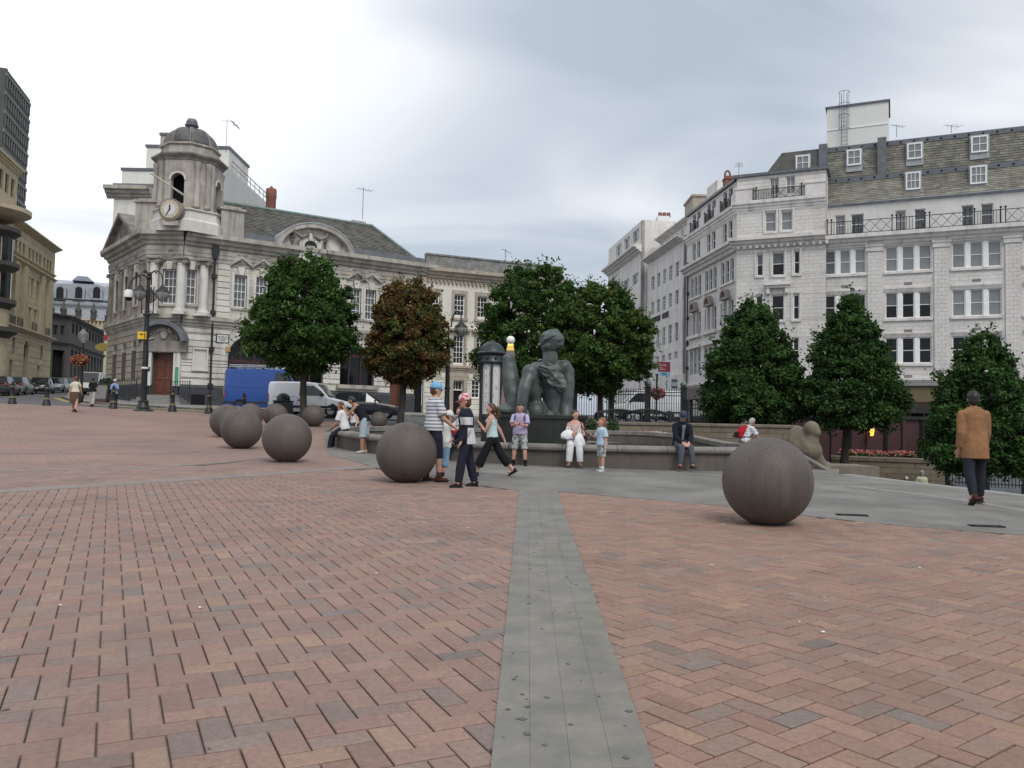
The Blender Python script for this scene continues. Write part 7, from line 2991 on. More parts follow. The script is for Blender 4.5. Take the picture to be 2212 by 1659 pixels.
mb.build('bracket', M_IRON, ov)
P = at(234, 705, 72)
bg = thing('banner_sign', 'upright blue, white and red banner sign on the side street', 'sign', P)
for k, (za, zb, m_) in enumerate(((.35, 1.0, mat('navy_banner', (.05, .06, .14), .6)), (-.75, .345, mat('white_banner', (.5, .5, .52), .6)), (-1.25, -.755, mat('red_banner', (.45, .03, .03), .6)))):
 mb = MB()
 mb.box(P.x - .35, P.x + .35, P.y, P.y + .1, P.z + za, P.z + zb)
 mb.build('panel', m_, bg)

# ================================================================== trees
def leaf_mat(name):
 m = bpy.data.materials.new(name)
 m.use_nodes = True
 N, L = m.node_tree.nodes, m.node_tree.links
 b = N['Principled BSDF']
 b.inputs['Roughness'].default_value = .8
 b.inputs['Specular IOR Level'].default_value = .1
 a = N.new('ShaderNodeAttribute')
 a.attribute_name = 'tint'
 L.new(a.outputs['Color'], b.inputs['Base Color'])
 tr = N.new('ShaderNodeBsdfTranslucent')
 L.new(a.outputs['Color'], tr.inputs['Color'])
 mx = N.new('ShaderNodeMixShader')
 mx.inputs[0].default_value = .22
 L.new(b.outputs[0], mx.inputs[1])
 L.new(tr.outputs[0], mx.inputs[2])
 L.new(mx.outputs[0], N['Material Output'].inputs['Surface'])
 return m
M_LEAF = leaf_mat('tree_leaf')
M_BARK = mat('bark', (.055, .046, .038), .9, var=.3, scale=6, bump=.4, bscale=20)
def tree(px, dep, x0, x1, ytop, ybot, shape, label, seed, cols, n_leaf=15000, leaf=.078, name='street_tree', yb=None, trunk_r=.16, clumps=620, tip=None):
 r = np.random.default_rng(seed)
 rs = random.Random(seed)
 g = ground_at(px, dep) if yb is None else at(px, yb, dep)
 k = dep / FPX
 zt, zb = at(px, ytop, dep).z, at(px, ybot, dep).z
 cxp = at((x0 + x1) / 2, (ytop + ybot) / 2, dep).x
 W = (x1 - x0) / 2 * k
 H = zt - zb
 t_ = thing(name, label, 'tree', g, 'trees round the square')
 def rad(t):
  if shape == 'egg':
   return np.where(t < .32, .20 + .80 * np.sin(np.clip(t / .32, 0, 1) * np.pi / 2), np.clip(1 - ((t - .32) / .70) ** 2.0, 0, 1) ** .52)
  return np.where(t < .22, .60 + .40 * np.sin(np.clip(t / .22, 0, 1) * np.pi / 2), np.clip(1 - np.clip((t - .22) / .80, 0, 1) ** 1.5, 0, 1) ** .80 * .98 + .02)
 # clumps of leaves spread through the crown
 nt = clumps
 tt = r.random(nt * 3)
 keep = r.random(nt * 3) < rad(tt) ** 1.0
 tt = tt[keep][:nt]
 nt = len(tt)
 an = r.random(nt) * 2 * np.pi
 lob = 1 + .10 * np.sin(3 * an + 7 * tt + seed) + .07 * np.sin(5 * an - 11 * tt + 2 * seed)
 rr_ = rad(tt) * W * .94 * lob * np.sqrt(r.random(nt) * .8 + .2)
 cx = cxp + rr_ * np.cos(an)
 cy = g.y + rr_ * np.sin(an)
 cz = zb + tt * H + .12 * H * ((rr_ / W) ** 2) * -.6 + r.normal(0, .1, nt)
 csz = (.20 + .20 * r.random(nt)) * (W / 2.6) ** .5 * (1 - .45 * tt)
 pick = r.integers(0, nt, n_leaf)
 off = r.normal(0, 1, (n_leaf, 3))
 off /= np.linalg.norm(off, axis=1)[:, None] + 1e-6
 off *= (r.random(n_leaf) ** .45)[:, None] * csz[pick][:, None] * np.array([1.35, 1.35, .95])
 P = np.c_[cx[pick], cy[pick], cz[pick]] + off
 sprig = r.random(n_leaf) < .07
 P[sprig] += (P[sprig] - np.array([cxp, g.y, zb + H * .35])) * (.05 + .11 * r.random(sprig.sum()))[:, None]
 # droop and outward normals
 nrm = off / (np.linalg.norm(off, axis=1)[:, None] + 1e-6) * .5 + r.normal(0, .6, (n_leaf, 3)) + np.array([0, 0, .55])
 nrm /= np.linalg.norm(nrm, axis=1)[:, None]
 ref = r.normal(0, 1, (n_leaf, 3))
 u = np.cross(nrm, ref)
 u /= np.linalg.norm(u, axis=1)[:, None] + 1e-9
 v = np.cross(nrm, u)
 s = leaf * (.6 + .8 * r.random(n_leaf))[:, None]
 bend = nrm * s * .25
 A, B, C, D_ = P + u * s, P + v * s * .6 - bend, P - u * s, P - v * s * .6 - bend
 V = np.stack([A, B, C, D_], 1).reshape(-1, 3)
 F = np.arange(n_leaf * 4).reshape(-1, 4)
 me = bpy.data.meshes.new('crown')
 me.vertices.add(len(V))
 me.vertices.foreach_set('co', V.ravel())
 me.loops.add(n_leaf * 4)
 me.loops.foreach_set('vertex_index', F.ravel())
 me.polygons.add(n_leaf)
 me.polygons.foreach_set('loop_start', np.arange(n_leaf) * 4)
 me.polygons.foreach_set('loop_total', np.full(n_leaf, 4))
 me.update(calc_edges=True)
 me.materials.append(M_LEAF)
 cc = np.array([c[0] for c in cols])
 cw_ = np.array([c[1] for c in cols], float)
 cw_ /= cw_.sum()
 ccl = cc[r.choice(len(cols), nt, p=cw_)]
 mixed = ccl[pick] * .6 + cc[r.choice(len(cols), n_leaf, p=cw_)] * .4
 mixed *= 1.6 * (.8 + .4 * r.random(nt))[pick][:, None] * (1 + r.normal(0, .2, n_leaf))[:, None]
 a = me.attributes.new('tint', 'FLOAT_COLOR', 'FACE')
 a.data.foreach_set('color', np.c_[np.clip(mixed, .004, 1), np.ones(n_leaf)].ravel())
 o = obj('crown', me, t_)
 o['kind'] = 'stuff'
 # trunk and limbs
 mb = MB()
 zc = zb + H * .18
 lean = rs.uniform(-.1, .1)
 tp = Vector((cxp * .6 + g.x * .4, g.y, zc))
 mb.tube([g - Vector((0, 0, .2)), g + Vector((0, 0, .15)), g.lerp(tp, .5) + Vector((lean * .2, 0, 0)), tp], [trunk_r * 1.6, trunk_r * 1.1, trunk_r * .95, trunk_r * .8], 10)
 mb.build('trunk', M_BARK, t_, smooth=True)
 mb = MB()
 mb.tube([tp, Vector((cxp, g.y, zb + H * .55)), Vector((cxp, g.y, zb + H * .9))], [trunk_r * .8, trunk_r * .4, .02], 7)
 for i in range(16):
  a_ = i * 2.4 + rs.uniform(-.3, .3)
  q0 = tp.lerp(Vector((cxp, g.y, zb + H * .6)), rs.uniform(0, .7)) - Vector((0, 0, .2))
  tz_ = min(.85, (q0.z - zb) / H + rs.uniform(.12, .35))
  R_ = float(rad(np.array(tz_))) * W * .6
  q2 = Vector((cxp + R_ * math.cos(a_), g.y + R_ * math.sin(a_), zb + tz_ * H))
  q1 = q0.lerp(q2, .5) + Vector((0, 0, rs.uniform(-.1, .2)))
  mb.tube([q0, q1, q2], [trunk_r * .42, trunk_r * .26, .012], 6)
  for j in range(2):
   e_ = q1.lerp(q2, rs.uniform(.1, .7))
   mb.tube([e_, e_ + (q2 - q0).normalized() * W * .16 + Vector((rs.uniform(-.4, .4), rs.uniform(-.4, .4), rs.uniform(0, .5)))], [trunk_r * .16, .008], 5)
 mb.build('limbs', M_BARK, t_)
G1 = [((.030, .062, .016), 4), ((.042, .082, .020), 3), ((.022, .047, .014), 3), ((.060, .105, .026), 1.2)]
G2 = [((.026, .056, .017), 4), ((.036, .072, .02), 3), ((.020, .042, .014), 3), ((.05, .09, .024), 1)]
GR = [((.105, .055, .022), 4), ((.075, .046, .020), 3), ((.050, .058, .020), 4.2), ((.11, .055, .026), 1.4), ((.042, .068, .02), 2.6)]
G3 = [((.036, .072, .018), 4), ((.052, .088, .02), 3), ((.028, .055, .015), 3), ((.075, .085, .024), 1)]
tree(655, 38.5, 532, 782, 560, 800, 'egg', 'dense egg-shaped green tree in front of the blue van', 21, G1, 70000)
tree(864, 39, 785, 976, 608, 826, 'egg', 'egg-shaped tree with reddish brown leaves before the end of the stone building', 22, GR, 56000)
tree(1140, 47, 1016, 1300, 576, 852, 'egg', 'tall dense green tree behind the bronze figure', 23, G1, 75000, leaf=.088)
tree(1296, 44, 1178, 1414, 612, 845, 'egg', 'broad green tree over the iron railing, right of the bronze figure', 24, G3, 70000, leaf=.086)
tree(1628, 38, 1506, 1744, 650, 905, 'cone', 'dark conical tree behind the man with the red rucksack', 25, G2, 64000)
tree(1824, 36, 1730, 1946, 648, 915, 'cone', 'conical green tree with a narrow top before the white block', 26, G2, 58000, yb=1000)
tree(2113, 30, 1992, 2248, 716, 1010, 'cone', 'conical green tree beside the man in the tan jacket', 27, G2, 60000, leaf=.066, yb=1080)

# ================================================================== vehicles
M_TYRE = mat('tyre', (.014, .014, .015), .85)
M_RIM2 = mat('wheel_rim', (.32, .33, .34), .35, metal=.6)
M_TRIM = mat('black_trim', (.02, .02, .022), .6)
M_CGL = mat('car_glass', (.02, .026, .03), .05, spec=.9)
M_HL = mat('headlamp', (.6, .62, .64), .15, spec=.8)
M_TL = mat('tail_lamp', (.35, .02, .015), .3, spec=.6)
M_PLT = mat('number_plate', (.62, .60, .50), .5)
def paint(name, c, rough=.3):
 return mat(name, c, rough, var=.06, scale=.8, spec=.6)
def loft(mb, rings, cap=True):
 n = len(rings[0])
 vs_ = [p for r_ in rings for p in r_]
 fs = [(i * n + j, i * n + (j + 1) % n, (i + 1) * n + (j + 1) % n, (i + 1) * n + j) for i in range(len(rings) - 1) for j in range(n)]
 if cap:
  fs += [tuple(range(n - 1, -1, -1)), tuple(range((len(rings) - 1) * n, len(rings) * n))]
 mb.add(vs_, fs)
def wheel(t, x, y, r, s):
 mb = MB()
 T = Matrix.Translation((x, y, r)) @ Matrix.Rotation(R(90) * -s, 4, 'X')
 mb.lathe([(r * .62, -.10), (r * .95, -.10), (r, -.06), (r, .06), (r * .95, .10), (r * .62, .10)], 20, T, cap=False)
 w = mb.build('wheel', M_TYRE, t, smooth=40)
 mb = MB()
 mb.lathe([(0, .045), (r * .2, .06), (r * .28, .05), (r * .55, .06), (r * .64, .095), (r * .66, .06)], 20, T, cap=False)
 for k in range(5):
  mb.box(r * .15, r * .6, -r * .09, r * .09, .045, .075, T @ Matrix.Rotation(k * 1.2566, 4, 'Z'))
 mb.build('rim', M_RIM2, w, smooth=40)
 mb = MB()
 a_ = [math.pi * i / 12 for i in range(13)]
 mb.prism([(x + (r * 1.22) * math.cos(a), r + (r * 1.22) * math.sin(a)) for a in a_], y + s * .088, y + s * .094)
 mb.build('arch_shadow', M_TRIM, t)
def car(label, g, rz, col, L=4.2, W=1.72, H=1.44, est=False, group='cars parked along the street'):
 t = thing('parked_car', label, 'car', g, group, rz=rz, local=True)
 pm = paint('paint_' + '_'.join('%03d' % int(c * 1000) for c in col), col)
 h = L / 2
 hw = W / 2
 zb_ = .62 * H
 sta = [(-h, .55, .80), (-h + .06, .82, .93), (-h + .35, zb_ + .02, .985), (-h * .45, zb_ + .02, 1), (h * .3, zb_, 1), (h * .42, zb_ - .02, .99), (h - .35, zb_ - .16, .95), (h - .08, .62, .86), (h, .48, .76)]
 rings = []
 for x, z, w in sta:
  q = hw * w
  rings.append([(x, -q * .94, .2), (x, -q, .36), (x, -q, z - .12), (x, -q * .93, z), (x, q * .93, z), (x, q, z - .12), (x, q, .36), (x, q * .94, .2)])
 mb = MB()
 loft(mb, rings)
 b = mb.build('body', pm, t, smooth=50)
 r0, r1 = (-h + .10 if est else -h + .28), (-h + .35 if est else -h * .52)
 gl = [(r0, zb_, zb_ + .02, .86, .84), (r1, zb_, H - .03, .9, .70), (-h * .1, zb_, H, .92, .72), (h * .12, zb_, H - .02, .92, .71), (h * .50, zb_ - .03, zb_ - .01, .9, .84)]
 rings = [[(x, -hw * wa, za), (x, -hw * wb, zt), (x, hw * wb, zt), (x, hw * wa, za)] for x, za, zt, wa, wb in gl]
 mb = MB()
 loft(mb, rings)
 g_ = mb.build('window_glass', M_CGL, t)
 mb = MB()
 rings = [[(x, -hw * .715, z), (x, -hw * .6, z + .03), (x, hw * .6, z + .03), (x, hw * .715, z), (x, hw * .6, z - .02), (x, -hw * .6, z - .02)] for x, z in ((r1 - .05, H - .05), (-h * .1, H), (h * .14, H - .025))]
 loft(mb, rings)
 for s in (-1, 1):
  for (xa, za, ya, xb, zb2, yb) in ((h * .50, zb_ - .02, .90, h * .13, H - .02, .715), (-h * .02, zb_, .93, -h * .04, H - .01, .72), (r0 + .02, zb_, .88, r1, H - .03, .71)):
   mb.tube([(xa, s * hw * ya, za), (xb, s * hw * yb, zb2)], .035, 5)
 mb.build('roof', pm, t, smooth=50)
 for s in (-1, 1):
  for x in (-h * .6, h * .62):
   wheel(t, x, s * (hw - .09), .31, s)
  mb = MB()
  mb.ball((h - .12, s * hw * .62, .62), (.12, .2, .09), 10, 6)
  mb.build('headlight', M_HL, t, smooth=True)
  mb = MB()
  mb.ball((-h + .06, s * hw * .74, .78), (.07, .13, .13), 10, 6)
  mb.build('tail_light', M_TL, t, smooth=True)
  mb = MB()
  mb.ball((h * .36, s * (hw + .08), zb_ + .08), (.07, .1, .06), 8, 6)
  mb.build('wing_mirror', pm, t, smooth=True)
 mb = MB()
 mb.box(h - .02, h + .03, -hw * .72, hw * .72, .28, .44)
 mb.box(-h - .03, -h + .02, -hw * .76, hw * .76, .32, .5)
 mb.build('bumper', M_TRIM, t)
 for x in (h + .032, -h - .045):
  mb = MB()
  mb.box(x, x + .012, -.26, .26, .38, .49)
  mb.build('number_plate', M_PLT, t)
 return t
def heading(px0, d0, px1, d1):
 a, b = at(px0, 900, d0), at(px1, 900, d1)
 return math.atan2(b.y - a.y, b.x - a.x)
hd = heading(20, 67, 130, 85)
for (px, dep, col, lab, flip, est) in ((6, 64, (.012, .016, .02), 'black parked car cut by the left edge', 0, 1), (40, 69, (.16, .19, .17), 'silver-green hatchback parked by the sandstone building', 0, 1), (88, 76, (.012, .013, .016), 'black saloon parked second from the street bend', 1, 0),
  (124, 83, (.22, .24, .26), 'light silver car parked facing out near the street bend', 1, 0), (147, 90, (.30, .30, .31), 'pale car parked farthest down the street', 1, 0)):
 g = ground_at(px, dep)
 car(lab, g, hd + (math.pi if flip else 0), col, est=bool(est))
g = ground_at(782, 46.5)
car('dark blue saloon parked behind the small distant sphere', g, R(4), (.010, .013, .022), L=4.4, est=False, group='cars beside the square')
def panel_van(label, g, rz, col, L, W, H, small, group='vans', lampm=None):
 t = thing('delivery_van', label, 'van', g, group, rz=rz, local=True)
 pm = paint('vanpaint_' + '_'.join('%03d' % int(c * 1000) for c in col), col, .35)
 h, hw = L / 2, W / 2
 hood = .52 * H if small else .46 * H
 wsx = (h - .95, h - 1.75) if small else (h - .75, h - 1.45)
 sta = [(-h, H - .10, .955, .93), (-h + .06, H - .02, 1, .955), (-h + .5, H, 1, .955), (wsx[1] - .3, H, 1, .95), (wsx[1], H - .03, 1, .93), ((wsx[0] + wsx[1]) / 2, (H + hood) / 2 + .09, 1, .92), (wsx[0], hood + .06, 1, .93), (h - .3, hood - .10, .97, .92), (h - .05, hood - .26, .92, .88), (h, hood - .42, .86, .84)]
 rings = []
 for x, z, w, wt in sta:
  q = hw * w
  belt = min(z - .03, H * .56 if z > H * .6 else z - .05)
  rings.append([(x, -q * .95, .24), (x, -q, .40), (x, -q, belt), (x, -hw * wt + .02, z - .06), (x, -hw * wt + .10, z), (x, hw * wt - .10, z), (x, hw * wt - .02, z - .06), (x, q, belt), (x, q, .40), (x, q * .95, .24)])
 mb = MB()
 loft(mb, rings)
 mb.build('body', pm, t, smooth=45)
 belt = H * .56
 # windscreen
 mb = MB()
 xa, xb = wsx
 mb.add([(xa - .02, -hw * .80, hood + .12), (xa - .02, hw * .80, hood + .12), (xb + .10, hw * .76, H - .10), (xb + .10, -hw * .76, H - .10)], [(0, 1, 2, 3)])
 mb.v = [(x + .035, y, z + .03) for x, y, z in mb.v]
 mb.build('windscreen', M_CGL, t)
 for s in (-1, 1):
  mb = MB()
  pts = [(xb - .75, hood + .14), (xa - .18, hood + .16), (xa - .42, hood + .42), (xb - .02, H - .2), (xb - .72, H - .2)]
  y0 = s * (hw + .004)
  def yy(z):
   return s * (hw - (max(0, z - belt) / (H - belt)) * (hw * .05 + .0) + .006)
  mb.add([(x, yy(z), z) for x, z in pts] + [(x, yy(z) - s * .02, z) for x, z in pts], [(0, 1, 2, 3, 4)] + [(i, (i + 1) % 5, 5 + (i + 1) % 5, 5 + i) for i in range(5)])
  mb.build('cab_window', M_CGL, t)
  mb = MB()
  for xx in (xb - .85, xa - .12):
   mb.box(xx - .008, xx + .008, s * hw - .004, s * hw + .003, .42, belt)
  mb.box(-h + .25, xb - .95, s * hw - .004, s * hw + .003, belt - .008, belt + .008)
  mb.build('panel_gap', M_TRIM, t)
  mb = MB()
  mb.box(xb - .80, xb - .68, s * hw, s * (hw + .02) if s > 0 else s * (hw + .02) + .02, belt - .22, belt - .12)
  mb.ball((xa - .35, s * (hw + .10), hood + .22), (.08, .10, .12), 8, 6)
  mb.build('door_handle_and_mirror', M_TRIM, t)
  for x in (-h + .85, h - .82):
   wheel(t, x, s * (hw - .10), .32 if small else .35, s)
  mb = MB()
  mb.box(-h + .02, h - .2, s * (hw + .002), s * (hw + .022), .44, .56)
  mb.build('rubbing_strip', M_TRIM, t)
  mb = MB()
  mb.box(-h - .012, -h + .05, s * hw * .95 - .06, s * hw * .95 + .06, .75, 1.15)
  mb.build('tail_light', M_TL, t)
  mb = MB()
  mb.ball((h - .10, s * hw * .66, hood - .38), (.14, .22, .13), 10, 6)
  mb.build('headlight', M_HL, t, smooth=True)
  mb = MB()
  mb.box(-h - .015, -h - .001, s * hw * .46 - hw * .32, s * hw * .46 + hw * .32, belt + .12, H - .22)
  mb.build('rear_window', M_CGL, t)
 mb = MB()
 mb.box(h - .05, h + .05, -hw * .84, hw * .84, .28, .52)
 mb.box(-h - .06, -h + .02, -hw * .92, hw * .92, .36, .52)
 mb.build('bumper', M_TRIM, t)
 return t, h, hw
g = ground_at(588, 48.2)
bv, bh, bw_ = panel_van('blue high van with ladder rack parked behind the left tree', g, R(2), (.022, .075, .30), 5.0, 1.95, 2.42, False)
rk_ = MB()
for s in (-1, 1):
 rk_.tube([(-bh + .15, s * bw_ * .8, 2.55), (bh - 1.7, s * bw_ * .8, 2.55)], .03, 6)
for k in range(7):
 x = -bh + .2 + k * .52
 rk_.tube([(x, -bw_ * .8, 2.55), (x, bw_ * .8, 2.55)], .025, 6)
 for s in (-1, 1):
  rk_.tube([(x, s * bw_ * .8, 2.36), (x, s * bw_ * .8, 2.56)], .02, 5)
rk_.build('roof_rack', M_LEADP, bv)
mb = MB()
for s in (-.22, .22):
 mb.tube([(-bh + .1, s - .2, 2.66), (bh - 1.5, s - .2, 2.66)], .04, 6)
for k in range(12):
 mb.tube([(-bh + .2 + k * .28, -.42, 2.66), (-bh + .2 + k * .28, .02, 2.66)], .02, 5)
mb.build('ladder', M_LEADP, bv)
mb = MB()
mb.tube([(-bh - .06, -bw_ * .86, .9), (-bh - .06, -bw_ * .86, 2.2)], .025, 6)
mb.build('rear_ladder_rail', M_GOLDL, bv)
g = ground_at(672, 44.2)
panel_van('small white van with dark lower stripe parked in front of the blue van', g, R(-2), (.80, .82, .84), 4.15, 1.74, 1.80, True)
g = ground_at(198, 80)
panel_van('white van facing out of the side street behind the man in black', g, hd + math.pi, (.6, .6, .6), 4.6, 1.9, 2.1, False)
g = at(1392, 900, 58)
panel_van('white van half hidden behind the tall iron railing', Vector((g.x, 58, at(1392, 903, 58).z - .1)), R(180), (.6, .62, .64), 4.8, 1.9, 2.0, True)

# ---- kerb, pavement and yellow lines before the corner building
gk = [ground_at(132, 60), ground_at(160, 51), ground_at(205, 46.6), ground_at(300, 44.3), ground_at(420, 43.6), ground_at(520, 44.2), ground_at(700, 50.2), ground_at(990, 58.5)]
pv = [(p.x, p.y) for p in gk] + [(FC.W(FC.len, 0, 0).x, FC.W(FC.len, 0, 0).y), (gR.x, gR.y), (gA.x, gA.y), (FA.p0.x, FA.p0.y), (FL.p0.x, FL.p0.y), (FL.p0.x - 3, FL.p0.y + 6)]
structure(sheet('pavement', pv, .10, M_PAVE, step=2.0, skirt=.2))
kb = structure(obj('kerb', None))
for i in range(len(gk) - 1):
 a, b = gk[i], gk[i + 1]
 n = max(1, int((b - a).length / 1.0))
 for k in range(n):
  p, q = a.lerp(b, k / n), a.lerp(b, (k + .985) / n)
  d = (b - a).normalized()
  nn = Vector((-d.y, d.x, 0)) * .15
  pz, qz = gz(p.x, p.y), gz(q.x, q.y)
  mb = MB()
  vs_ = []
  for (P_, z_) in ((p, pz), (q, qz)):
   for o_ in (nn * .0, nn):
    for zz in (-.15, .112):
     vs_.append((P_.x + o_.x, P_.y + o_.y, z_ + zz))
  mb.add(vs_, [(0, 1, 5, 4), (1, 3, 7, 5), (3, 2, 6, 7), (0, 2, 3, 1), (4, 5, 7, 6)])
  mb.build('kerb_stone', M_KERB, kb)
for off in (.28, .48):
 L_ = []
 for i, p in enumerate(gk[:6]):
  a, b = gk[max(i - 1, 0)], gk[min(i + 1, len(gk) - 1)]
  d = (b - a).normalized()
  L_.append((p.x + d.y * off, p.y - d.x * off))
 structure(line_band('yellow_line', L_, .09, -.006, M_YEL))
# ---- gull in the sky
P = at(508, 270, 95)
bd = thing('gull', 'gull gliding in the sky right of the dome', 'bird', P)
mb = MB()
mb.tube([P + Vector((-.32, 0, .02)), P + Vector((-.2, 0, .01)), P, P + Vector((.2, 0, -.01)), P + Vector((.34, 0, 0))], [.012, .05, .075, .05, .015], 8)
mb.build('body', mat('gull_white', (.55, .55, .55), .8), bd, smooth=True)
for s in (-1, 1):
 mb = MB()
 e1, e2 = P + Vector((s * .28, s * .25, -s * .26 + .06)), P + Vector((s * .42, s * .5, -s * .42))
 vs_ = [P + Vector((-.1, 0, .03)), P + Vector((.1, 0, .03)), e1 + Vector((.1, 0, .02)), e1 + Vector((-.08, 0, 0)), e2]
 vs2 = [v - Vector((0, .02, .015)) for v in vs_]
 mb.add(vs_ + vs2, [(0, 1, 2, 3), (3, 2, 4), (5, 8, 7, 6), (8, 9, 7), (0, 3, 8, 5), (1, 6, 7, 2), (2, 7, 9, 4), (3, 4, 9, 8)])
 mb.build('wing', mat('gull_grey', (.5, .5, .52), .8), bd)

# ================================================================== people
def skinm(name, c):
 return mat('skin_' + name, c, .55, var=.08, scale=9)
SKIN = skinm('fair', (.50, .30, .22))
SKIN2 = skinm('tan', (.36, .20, .13))
SKIN3 = skinm('pink', (.52, .28, .21))
def cloth(name, c, var=.12, scale=6, **kw):
 return mat('cloth_' + name, c, .85, var=var, scale=scale, bump=.9, bscale=11, spec=.2, **kw)
def remesh(o, vox, it=4, sub=False):
 md = o.modifiers.new('remesh', 'REMESH')
 md.mode = 'VOXEL'
 md.voxel_size = vox
 md.use_smooth_shade = True
 md = o.modifiers.new('smooth', 'SMOOTH')
 md.iterations = it
 md.factor = .5
def rotx(v, a):
 c, s = math.cos(a), math.sin(a)
 return Vector((v.x, v.y * c - v.z * s, v.y * s + v.z * c))
def roty(v, a):
 c, s = math.cos(a), math.sin(a)
 return Vector((v.x * c + v.z * s, v.y, -v.x * s + v.z * c))
def rotz(v, a):
 c, s = math.cos(a), math.sin(a)
 return Vector((v.x * c - v.y * s, v.x * s + v.y * c, v.z))
def rnd(mb, pts, rads, n=12, ends=2):
 """limb: tube with rounded ends; ends=1 leaves the far end square, as a cuff"""
 pts = [Vector(p) for p in pts]
 mb.tube(pts, rads, n)
 for p, r in ((pts[0], rads[0]), (pts[-1], rads[-1]))[:ends]:
  r = r if isinstance(r, (int, float)) else (r[0] + r[1]) / 2
  mb.ball(p, r * .995, n, 8)
PEOPLE = {}
def person(key, label, g, rz, H, lean=0.0, side=0.0, twist=0.0, legL=(0, 2, 0), legR=(0, 2, 0), armL=(5, 8, 12, 0), armR=(5, 8, 12, 0), head=(0, 0), skin=None,
           hair=None, hair_style='short', top=None, top_len=.02, sleeve=.45, loose=.018, bottom=None, bot_len=1.0, flare=0.0, skirt=None, shoes=None, female=False, child=0.0,
           cap=None, brim=None, jacket=None, seat=None, vox=.0115, fat=1.0, footL=0, footR=0, sock=None, straps=None, group=None):
 """angles in degrees: leg (flex forward, out, knee), arm (flex forward, out, elbow, inward), head (turn, nod)"""
 skin = skin or SKIN
 s = H / 1.75
 t = thing('person', label, 'person', g, group, rz=rz, local=True)
 hs = 1 + child * .28                       # children have larger heads
 hipw = .088 if not female else .094
 shw = (.185 if not female else .16) * (1 - child * .08)
 legk = 1 - child * .07
 th, sh_ = .44 * legk, .41 * legk
 # hips, knees, ankles
 J = {}
 for k, sx, leg in (('L', -1, legL), ('R', 1, legR)):
  fl, ou, kn = [R(a) for a in leg[:3]]
  d1 = roty(rotx(Vector((0, 0, -1)), fl), -sx * ou)
  d2 = roty(rotx(Vector((0, 0, -1)), fl - kn), -sx * ou * .6)
  hp = Vector((sx * hipw, 0, 0))
  J['hip' + k] = hp
  J['kn' + k] = hp + d1 * th
  J['an' + k] = J['kn' + k] + d2 * sh_
 lift = {'L': footL, 'R': footR}
 low = min(J['an' + k].z - .075 - math.sin(R(abs(lift[k]))) * .1 for k in 'LR')
 pz = (seat / s if seat is not None else -low)
 off = Vector((0, 0, pz))
 for k in list(J):
  J[k] = J[k] + off
 pel = off
 up = rotz(roty(rotx(Vector((0, 0, 1)), -R(lean)), R(side)), 0)
 tw = R(twist)
 rt = rotz(Vector((1, 0, 0)), tw)
 fw = rotz(Vector((0, 1, 0)), tw)
 tor = .50 * (1 - child * .02)
 chest = pel + up * (tor * .66)
 nb = pel + up * tor + Vector((0, 0, .01))
 hd_ = R(head[0])
 for k, sx, arm in (('L', -1, armL), ('R', 1, armR)):
  fl, ou, el, inn = [R(a) for a in arm[:4]]
  S = pel + up * (tor * .835) + rt * (sx * shw * .95)
  d1 = rotz(roty(rotx(Vector((0, 0, -1)), fl), -sx * ou), tw)
  d2 = rotz(rotz(roty(rotx(Vector((0, 0, -1)), fl + el), -sx * ou), sx * inn), tw)
  J['sh' + k] = S
  J['el' + k] = S + d1 * .28 * (1 - child * .04)
  J['wr' + k] = J['el' + k] + d2 * .245 * (1 - child * .04)
  J['hd' + k] = d2
 neck = nb + up * .03
 hdir = rotx(Vector((0, 0, 1)), -R(lean * .5 + head[1]))
 hc_ = nb + (up * .5 + hdir * .5).normalized() * .062 + hdir * .082 * hs
 HM = Matrix.Translation(hc_) @ Matrix.Rotation(tw + hd_, 4, 'Z') @ Matrix.Rotation(-R(lean * .5 + head[1]), 4, 'X')
 S_ = Matrix.Scale(s, 4)
 # torso rings
 f = fat
 wa = .118 if female else .135
 def torso(mb, inf=0.0, z0=-.10, z1=tor, cut_top=False):
  rings = [(-.12, .10, .09), (-.06, .155, .115), (.02, .168 if female else .160, .122), (.16, wa, .098), (.26, wa * 1.08, .105), (.36, .155, .115), (.42, shw * .97, .106), (.465, shw * .76, .09), (.505, .075, .066), (.52, .058, .058)]
  if inf > 0:
   rings[0] = (-.12, .166, .128)
   rings[1] = (-.06, .168, .127)
   rings[2] = (.02, .170, .126)
   rings[3] = (.16, wa + .012, .106)
  P_, Rr = [], []
  for z, a, b in rings:
   if z < z0 - 1e-6 or z > z1 + .021:
    continue
   P_.append(pel + up * z if z > 0 else pel + (up * z if seat is not None else Vector((0, 0, z))))
   Rr.append(((a * f + inf), (b * f + inf)))
  mb.tube(P_, Rr, 20)
 def arm_t(mb, k, inf=0.0, upto=2.0):
  a, b, c = J['sh' + k], J['el' + k], J['wr' + k]
  if upto >= 1:
   e = b.lerp(c, min(1, upto - 1))
   r2 = .042 - .014 * (upto - 1)
   rnd(mb, [a, a.lerp(b, .35), b, e] if upto > 1.01 else [a, a.lerp(b, .35), b], ([.046 + inf * .8, .048 + inf, .042 + inf, r2 + inf] if upto > 1.01 else [.046 + inf * .8, .048 + inf, .044 + inf]), 12, 1 if inf else 2)
  else:
   rnd(mb, [a, a.lerp(b, upto * .5), a.lerp(b, upto)], [.046 + inf * .8, .05 + inf, .05 + inf * 1.25], 12, 1)
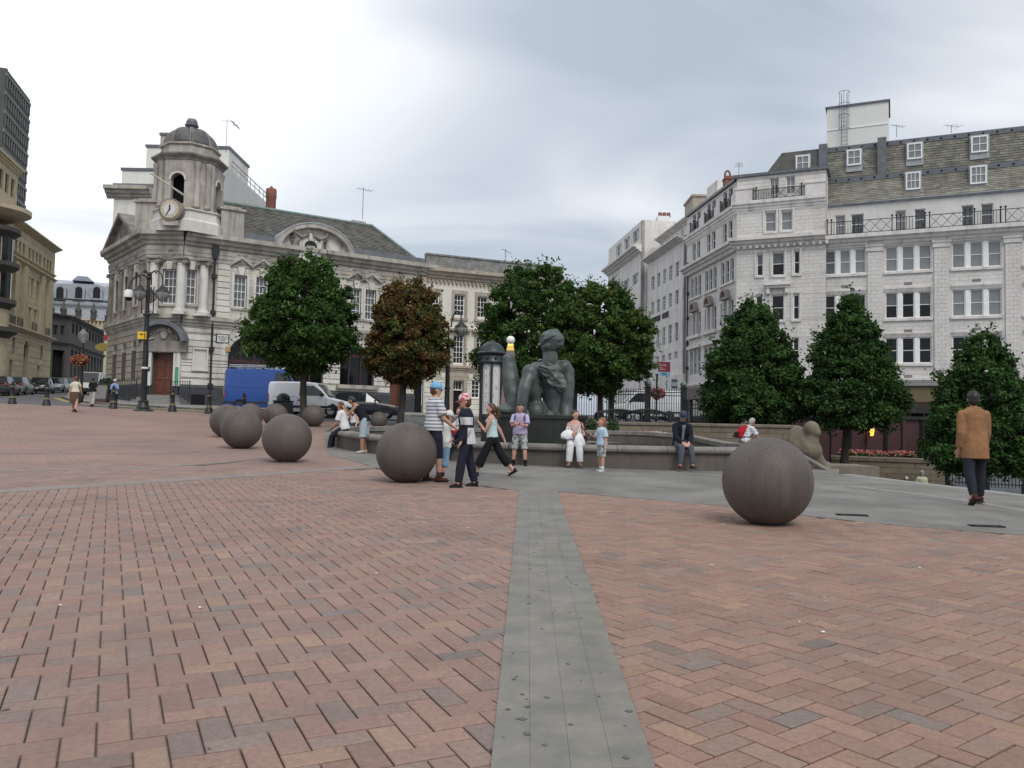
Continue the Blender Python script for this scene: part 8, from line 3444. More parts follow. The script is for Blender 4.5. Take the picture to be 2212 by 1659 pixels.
 def leg_t(mb, k, inf=0.0, upto=2.0, fl=0.0):
  a, b, c = J['hip' + k], J['kn' + k], J['an' + k]
  if upto >= 1:
   e = b.lerp(c, min(1, upto - 1))
   mid = b.lerp(c, min(.35, upto - 1)) if upto > 1.02 else None
   P_ = [a, a.lerp(b, .4), b] + ([mid, e] if mid is not None and upto > 1.05 else [])
   Rr = [.072 * f + inf, .080 * f + inf, .060 + inf + fl * .5] + ([.058 + inf + fl * .8, (.042 if upto < 1.9 else .040) + inf + fl] if mid is not None and upto > 1.05 else [])
   rnd(mb, P_, Rr, 12, 1 if inf else 2)
  else:
   rnd(mb, [a, a.lerp(b, upto)], [.072 * f + inf, .078 + inf], 12, 1 if inf else 2)
 def fin(mb, name, m, vx=None, it=4, par=t):
  mb.v = [tuple(Vector(p) * s) for p in mb.v]
  o = mb.build(name, m, par, smooth=True)
  remesh(o, (vx or vox), it)
  return o
 # ---- body: one continuous surface
 mb = MB()
 torso(mb)
 rnd(mb, [nb - up * .03, neck + up * .05], [.052, .050], 12)
 mb.ball((0, 0, 0), (.076 * hs, .093 * hs, .108 * hs), 18, 12, HM)
 mb.ball((0, .028 * hs, -.065 * hs), (.054 * hs, .060 * hs, .052 * hs), 12, 9, HM)
 mb.ball((0, .098 * hs, -.018 * hs), (.014 * hs, .020 * hs, .022 * hs), 8, 6, HM)
 for sx in (-1, 1):
  mb.ball((sx * .078 * hs, -.005, -.015), (.012, .022, .032), 8, 6, HM)
 for k, sx in (('L', -1), ('R', 1)):
  arm_t(mb, k)
  leg_t(mb, k)
  w, d = J['wr' + k], J['hd' + k].normalized()
  side_ = d.cross(fw)
  side_ = side_.normalized() if side_.length > .1 else d.orthogonal().normalized()
  nrm = d.cross(side_)
  hk = 1 - child * .1
  mb.tube([w, w + d * .05 * hk, w + d * .095 * hk], [(.027, .022), (.040 * hk, .02), (.038 * hk, .016)], 10)
  for j, fl_ in enumerate((.062, .072, .068, .052)):
   b0 = w + d * .088 * hk + side_ * ((j - 1.5) * .021 * hk)
   d2 = (d + nrm * .35 * (1 if k == 'R' else 1)).normalized()
   mb.tube([b0, b0 + d * fl_ * .5 * hk, b0 + d * fl_ * .5 * hk + d2 * fl_ * .5 * hk], [.0095, .0088, .007], 6)
  b0 = w + d * .03 + side_ * (-.034 * hk)
  mb.tube([b0, b0 - side_ * .02 + d * .03, b0 - side_ * .022 + d * .062], [.012, .0105, .008], 6)
  a = J['an' + k]
  mb.ball(a - Vector((0, 0, .02)), .042, 10, 8)
  mb.tube([a + Vector((0, -.03, -.045)), a + Vector((0, .06, -.045)), a + Vector((0, .13, -.055))], [.032, .034, .026], 8)
 fin(mb, 'body', skin, max(.0095, vox * .85) * 1.0, 3)
 # ---- face
 for sx in (-1, 1):
  mb = MB()
  mb.ball((sx * .032 * hs, .083 * hs, .006 * hs), (.009, .006, .0055), 8, 6, HM)
  mb.v = [tuple(Vector(p) * s) for p in mb.v]
  mb.build('eye', mat('eye_dark', (.03, .022, .018), .3), t, smooth=True)
 mb = MB()
 mb.ball((0, .082 * hs, -.062 * hs), (.022, .010, .006), 8, 6, HM)
 mb.v = [tuple(Vector(p) * s) for p in mb.v]
 mb.build('mouth', mat('lips', (.32, .12, .10), .5), t, smooth=True)
 # ---- hair
 if hair is not None:
  mb = MB()
  mb.ball((0, -.012, .022), (.086 * hs, .100 * hs, .102 * hs), 18, 12, HM)
  mb.ball((0, -.03 * hs, -.03 * hs), (.079 * hs, .074 * hs, .085 * hs), 14, 10, HM)
  if hair_style in ('long', 'pony', 'bob', 'bun'):
   mb.ball((0, -.035, -.01), (.088 * hs, .085 * hs, .11 * hs), 14, 10, HM)
  keepv = []
  h_ = fin(mb, 'hair', hair, vox * .8, 2)
  if hair_style == 'pony':
   mb = MB()
   mb.tube([HM @ Vector((0, -.10, .03)), HM @ Vector((0, -.15, .0)), HM @ Vector((.01, -.15, -.1)), HM @ Vector((.015, -.13, -.22)), HM @ Vector((.01, -.12, -.32))], [.035, .045, .05, .042, .012], 10)
   fin(mb, 'ponytail', hair, vox, 2, h_)
  if hair_style == 'long':
   mb = MB()
   mb.tube([HM @ Vector((0, -.05, .02)), HM @ Vector((0, -.08, -.08)), HM @ Vector((0, -.085, -.2)), HM @ Vector((0, -.08, -.26))], [(.085, .06), (.095, .055), (.08, .04), (.05, .02)], 12)
   fin(mb, 'back_hair', hair, vox, 2, h_)
  if hair_style == 'bun':
   mb = MB()
   mb.ball((0, -.115, .03), .045, 10, 8, HM)
   fin(mb, 'bun', hair, vox, 2, h_)
  # uncover the face: push the hair shell behind the brow
  M_ = (S_ @ HM).inverted()
  for v in h_.data.vertices:
   q = M_ @ v.co
   if q.y > .02 * hs and q.z < .055 * hs:
    q.y = .02 * hs - (q.y - .02 * hs) * .15
    q.x *= .92
    v.co = (S_ @ HM) @ q
 # ---- cap
 if cap is not None:
  mb = MB()
  mb.lathe([(.092 * hs, -.01), (.094 * hs, .02), (.088 * hs, .06), (.065 * hs, .095), (.03 * hs, .112), (0, .116)], 18, HM @ Matrix.Translation((0, -.004, .022)) @ Matrix.Diagonal((1, 1.13, hs, 1)))
  mb.v = [tuple(Vector(p) * s) for p in mb.v]
  c_ = mb.build('cap', cap, t, smooth=True)
  mb = MB()
  br = []
  for i in range(9):
   a = math.pi * i / 8
   br.append((.082 * hs * math.cos(a), .07 * hs + .092 * hs * math.sin(a), .022 - .018 * math.sin(a)))
  br2 = [(x, y, z - .008) for x, y, z in br]
  mb.add(br + br2, [tuple(range(9)), tuple(range(17, 8, -1))] + [(i, 9 + i, 10 + i, i + 1) for i in range(8)] + [(8, 17, 9, 0)])
  mb.v = [tuple((S_ @ HM) @ Vector(p)) for p in mb.v]
  mb.build('brim', brim or cap, c_, smooth=40)
 # ---- clothes
 def shirt(name, m, inf, z0, z1, sl, vx=None):
  mb = MB()
  torso(mb, inf, z0, z1)
  if sl:
   for k in 'LR':
    arm_t(mb, k, inf * 1.05, sl)
    mb.ball(J['sh' + k], .046 + inf * .8, 12, 9)
  if name == 'jacket' or z0 < -.1:
   # skirts of the garment below the hips
   pass
  return fin(mb, name, m, vx)
 if bottom is not None:
  mb = MB()
  rings = [(-.11, .12, .10), (-.05, .150, .112), (.03, .156 if female else .148, .118), (.13, wa + .008, .10)]
  mb.tube([pel + up * z if z > 0 else pel + Vector((0, 0, z)) for z, a, b in rings], [(a * f + .012, b * f + .012) for z, a, b in rings], 20)
  for k in 'LR':
   leg_t(mb, k, .016 + (.006 if bot_len < 1.9 else 0), bot_len, flare)
  fin(mb, 'trousers' if bot_len > 1.6 else 'shorts', bottom)
 if skirt is not None:
  m, ln, w0 = skirt
  dn = ((J['knL'] + J['knR']) / 2 - pel).normalized()
  mb = MB()
  mb.tube([pel + up * .12, pel + up * .02, pel + dn * .12, pel + dn * ln * .6, pel + dn * ln], [(wa + .03, .115), (.182 * f, .142 * f), (.195 * f, .155 * f), (.20 * f + w0 * .5, .155 * f + w0 * .5), (.20 * f + w0, .155 * f + w0)], 22)
  fin(mb, 'skirt', m)
 if top is not None:
  shirt('shirt', top, loose, -top_len, .485 if sleeve else .40, sleeve)
  if not sleeve:
   mb = MB()
   for sx in (-1, 1):
    mb.tube([pel + up * .38 + rt * sx * .075 + fw * (.115 * f + loose), pel + up * .475 + rt * sx * .085 + fw * .05, pel + up * .46 + rt * sx * .085 - fw * .085, pel + up * .38 + rt * sx * .075 - fw * (.115 * f + loose)], .012, 6)
   mb.v = [tuple(Vector(p) * s) for p in mb.v]
   mb.build('strap', top, t)
 if jacket is not None:
  m, z0, sl, inf = jacket
  mb = MB()
  rings = [(-z0, .180, .150), (-z0 * .5, .178, .145), (.02, .166, .130), (.16, .150, .112), (.26, .155, .115), (.36, .172, .122), (.42, shw * 1.04, .112), (.468, shw * .82, .096), (.505, .09, .078), (.53, .068, .068)]
  mb.tube([(pel + up * z if z > 0 else pel + Vector((0, 0, z)) * (1 if seat is None else .5)) for z, a, b in rings], [(a * f + inf, b * f + inf) for z, a, b in rings], 22)
  for k in 'LR':
   arm_t(mb, k, .003 + inf, sl)
   mb.ball(J['sh' + k], .046 + inf * .8, 12, 9)
  fin(mb, 'jacket', m, vox)
  if straps is not None:
   mb = MB()
   mb.tube([pel + up * z + fw * (b * f + inf + .004) for z, b in ((.0, .13), (.12, .115), (.26, .112), (.36, .115), (.44, .098))], [(.028, .012), (.03, .012), (.034, .012), (.042, .012), (.05, .012)], 10)
   fin(mb, 'shirt_front', straps, .009, 2)
 # ---- shoes
 if shoes is not None:
  for k, sx in (('L', -1), ('R', 1)):
   a = J['an' + k]
   tilt = R(lift[k])
   Q = Matrix.Translation(a) @ Matrix.Rotation(-sx * R(8) * 1.0, 4, 'Z') @ Matrix.Rotation(-tilt, 4, 'X')
   mb = MB()
   mb.tube([(0, -.065, -.035), (0, -.02, -.03), (0, .06, -.042), (0, .12, -.052), (0, .165, -.058)], [(.036, .036), (.042, .046), (.046, .036), (.046, .026), (.03, .016)], 12, M=Q)
   mb.ball((0, -.03, -.005), (.043, .05, .035), 10, 8, Q)
   mb.v = [tuple(Vector(p) * s) for p in mb.v]
   o = mb.build('shoe', shoes, t, smooth=True)
   remesh(o, .010, 3)
   mb = MB()
   mb.prism([(-.036, -.075), (.036, -.075), (.043, -.06), (-.043, -.06)], -.085, .15, Q)
   mb.v = [tuple(Vector(p) * s) for p in mb.v]
   mb.build('sole', mat('sole', (.03, .028, .026), .9) if shoes.name != 'cloth_white_trainer' else shoes, o)
   if sock is not None:
    mb = MB()
    mb.tube([a - Vector((0, 0, .01)), a + (J['kn' + k] - a).normalized() * .09], [.047, .050], 12)
    mb.v = [tuple(Vector(p) * s) for p in mb.v]
    mb.build('sock', sock, t, smooth=True)
 J = {k: v * s for k, v in J.items()}
 PEOPLE[key] = dict(t=t, J=J, s=s, pel=pel * s, up=up, rt=rt, fw=fw, tor=tor * s, M=Matrix.Translation(g) @ Matrix.Rotation(rz, 4, 'Z'), HM=S_ @ HM)
 return t
def spot(px, py, ytop):
 g = on_ground(px, py)
 return g, at(px, ytop, g.y).z - g.z
def pattern(name, build):
 m = bpy.data.materials.new(name)
 m.use_nodes = True
 N, L = m.node_tree.nodes, m.node_tree.links
 b = N['Principled BSDF']
 b.inputs['Roughness'].default_value = .85
 b.inputs['Specular IOR Level'].default_value = .2
 tc = N.new('ShaderNodeTexCoord')
 sp = N.new('ShaderNodeSeparateXYZ')
 L.new(tc.outputs['Object'], sp.inputs[0])
 def mth(op, a, b_=None):
  n = N.new('ShaderNodeMath')
  n.operation = op
  for i, v in enumerate((a, b_)):
   if v is None:
    continue
   if isinstance(v, (int, float)):
    n.inputs[i].default_value = v
   else:
    L.new(v, n.inputs[i])
  return n.outputs[0]
 def mix(f, a, c):
  n = N.new('ShaderNodeMixRGB')
  L.new(f, n.inputs[0]) if not isinstance(f, (int, float)) else None
  for i, v in ((1, a), (2, c)):
   if isinstance(v, tuple):
    n.inputs[i].default_value = (*v, 1)
   else:
    L.new(v, n.inputs[i])
  return n.outputs[0]
 def noise(scale, detail=3):
  n = N.new('ShaderNodeTexNoise')
  n.inputs['Scale'].default_value = scale
  n.inputs['Detail'].default_value = detail
  L.new(tc.outputs['Object'], n.inputs['Vector'])
  return n.outputs['Fac']
 c = build(sp.outputs, mth, mix, noise)
 L.new(c, b.inputs['Base Color'])
 return m
def stripes(o, mth, mix, noise):
 w = mth('FRACT', mth('MULTIPLY', o[2], 15.5))
 return mix(mth('LESS_THAN', w, .45), (.62, .62, .64), (.21, .23, .29))
M_STRIPE = pattern('striped_polo', stripes)
def camo(o, mth, mix, noise):
 a = mix(mth('GREATER_THAN', noise(16), .52), (.42, .43, .42), (.17, .185, .19))
 return mix(mth('GREATER_THAN', noise(23), .60), a, (.62, .62, .60))
M_CAMO = pattern('grey_camouflage', camo)
def plaid(o, mth, mix, noise):
 fx = mth('LESS_THAN', mth('FRACT', mth('MULTIPLY', o[1], 11)), .22)
 fz = mth('LESS_THAN', mth('FRACT', mth('MULTIPLY', o[2], 11)), .22)
 return mix(mth('MULTIPLY', mth('ADD', fx, fz), .5), (.68, .68, .70), (.22, .25, .36))
M_PLAID = pattern('checked_shirt', plaid)
def redcap(o, mth, mix, noise):
 return mix(mth('GREATER_THAN', noise(22), .5), (.50, .09, .10), (.70, .55, .55))
M_RCAP = pattern('red_white_cap', redcap)
def track(o, mth, mix, noise):
 back = mth('LESS_THAN', o[1], .01)
 low = mth('LESS_THAN', o[2], 1.02)
 lo2 = mth('GREATER_THAN', o[2], .74)
 p = mth('MULTIPLY', mth('MULTIPLY', back, low), lo2)
 arm = mth('MULTIPLY', mth('MULTIPLY', mth('GREATER_THAN', mth('ABSOLUTE', o[0]), .10), mth('LESS_THAN', o[2], 1.20)), mth('GREATER_THAN', o[2], 1.07))
 hem = mth('LESS_THAN', o[2], .645)
 c = mix(mth('MAXIMUM', p, arm), (.018, .02, .035), (.55, .55, .57))
 return c
M_TRACK = pattern('navy_white_tracksuit', track)
def capstripe(o, mth, mix, noise):
 return mix(mth('LESS_THAN', mth('ABSOLUTE', o[0]), .03), (.66, .64, .64), (.45, .03, .05))
M_CAPS = pattern('white_cap_red_stripe', capstripe)
def patch(o, mth, mix, noise):
 return mix(mth('MULTIPLY', mth('GREATER_THAN', mth('ABSOLUTE', o[0]), .155), mth('LESS_THAN', o[2], .93)), (.68, .68, .69), (.42, .02, .025))
M_FOOT = pattern('white_shirt_red_sleeves', patch)
NAVY = cloth('navy', (.018, .020, .034))
BLACKC = cloth('black', (.012, .012, .014))
HAIRD = mat('hair_dark', (.018, .013, .011), .5, var=.3, scale=30)
HAIRB = mat('hair_brown', (.075, .032, .018), .5, var=.3, scale=30)
HAIRG = mat('hair_ginger', (.26, .11, .04), .5, var=.3, scale=30)
HAIRW = mat('hair_grey', (.36, .35, .33), .6, var=.2, scale=30)
SHB = cloth('shoe_black', (.015, .015, .016))
SHBR = cloth('shoe_brown', (.075, .028, .018))
SHW = cloth('white_trainer', (.55, .55, .52))
WHITEC = cloth('white', (.66, .66, .67), .05)

g, H = spot(2106, 1090, 839)
person('tan', 'man in tan corduroy jacket and dark trousers walking away', g, R(-4), H, lean=3, legL=(-8, 3, 16), legR=(9, 3, 4), footL=34, footR=0, armL=(-8, 5, 18, 10), armR=(8, 5, 16, 0), hair=HAIRD, skin=SKIN2,
       jacket=(cloth('tan_cord', (.27, .14, .07), .16, 5), .25, 1.93, .022), bottom=cloth('dark_denim', (.022, .024, .034)), bot_len=1.93, shoes=SHBR, head=(-8, 3))
g, H = spot(1006, 1052, 842)
person('track', 'boy in red patterned cap and navy and white tracksuit facing left', g, R(98), H, lean=4, legL=(13, 4, 6), legR=(-10, 4, 4), armL=(-6, 6, 34, 6), armR=(6, 6, 40, 8), cap=M_RCAP, brim=cloth('pink_brim', (.55, .22, .22)), hair=HAIRB, child=.4, skin=SKIN3,
       jacket=(M_TRACK, .12, 1.95, .022), bottom=NAVY, bot_len=1.95, flare=.014, shoes=SHB, head=(4, 4))
g, H = spot(1062, 1029, 858)
person('girl', 'girl in pale blue strap top and black cropped trousers striding left', g, R(82), H, lean=4, legL=(26, 2, 4), legR=(-28, 2, 12), footR=30, armL=(22, 10, 110, 30), armR=(-34, 14, 10, 0), hair=HAIRB, hair_style='pony', female=True, child=.3, skin=SKIN3,
       top=cloth('pale_blue_top', (.46, .58, .60), .06), sleeve=0, top_len=.03, bottom=BLACKC, bot_len=1.62, flare=.035, shoes=SHB, head=(8, 2), fat=.92)
g, H = spot(934, 1040, 819)
person('polo', 'man in light blue cap and striped polo shirt behind the sphere', g, R(-62), H, lean=2, legL=(-3, 4, 2), legR=(6, 4, 3), armL=(8, 12, 25, 5), armR=(16, 8, 40, 15), cap=cloth('sky_cap', (.18, .42, .66), .06), brim=cloth('pale_brim', (.42, .56, .68)), hair=HAIRB,
       top=M_STRIPE, sleeve=.75, top_len=.10, loose=.03, bottom=NAVY, bot_len=1.2, shoes=SHBR, sock=cloth('sock_brown', (.08, .035, .025)), head=(-12, 4), fat=1.08)
g, H = spot(958, 1035, 880)
person('kid', 'child in white and red striped cap and white football shirt', g, R(-48), H, lean=9, legL=(4, 5, 4), legR=(-8, 5, 6), armL=(18, 14, 40, 12), armR=(25, 12, 50, 10), cap=M_CAPS, hair=HAIRB, child=.7, skin=SKIN3,
       top=M_FOOT, sleeve=.95, top_len=.12, loose=.03, bottom=cloth('light_denim', (.20, .33, .48)), bot_len=1.45, flare=.014, shoes=cloth('beige_shoe', (.32, .25, .17)), sock=NAVY, head=(-15, 6))
def sit(key, label, px, py_seat, dep, rz, H, **kw):
 """seated on the basin rim: px is the picture column of the hips"""
 best = None
 for i in range(720):
  a = 2 * math.pi * i / 720
  p = rim_pt(a, -.13)
  if (p.y > BC.y + 2) != (dep > 30):
   continue
  q = abs(pxof((p.x, p.y, rim_z(a)))[0] - px)
  if best is None or q < best[0]:
   best = (q, a, p)
 a, p = best[1], best[2]
 po = rim_pt(a, .3)
 g0 = Vector((p.x, p.y, gz(po.x, po.y)))
 seat = rim_z(a) - g0.z + .085 * H / 1.75
 return person(key, label, g0, rz, H, seat=seat, **kw)
rim_at = lambda P: P
P = at(1003, 965, 18.9)
sit('tee', 'man in white T-shirt and dark jeans sitting on the rim behind the tracksuit boy', 1004, 958, 19.3, R(112), 1.74, lean=12, legL=(74, 8, 62), legR=(66, 10, 66), armL=(42, 10, 48, 22), armR=(40, 10, 50, 25), hair=HAIRB, skin=SKIN3, top=WHITEC, sleeve=.7, loose=.026, bottom=cloth('dark_jeans', (.025, .03, .045)), bot_len=1.93, shoes=SHW, head=(10, 5))
sit('dark', 'dark-haired woman in black sitting behind the child in the striped cap', 940, 950, 20.4, R(-130), 1.66, lean=14, legL=(78, 6, 70), legR=(74, 6, 68), armL=(30, 8, 60, 20), armR=(35, 8, 60, 25), hair=HAIRD, hair_style='bob', female=True, skin=SKIN2, top=BLACKC, sleeve=.4, bottom=BLACKC, bot_len=1.9, shoes=SHB, head=(-10, 14))
g, H = spot(1122, 1006, 863)
person('lilac', 'boy in lilac T-shirt and camouflage shorts looking down at his hands', g, R(172), H, lean=3, legL=(3, 6, 3), legR=(-2, 7, 2), armL=(26, 6, 72, 42), armR=(28, 6, 75, 42), hair=HAIRD, child=.55, skin=SKIN3, top=cloth('lilac', (.44, .38, .52), .06), sleeve=.8, top_len=.10, loose=.03,
       bottom=M_CAMO, bot_len=1.06, flare=.02, shoes=SHB, sock=SHB, head=(0, 24))
sit('woman', 'woman in pale pink vest and white trousers sitting on the basin rim', 1244, 962, 18.35, R(176), 1.66, lean=6, legL=(75, 6, 73), legR=(74, 7, 71), armL=(14, 14, 78, 40), armR=(16, 14, 80, 40), hair=mat('hair_auburn', (.06, .022, .014), .5), hair_style='bun', female=True, skin=SKIN3, top=cloth('pale_pink', (.62, .46, .46), .05), sleeve=0, top_len=.03, fat=1.1,
 bottom=WHITEC, bot_len=1.93, flare=.02, shoes=cloth('sandal', (.20, .11, .08)), head=(38, 6))
g, H = spot(1299, 1019, 897)
person('ginger', 'small ginger-haired boy in pale blue T-shirt and grey shorts', g, R(118), H, lean=1, legL=(4, 3, 2), legR=(-3, 3, 3), armL=(-4, 10, 20, 0), armR=(16, 8, 95, 20), hair=HAIRG, child=.9, skin=SKIN3, top=cloth('baby_blue', (.42, .54, .62), .06), sleeve=.8, top_len=.11, loose=.034, bottom=M_CAMO, bot_len=1.0, flare=.02, shoes=SHW, sock=WHITEC, head=(-14, -2))
sit('cap', 'man in dark jacket and navy cap sitting with clasped hands', 1470, 966, 18.9, R(188), 1.76, lean=16, legL=(78, 9, 75), legR=(77, 11, 73), armL=(20, 2, 38, 34), armR=(20, 2, 38, 34), hair=HAIRD, cap=cloth('navy_cap', (.05, .06, .09)), skin=SKIN3,
 jacket=(cloth('dark_jacket', (.014, .014, .022)), .10, 1.92, .02), straps=cloth('grey_blue_shirt', (.18, .22, .25)), bottom=cloth('slate_trousers', (.085, .095, .115)), bot_len=1.93, shoes=SHBR, head=(-14, 16))
sit('ruck', 'grey-haired man in checked shirt with red rucksack leaning forward on the rim', 1606, 962, 19.4, R(-72), 1.72, lean=26, legL=(74, 8, 70), legR=(74, 8, 70), armL=(30, 8, 12, 0), armR=(30, 8, 12, 0), hair=HAIRW, skin=SKIN2, top=M_PLAID, sleeve=.75, top_len=.08, loose=.034, bottom=cloth('beige_trousers', (.34, .31, .25)), bot_len=1.9, shoes=SHBR, head=(0, 18))
sit('white', 'man in white shirt and dark trousers sitting at the left end of the basin', 744, 923, 24.4, R(84), 1.74, lean=14, legL=(52, 6, 44), legR=(60, 6, 58), armL=(14, 6, 34, 10), armR=(16, 6, 38, 10), hair=HAIRB, skin=SKIN2, top=WHITEC, sleeve=.75, loose=.026, top_len=.06, bottom=cloth('dark_trousers', (.022, .02, .032)), bot_len=1.93, shoes=SHB, head=(4, 0))
g, _ = spot(787, 979, 870)
person('vest', 'woman in black vest and pale knee-length shorts bending forward', g, R(84), 1.70, lean=38, legL=(4, 3, 4), legR=(2, 3, 4), armL=(38, 8, 95, 28), armR=(36, 8, 98, 28), hair=HAIRD, hair_style='bob', female=True, skin=SKIN2, top=BLACKC, sleeve=0, top_len=.10, loose=.014, bottom=cloth('pale_grey_blue', (.36, .42, .46), .06), bot_len=1.12, flare=.03, shoes=cloth('pale_shoe', (.55, .48, .42)), head=(0, 22))
sit('shade', 'pale person in white top and sunglasses sitting between the bending woman and seated man', 766, 916, 25.4, R(150), 1.66, lean=6, legL=(70, 8, 70), legR=(70, 8, 70), armL=(10, 12, 20, 0), armR=(30, 10, 60, 20), hair=mat('hair_fair', (.28, .20, .11), .6), female=True, top=WHITEC, sleeve=.3, bottom=cloth('dark_skirt', (.03, .03, .04)), bot_len=1.3, shoes=SHB, head=(0, 0))
sit('blue1', 'person in pale blue shirt sitting far off beside the advertising column', 1004, 912, 33.4, R(178), 1.7, lean=6, legL=(75, 6, 72), legR=(75, 6, 72), armL=(20, 8, 60, 25), armR=(20, 8, 60, 25), hair=HAIRD, skin=SKIN2, top=cloth('pale_blue_shirt', (.40, .45, .56), .05), sleeve=1.4, bottom=NAVY, bot_len=1.93, shoes=SHB, vox=.016)
# ---- far left walkers
g, H = spot(161, 890, 809)
person('skirt', 'woman in cream top and brown skirt walking towards the side street', g, R(12), H, lean=2, legL=(16, 2, 6), legR=(-14, 2, 16), footR=26, armL=(-10, 14, 14, 0), armR=(8, 10, 10, 0), hair=mat('hair_red', (.16, .035, .02), .5), female=True, skin=SKIN3, top=cloth('cream_top', (.60, .60, .46), .05), sleeve=.5, top_len=.05, skirt=(cloth('brown_skirt', (.10, .07, .05)), .50, .01), shoes=cloth('red_sandal', (.20, .04, .03)), vox=.014, fat=1.12)
g, H = spot(199, 878, 813)
person('blk', 'man in dark top and pale trousers walking near the lamp post', g, R(-6), H, legL=(8, 3, 4), legR=(-8, 3, 8), armL=(10, 10, 15, 0), armR=(-6, 10, 30, 0), hair=HAIRD, skin=SKIN2, top=BLACKC, sleeve=.8, top_len=.06, loose=.03, bottom=cloth('pale_trousers', (.42, .39, .38), .06), bot_len=1.93, flare=.02, shoes=SHB, vox=.014)
g, H = spot(246, 879, 817)
person('bluej', 'woman in pale blue jacket and white sun hat behind the bollard', g, R(200), H, legL=(3, 3, 3), legR=(-2, 3, 2), armL=(20, 10, 80, 30), armR=(18, 10, 70, 30), hair=HAIRB, hair_style='bob', female=True, cap=cloth('white_hat', (.62, .58, .55), .05), jacket=(cloth('blue_jacket', (.24, .34, .52), .06), .14, 1.9, .018), bottom=NAVY, bot_len=1.93, shoes=SHB, vox=.014)
# ---- people on the lower level
P = at(1991, 1030, 34.5)
person('yellow', 'man in pale yellow shirt on the lower level before the tan wall', Vector((P.x, P.y, LOWZ)), R(10), at(1991, 1013, 34.5).z - LOWZ, legL=(3, 3, 3), legR=(-2, 3, 2), armL=(14, 10, 60, 30), armR=(14, 10, 60, 30), hair=HAIRW, skin=SKIN2, top=cloth('pale_yellow', (.60, .62, .42), .05), sleeve=.8, top_len=.08, loose=.036, bottom=NAVY, bot_len=1.93, shoes=SHB, vox=.015, fat=1.15)
P = at(1957, 1030, 34.8)
person('kid2', 'child in red and white cap on the lower level beside the yellow shirt', Vector((P.x, P.y, LOWZ)), R(-60), at(1957, 1027, 34.8).z - LOWZ, legL=(3, 3, 3), legR=(-2, 3, 2), hair=HAIRB, child=.6, cap=M_CAPS, top=cloth('white_red', (.62, .55, .55), .1), sleeve=.8, bottom=NAVY, bot_len=1.2, shoes=SHW, vox=.014)
P = at(2057, 1040, 33.0)
person('low', 'person in dark clothes low down by the railing right of the tan wall', Vector((P.x, P.y, LOWZ)), R(170), at(2057, 1034, 33.0).z - LOWZ, hair=HAIRD, skin=SKIN2, jacket=(BLACKC, .1, 1.9, .02), bottom=BLACKC, bot_len=1.93, shoes=SHB, vox=.015)

# ---- bags
def bag_thing(name, label, cat, g, rz=0.0, group=None):
 return thing(name, label, cat, g, group, rz=rz, local=True)
def wp(key, v):
 return PEOPLE[key]['M'] @ Vector(v)
def plastic_bag(P, w, h, label, m, seed, knot=True, rz=0.0):
 t = bag_thing('carrier_bag', label, 'plastic bag', P, rz)
 mb = MB()
 rs = random.Random(seed)
 rings = []
 n = 18
 for i, (z, k) in enumerate(((0, .55), (.04, .9), (.2, 1.05), (.45, 1.0), (.7, .75), (.85, .42), (.93, .25))):
  ring_ = []
  for j in range(n):
   a = 2 * math.pi * j / n
   q = 1 + .16 * math.sin(a * 4 + i * 1.3 + seed) + rs.uniform(-.08, .08)
   ring_.append((w * k * q * math.cos(a), w * .6 * k * q * math.sin(a), z * h))
  rings.append(ring_)
 loft(mb, rings)
 mb.build('sack', m, t, smooth=50)
 for s in (-1, 1):
  mb = MB()
  mb.tube([(s * w * .2, 0, h * .9), (s * w * .22, 0, h * 1.1), (0, 0, h * 1.22), ], [.02, .014, .012], 6)
  mb.build('handle', m, t)
 return t
M_BAGW = mat('white_plastic', (.74, .74, .75), .35, var=.04, scale=12, spec=.4)
pel = PEOPLE['woman']['pel']
plastic_bag(wp('woman', (-.10, .34, pel.z - .14)), .13, .36, 'white carrier bag hanging in front of the seated woman', M_BAGW, 1, rz=.3)
plastic_bag(wp('woman', (.16, .22, pel.z + .04)), .16, .24, 'bundled white carrier bag on the lap of the seated woman', M_BAGW, 2)
M_LEATH = mat('dark_leather', (.03, .014, .012), .5)
def shoulder_bag(key, off, w, h, label, side_, m=M_LEATH):
 Pp = PEOPLE[key]
 t = bag_thing('shoulder_bag', label, 'bag', wp(key, off), Pp['M'].to_euler().z)
 mb = MB()
 rings = []
 for z, k in ((0, .8), (.1, 1.0), (.6, 1.0), (.9, .85), (1.0, .6)):
  rings.append([(w * .35 * k * math.cos(a), w * k * math.sin(a), z * h) for a in [2 * math.pi * j / 14 for j in range(14)]])
 loft(mb, rings)
 mb.build('pouch', m, t, smooth=50)
 sh = Pp['J']['sh' + side_] - Vector(off)
 mb = MB()
 mb.tube([(0, w * .7, h * .9), sh + Vector((0, .09, -.02)), sh + Vector((0, 0, .06)), sh + Vector((0, -.09, -.02)), (0, -w * .7, h * .9)], .012, 6)
 mb.build('strap', m, t)
shoulder_bag('woman', (-.25, -.02, pel.z + .0), .15, .2, 'dark brown shoulder bag beside the woman in white trousers', 'L')
p2 = PEOPLE['skirt']
shoulder_bag('skirt', (.26, .0, p2['pel'].z - .42), .17, .30, 'black bag carried by the woman in the brown skirt', 'R', mat('black_bag', (.012, .011, .016), .6))
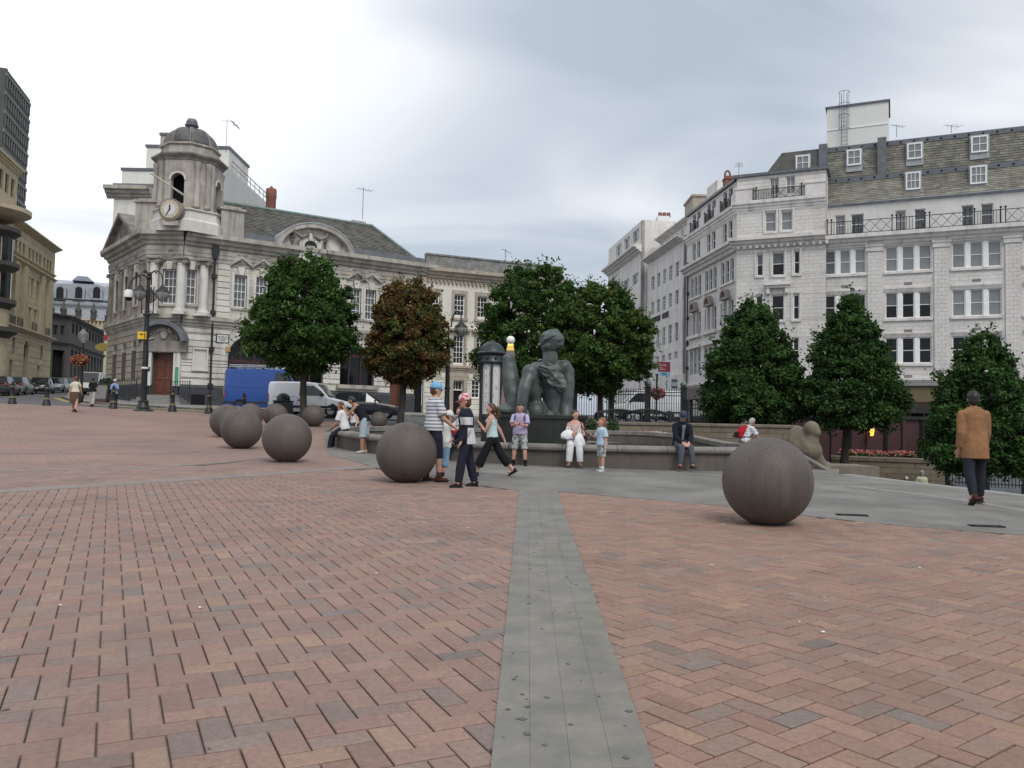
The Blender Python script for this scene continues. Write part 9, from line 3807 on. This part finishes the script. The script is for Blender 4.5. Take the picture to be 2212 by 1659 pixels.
def rucksack(key, label, m, m2, w=.30, h=.42, dp=.17):
 Pp = PEOPLE[key]
 s = Pp['s']
 up, fw, rt = Pp['up'], Pp['fw'], Pp['rt']
 base = Pp['pel'] + up * (.10 * s) - fw * (.16 * s)
 t = bag_thing('rucksack', label, 'rucksack', wp(key, base), Pp['M'].to_euler().z)
 Q = Matrix((rt, -fw, up)).transposed().to_4x4()
 mb = MB()
 rings = []
 for z, k, d in ((0, .8, .7), (.06, .95, .95), (.45, 1.0, 1.0), (.8, .92, .8), (.96, .7, .5), (1, .4, .3)):
  rings.append([tuple(Q @ Vector((w / 2 * k * math.copysign(abs(math.cos(a)) ** .6, math.cos(a)), dp / 2 * d + dp / 2 * d * math.copysign(abs(math.sin(a)) ** .6, math.sin(a)), z * h))) for a in [2 * math.pi * j / 18 for j in range(18)]])
 loft(mb, rings)
 mb.build('sack', m, t, smooth=50)
 mb = MB()
 rings = []
 for z, k in ((.05, .7), (.1, .85), (.4, .85), (.46, .6)):
  rings.append([tuple(Q @ Vector((w / 2 * k * math.cos(a), dp * .98 + dp * .18 + dp * .2 * math.sin(a), z * h))) for a in [2 * math.pi * j / 14 for j in range(14)]])
 loft(mb, rings)
 mb.build('front_pocket', m2, t, smooth=50)
 for k, sx in (('L', -1), ('R', 1)):
  sh = Pp['J']['sh' + k] * .75 + (Pp['pel'] + up * Pp['tor'] * .9) * .25 - base
  mb = MB()
  mb.tube([Q @ Vector((sx * .07, 0, h * .88)), sh + up * .085 * s - fw * .02, sh + fw * .135 * s - up * .02, sh + fw * .15 * s - up * .2 * s + rt * sx * .03, sh - up * .30 * s + rt * sx * .05, Q @ Vector((sx * w * .45, 0, h * .1))], .018, 6)
  mb.build('strap', m2, t)
rucksack('ruck', 'red and black rucksack on the back of the grey-haired man', cloth('red_pack', (.42, .012, .022)), BLACKC)
rucksack('lilac', 'blue rucksack worn by the boy in lilac', cloth('blue_pack', (.06, .10, .24)), cloth('blue_pack2', (.05, .085, .20)), .26, .36, .14)
g = on_ground(718, 954)
plastic_bag(g + Vector((.1, .15, 0)), .16, .40, 'blue and white carrier bag on the ground beside the seated man', mat('blue_white_plastic', (.48, .50, .66), .4, color2=(.62, .62, .66), scale=14), 5)
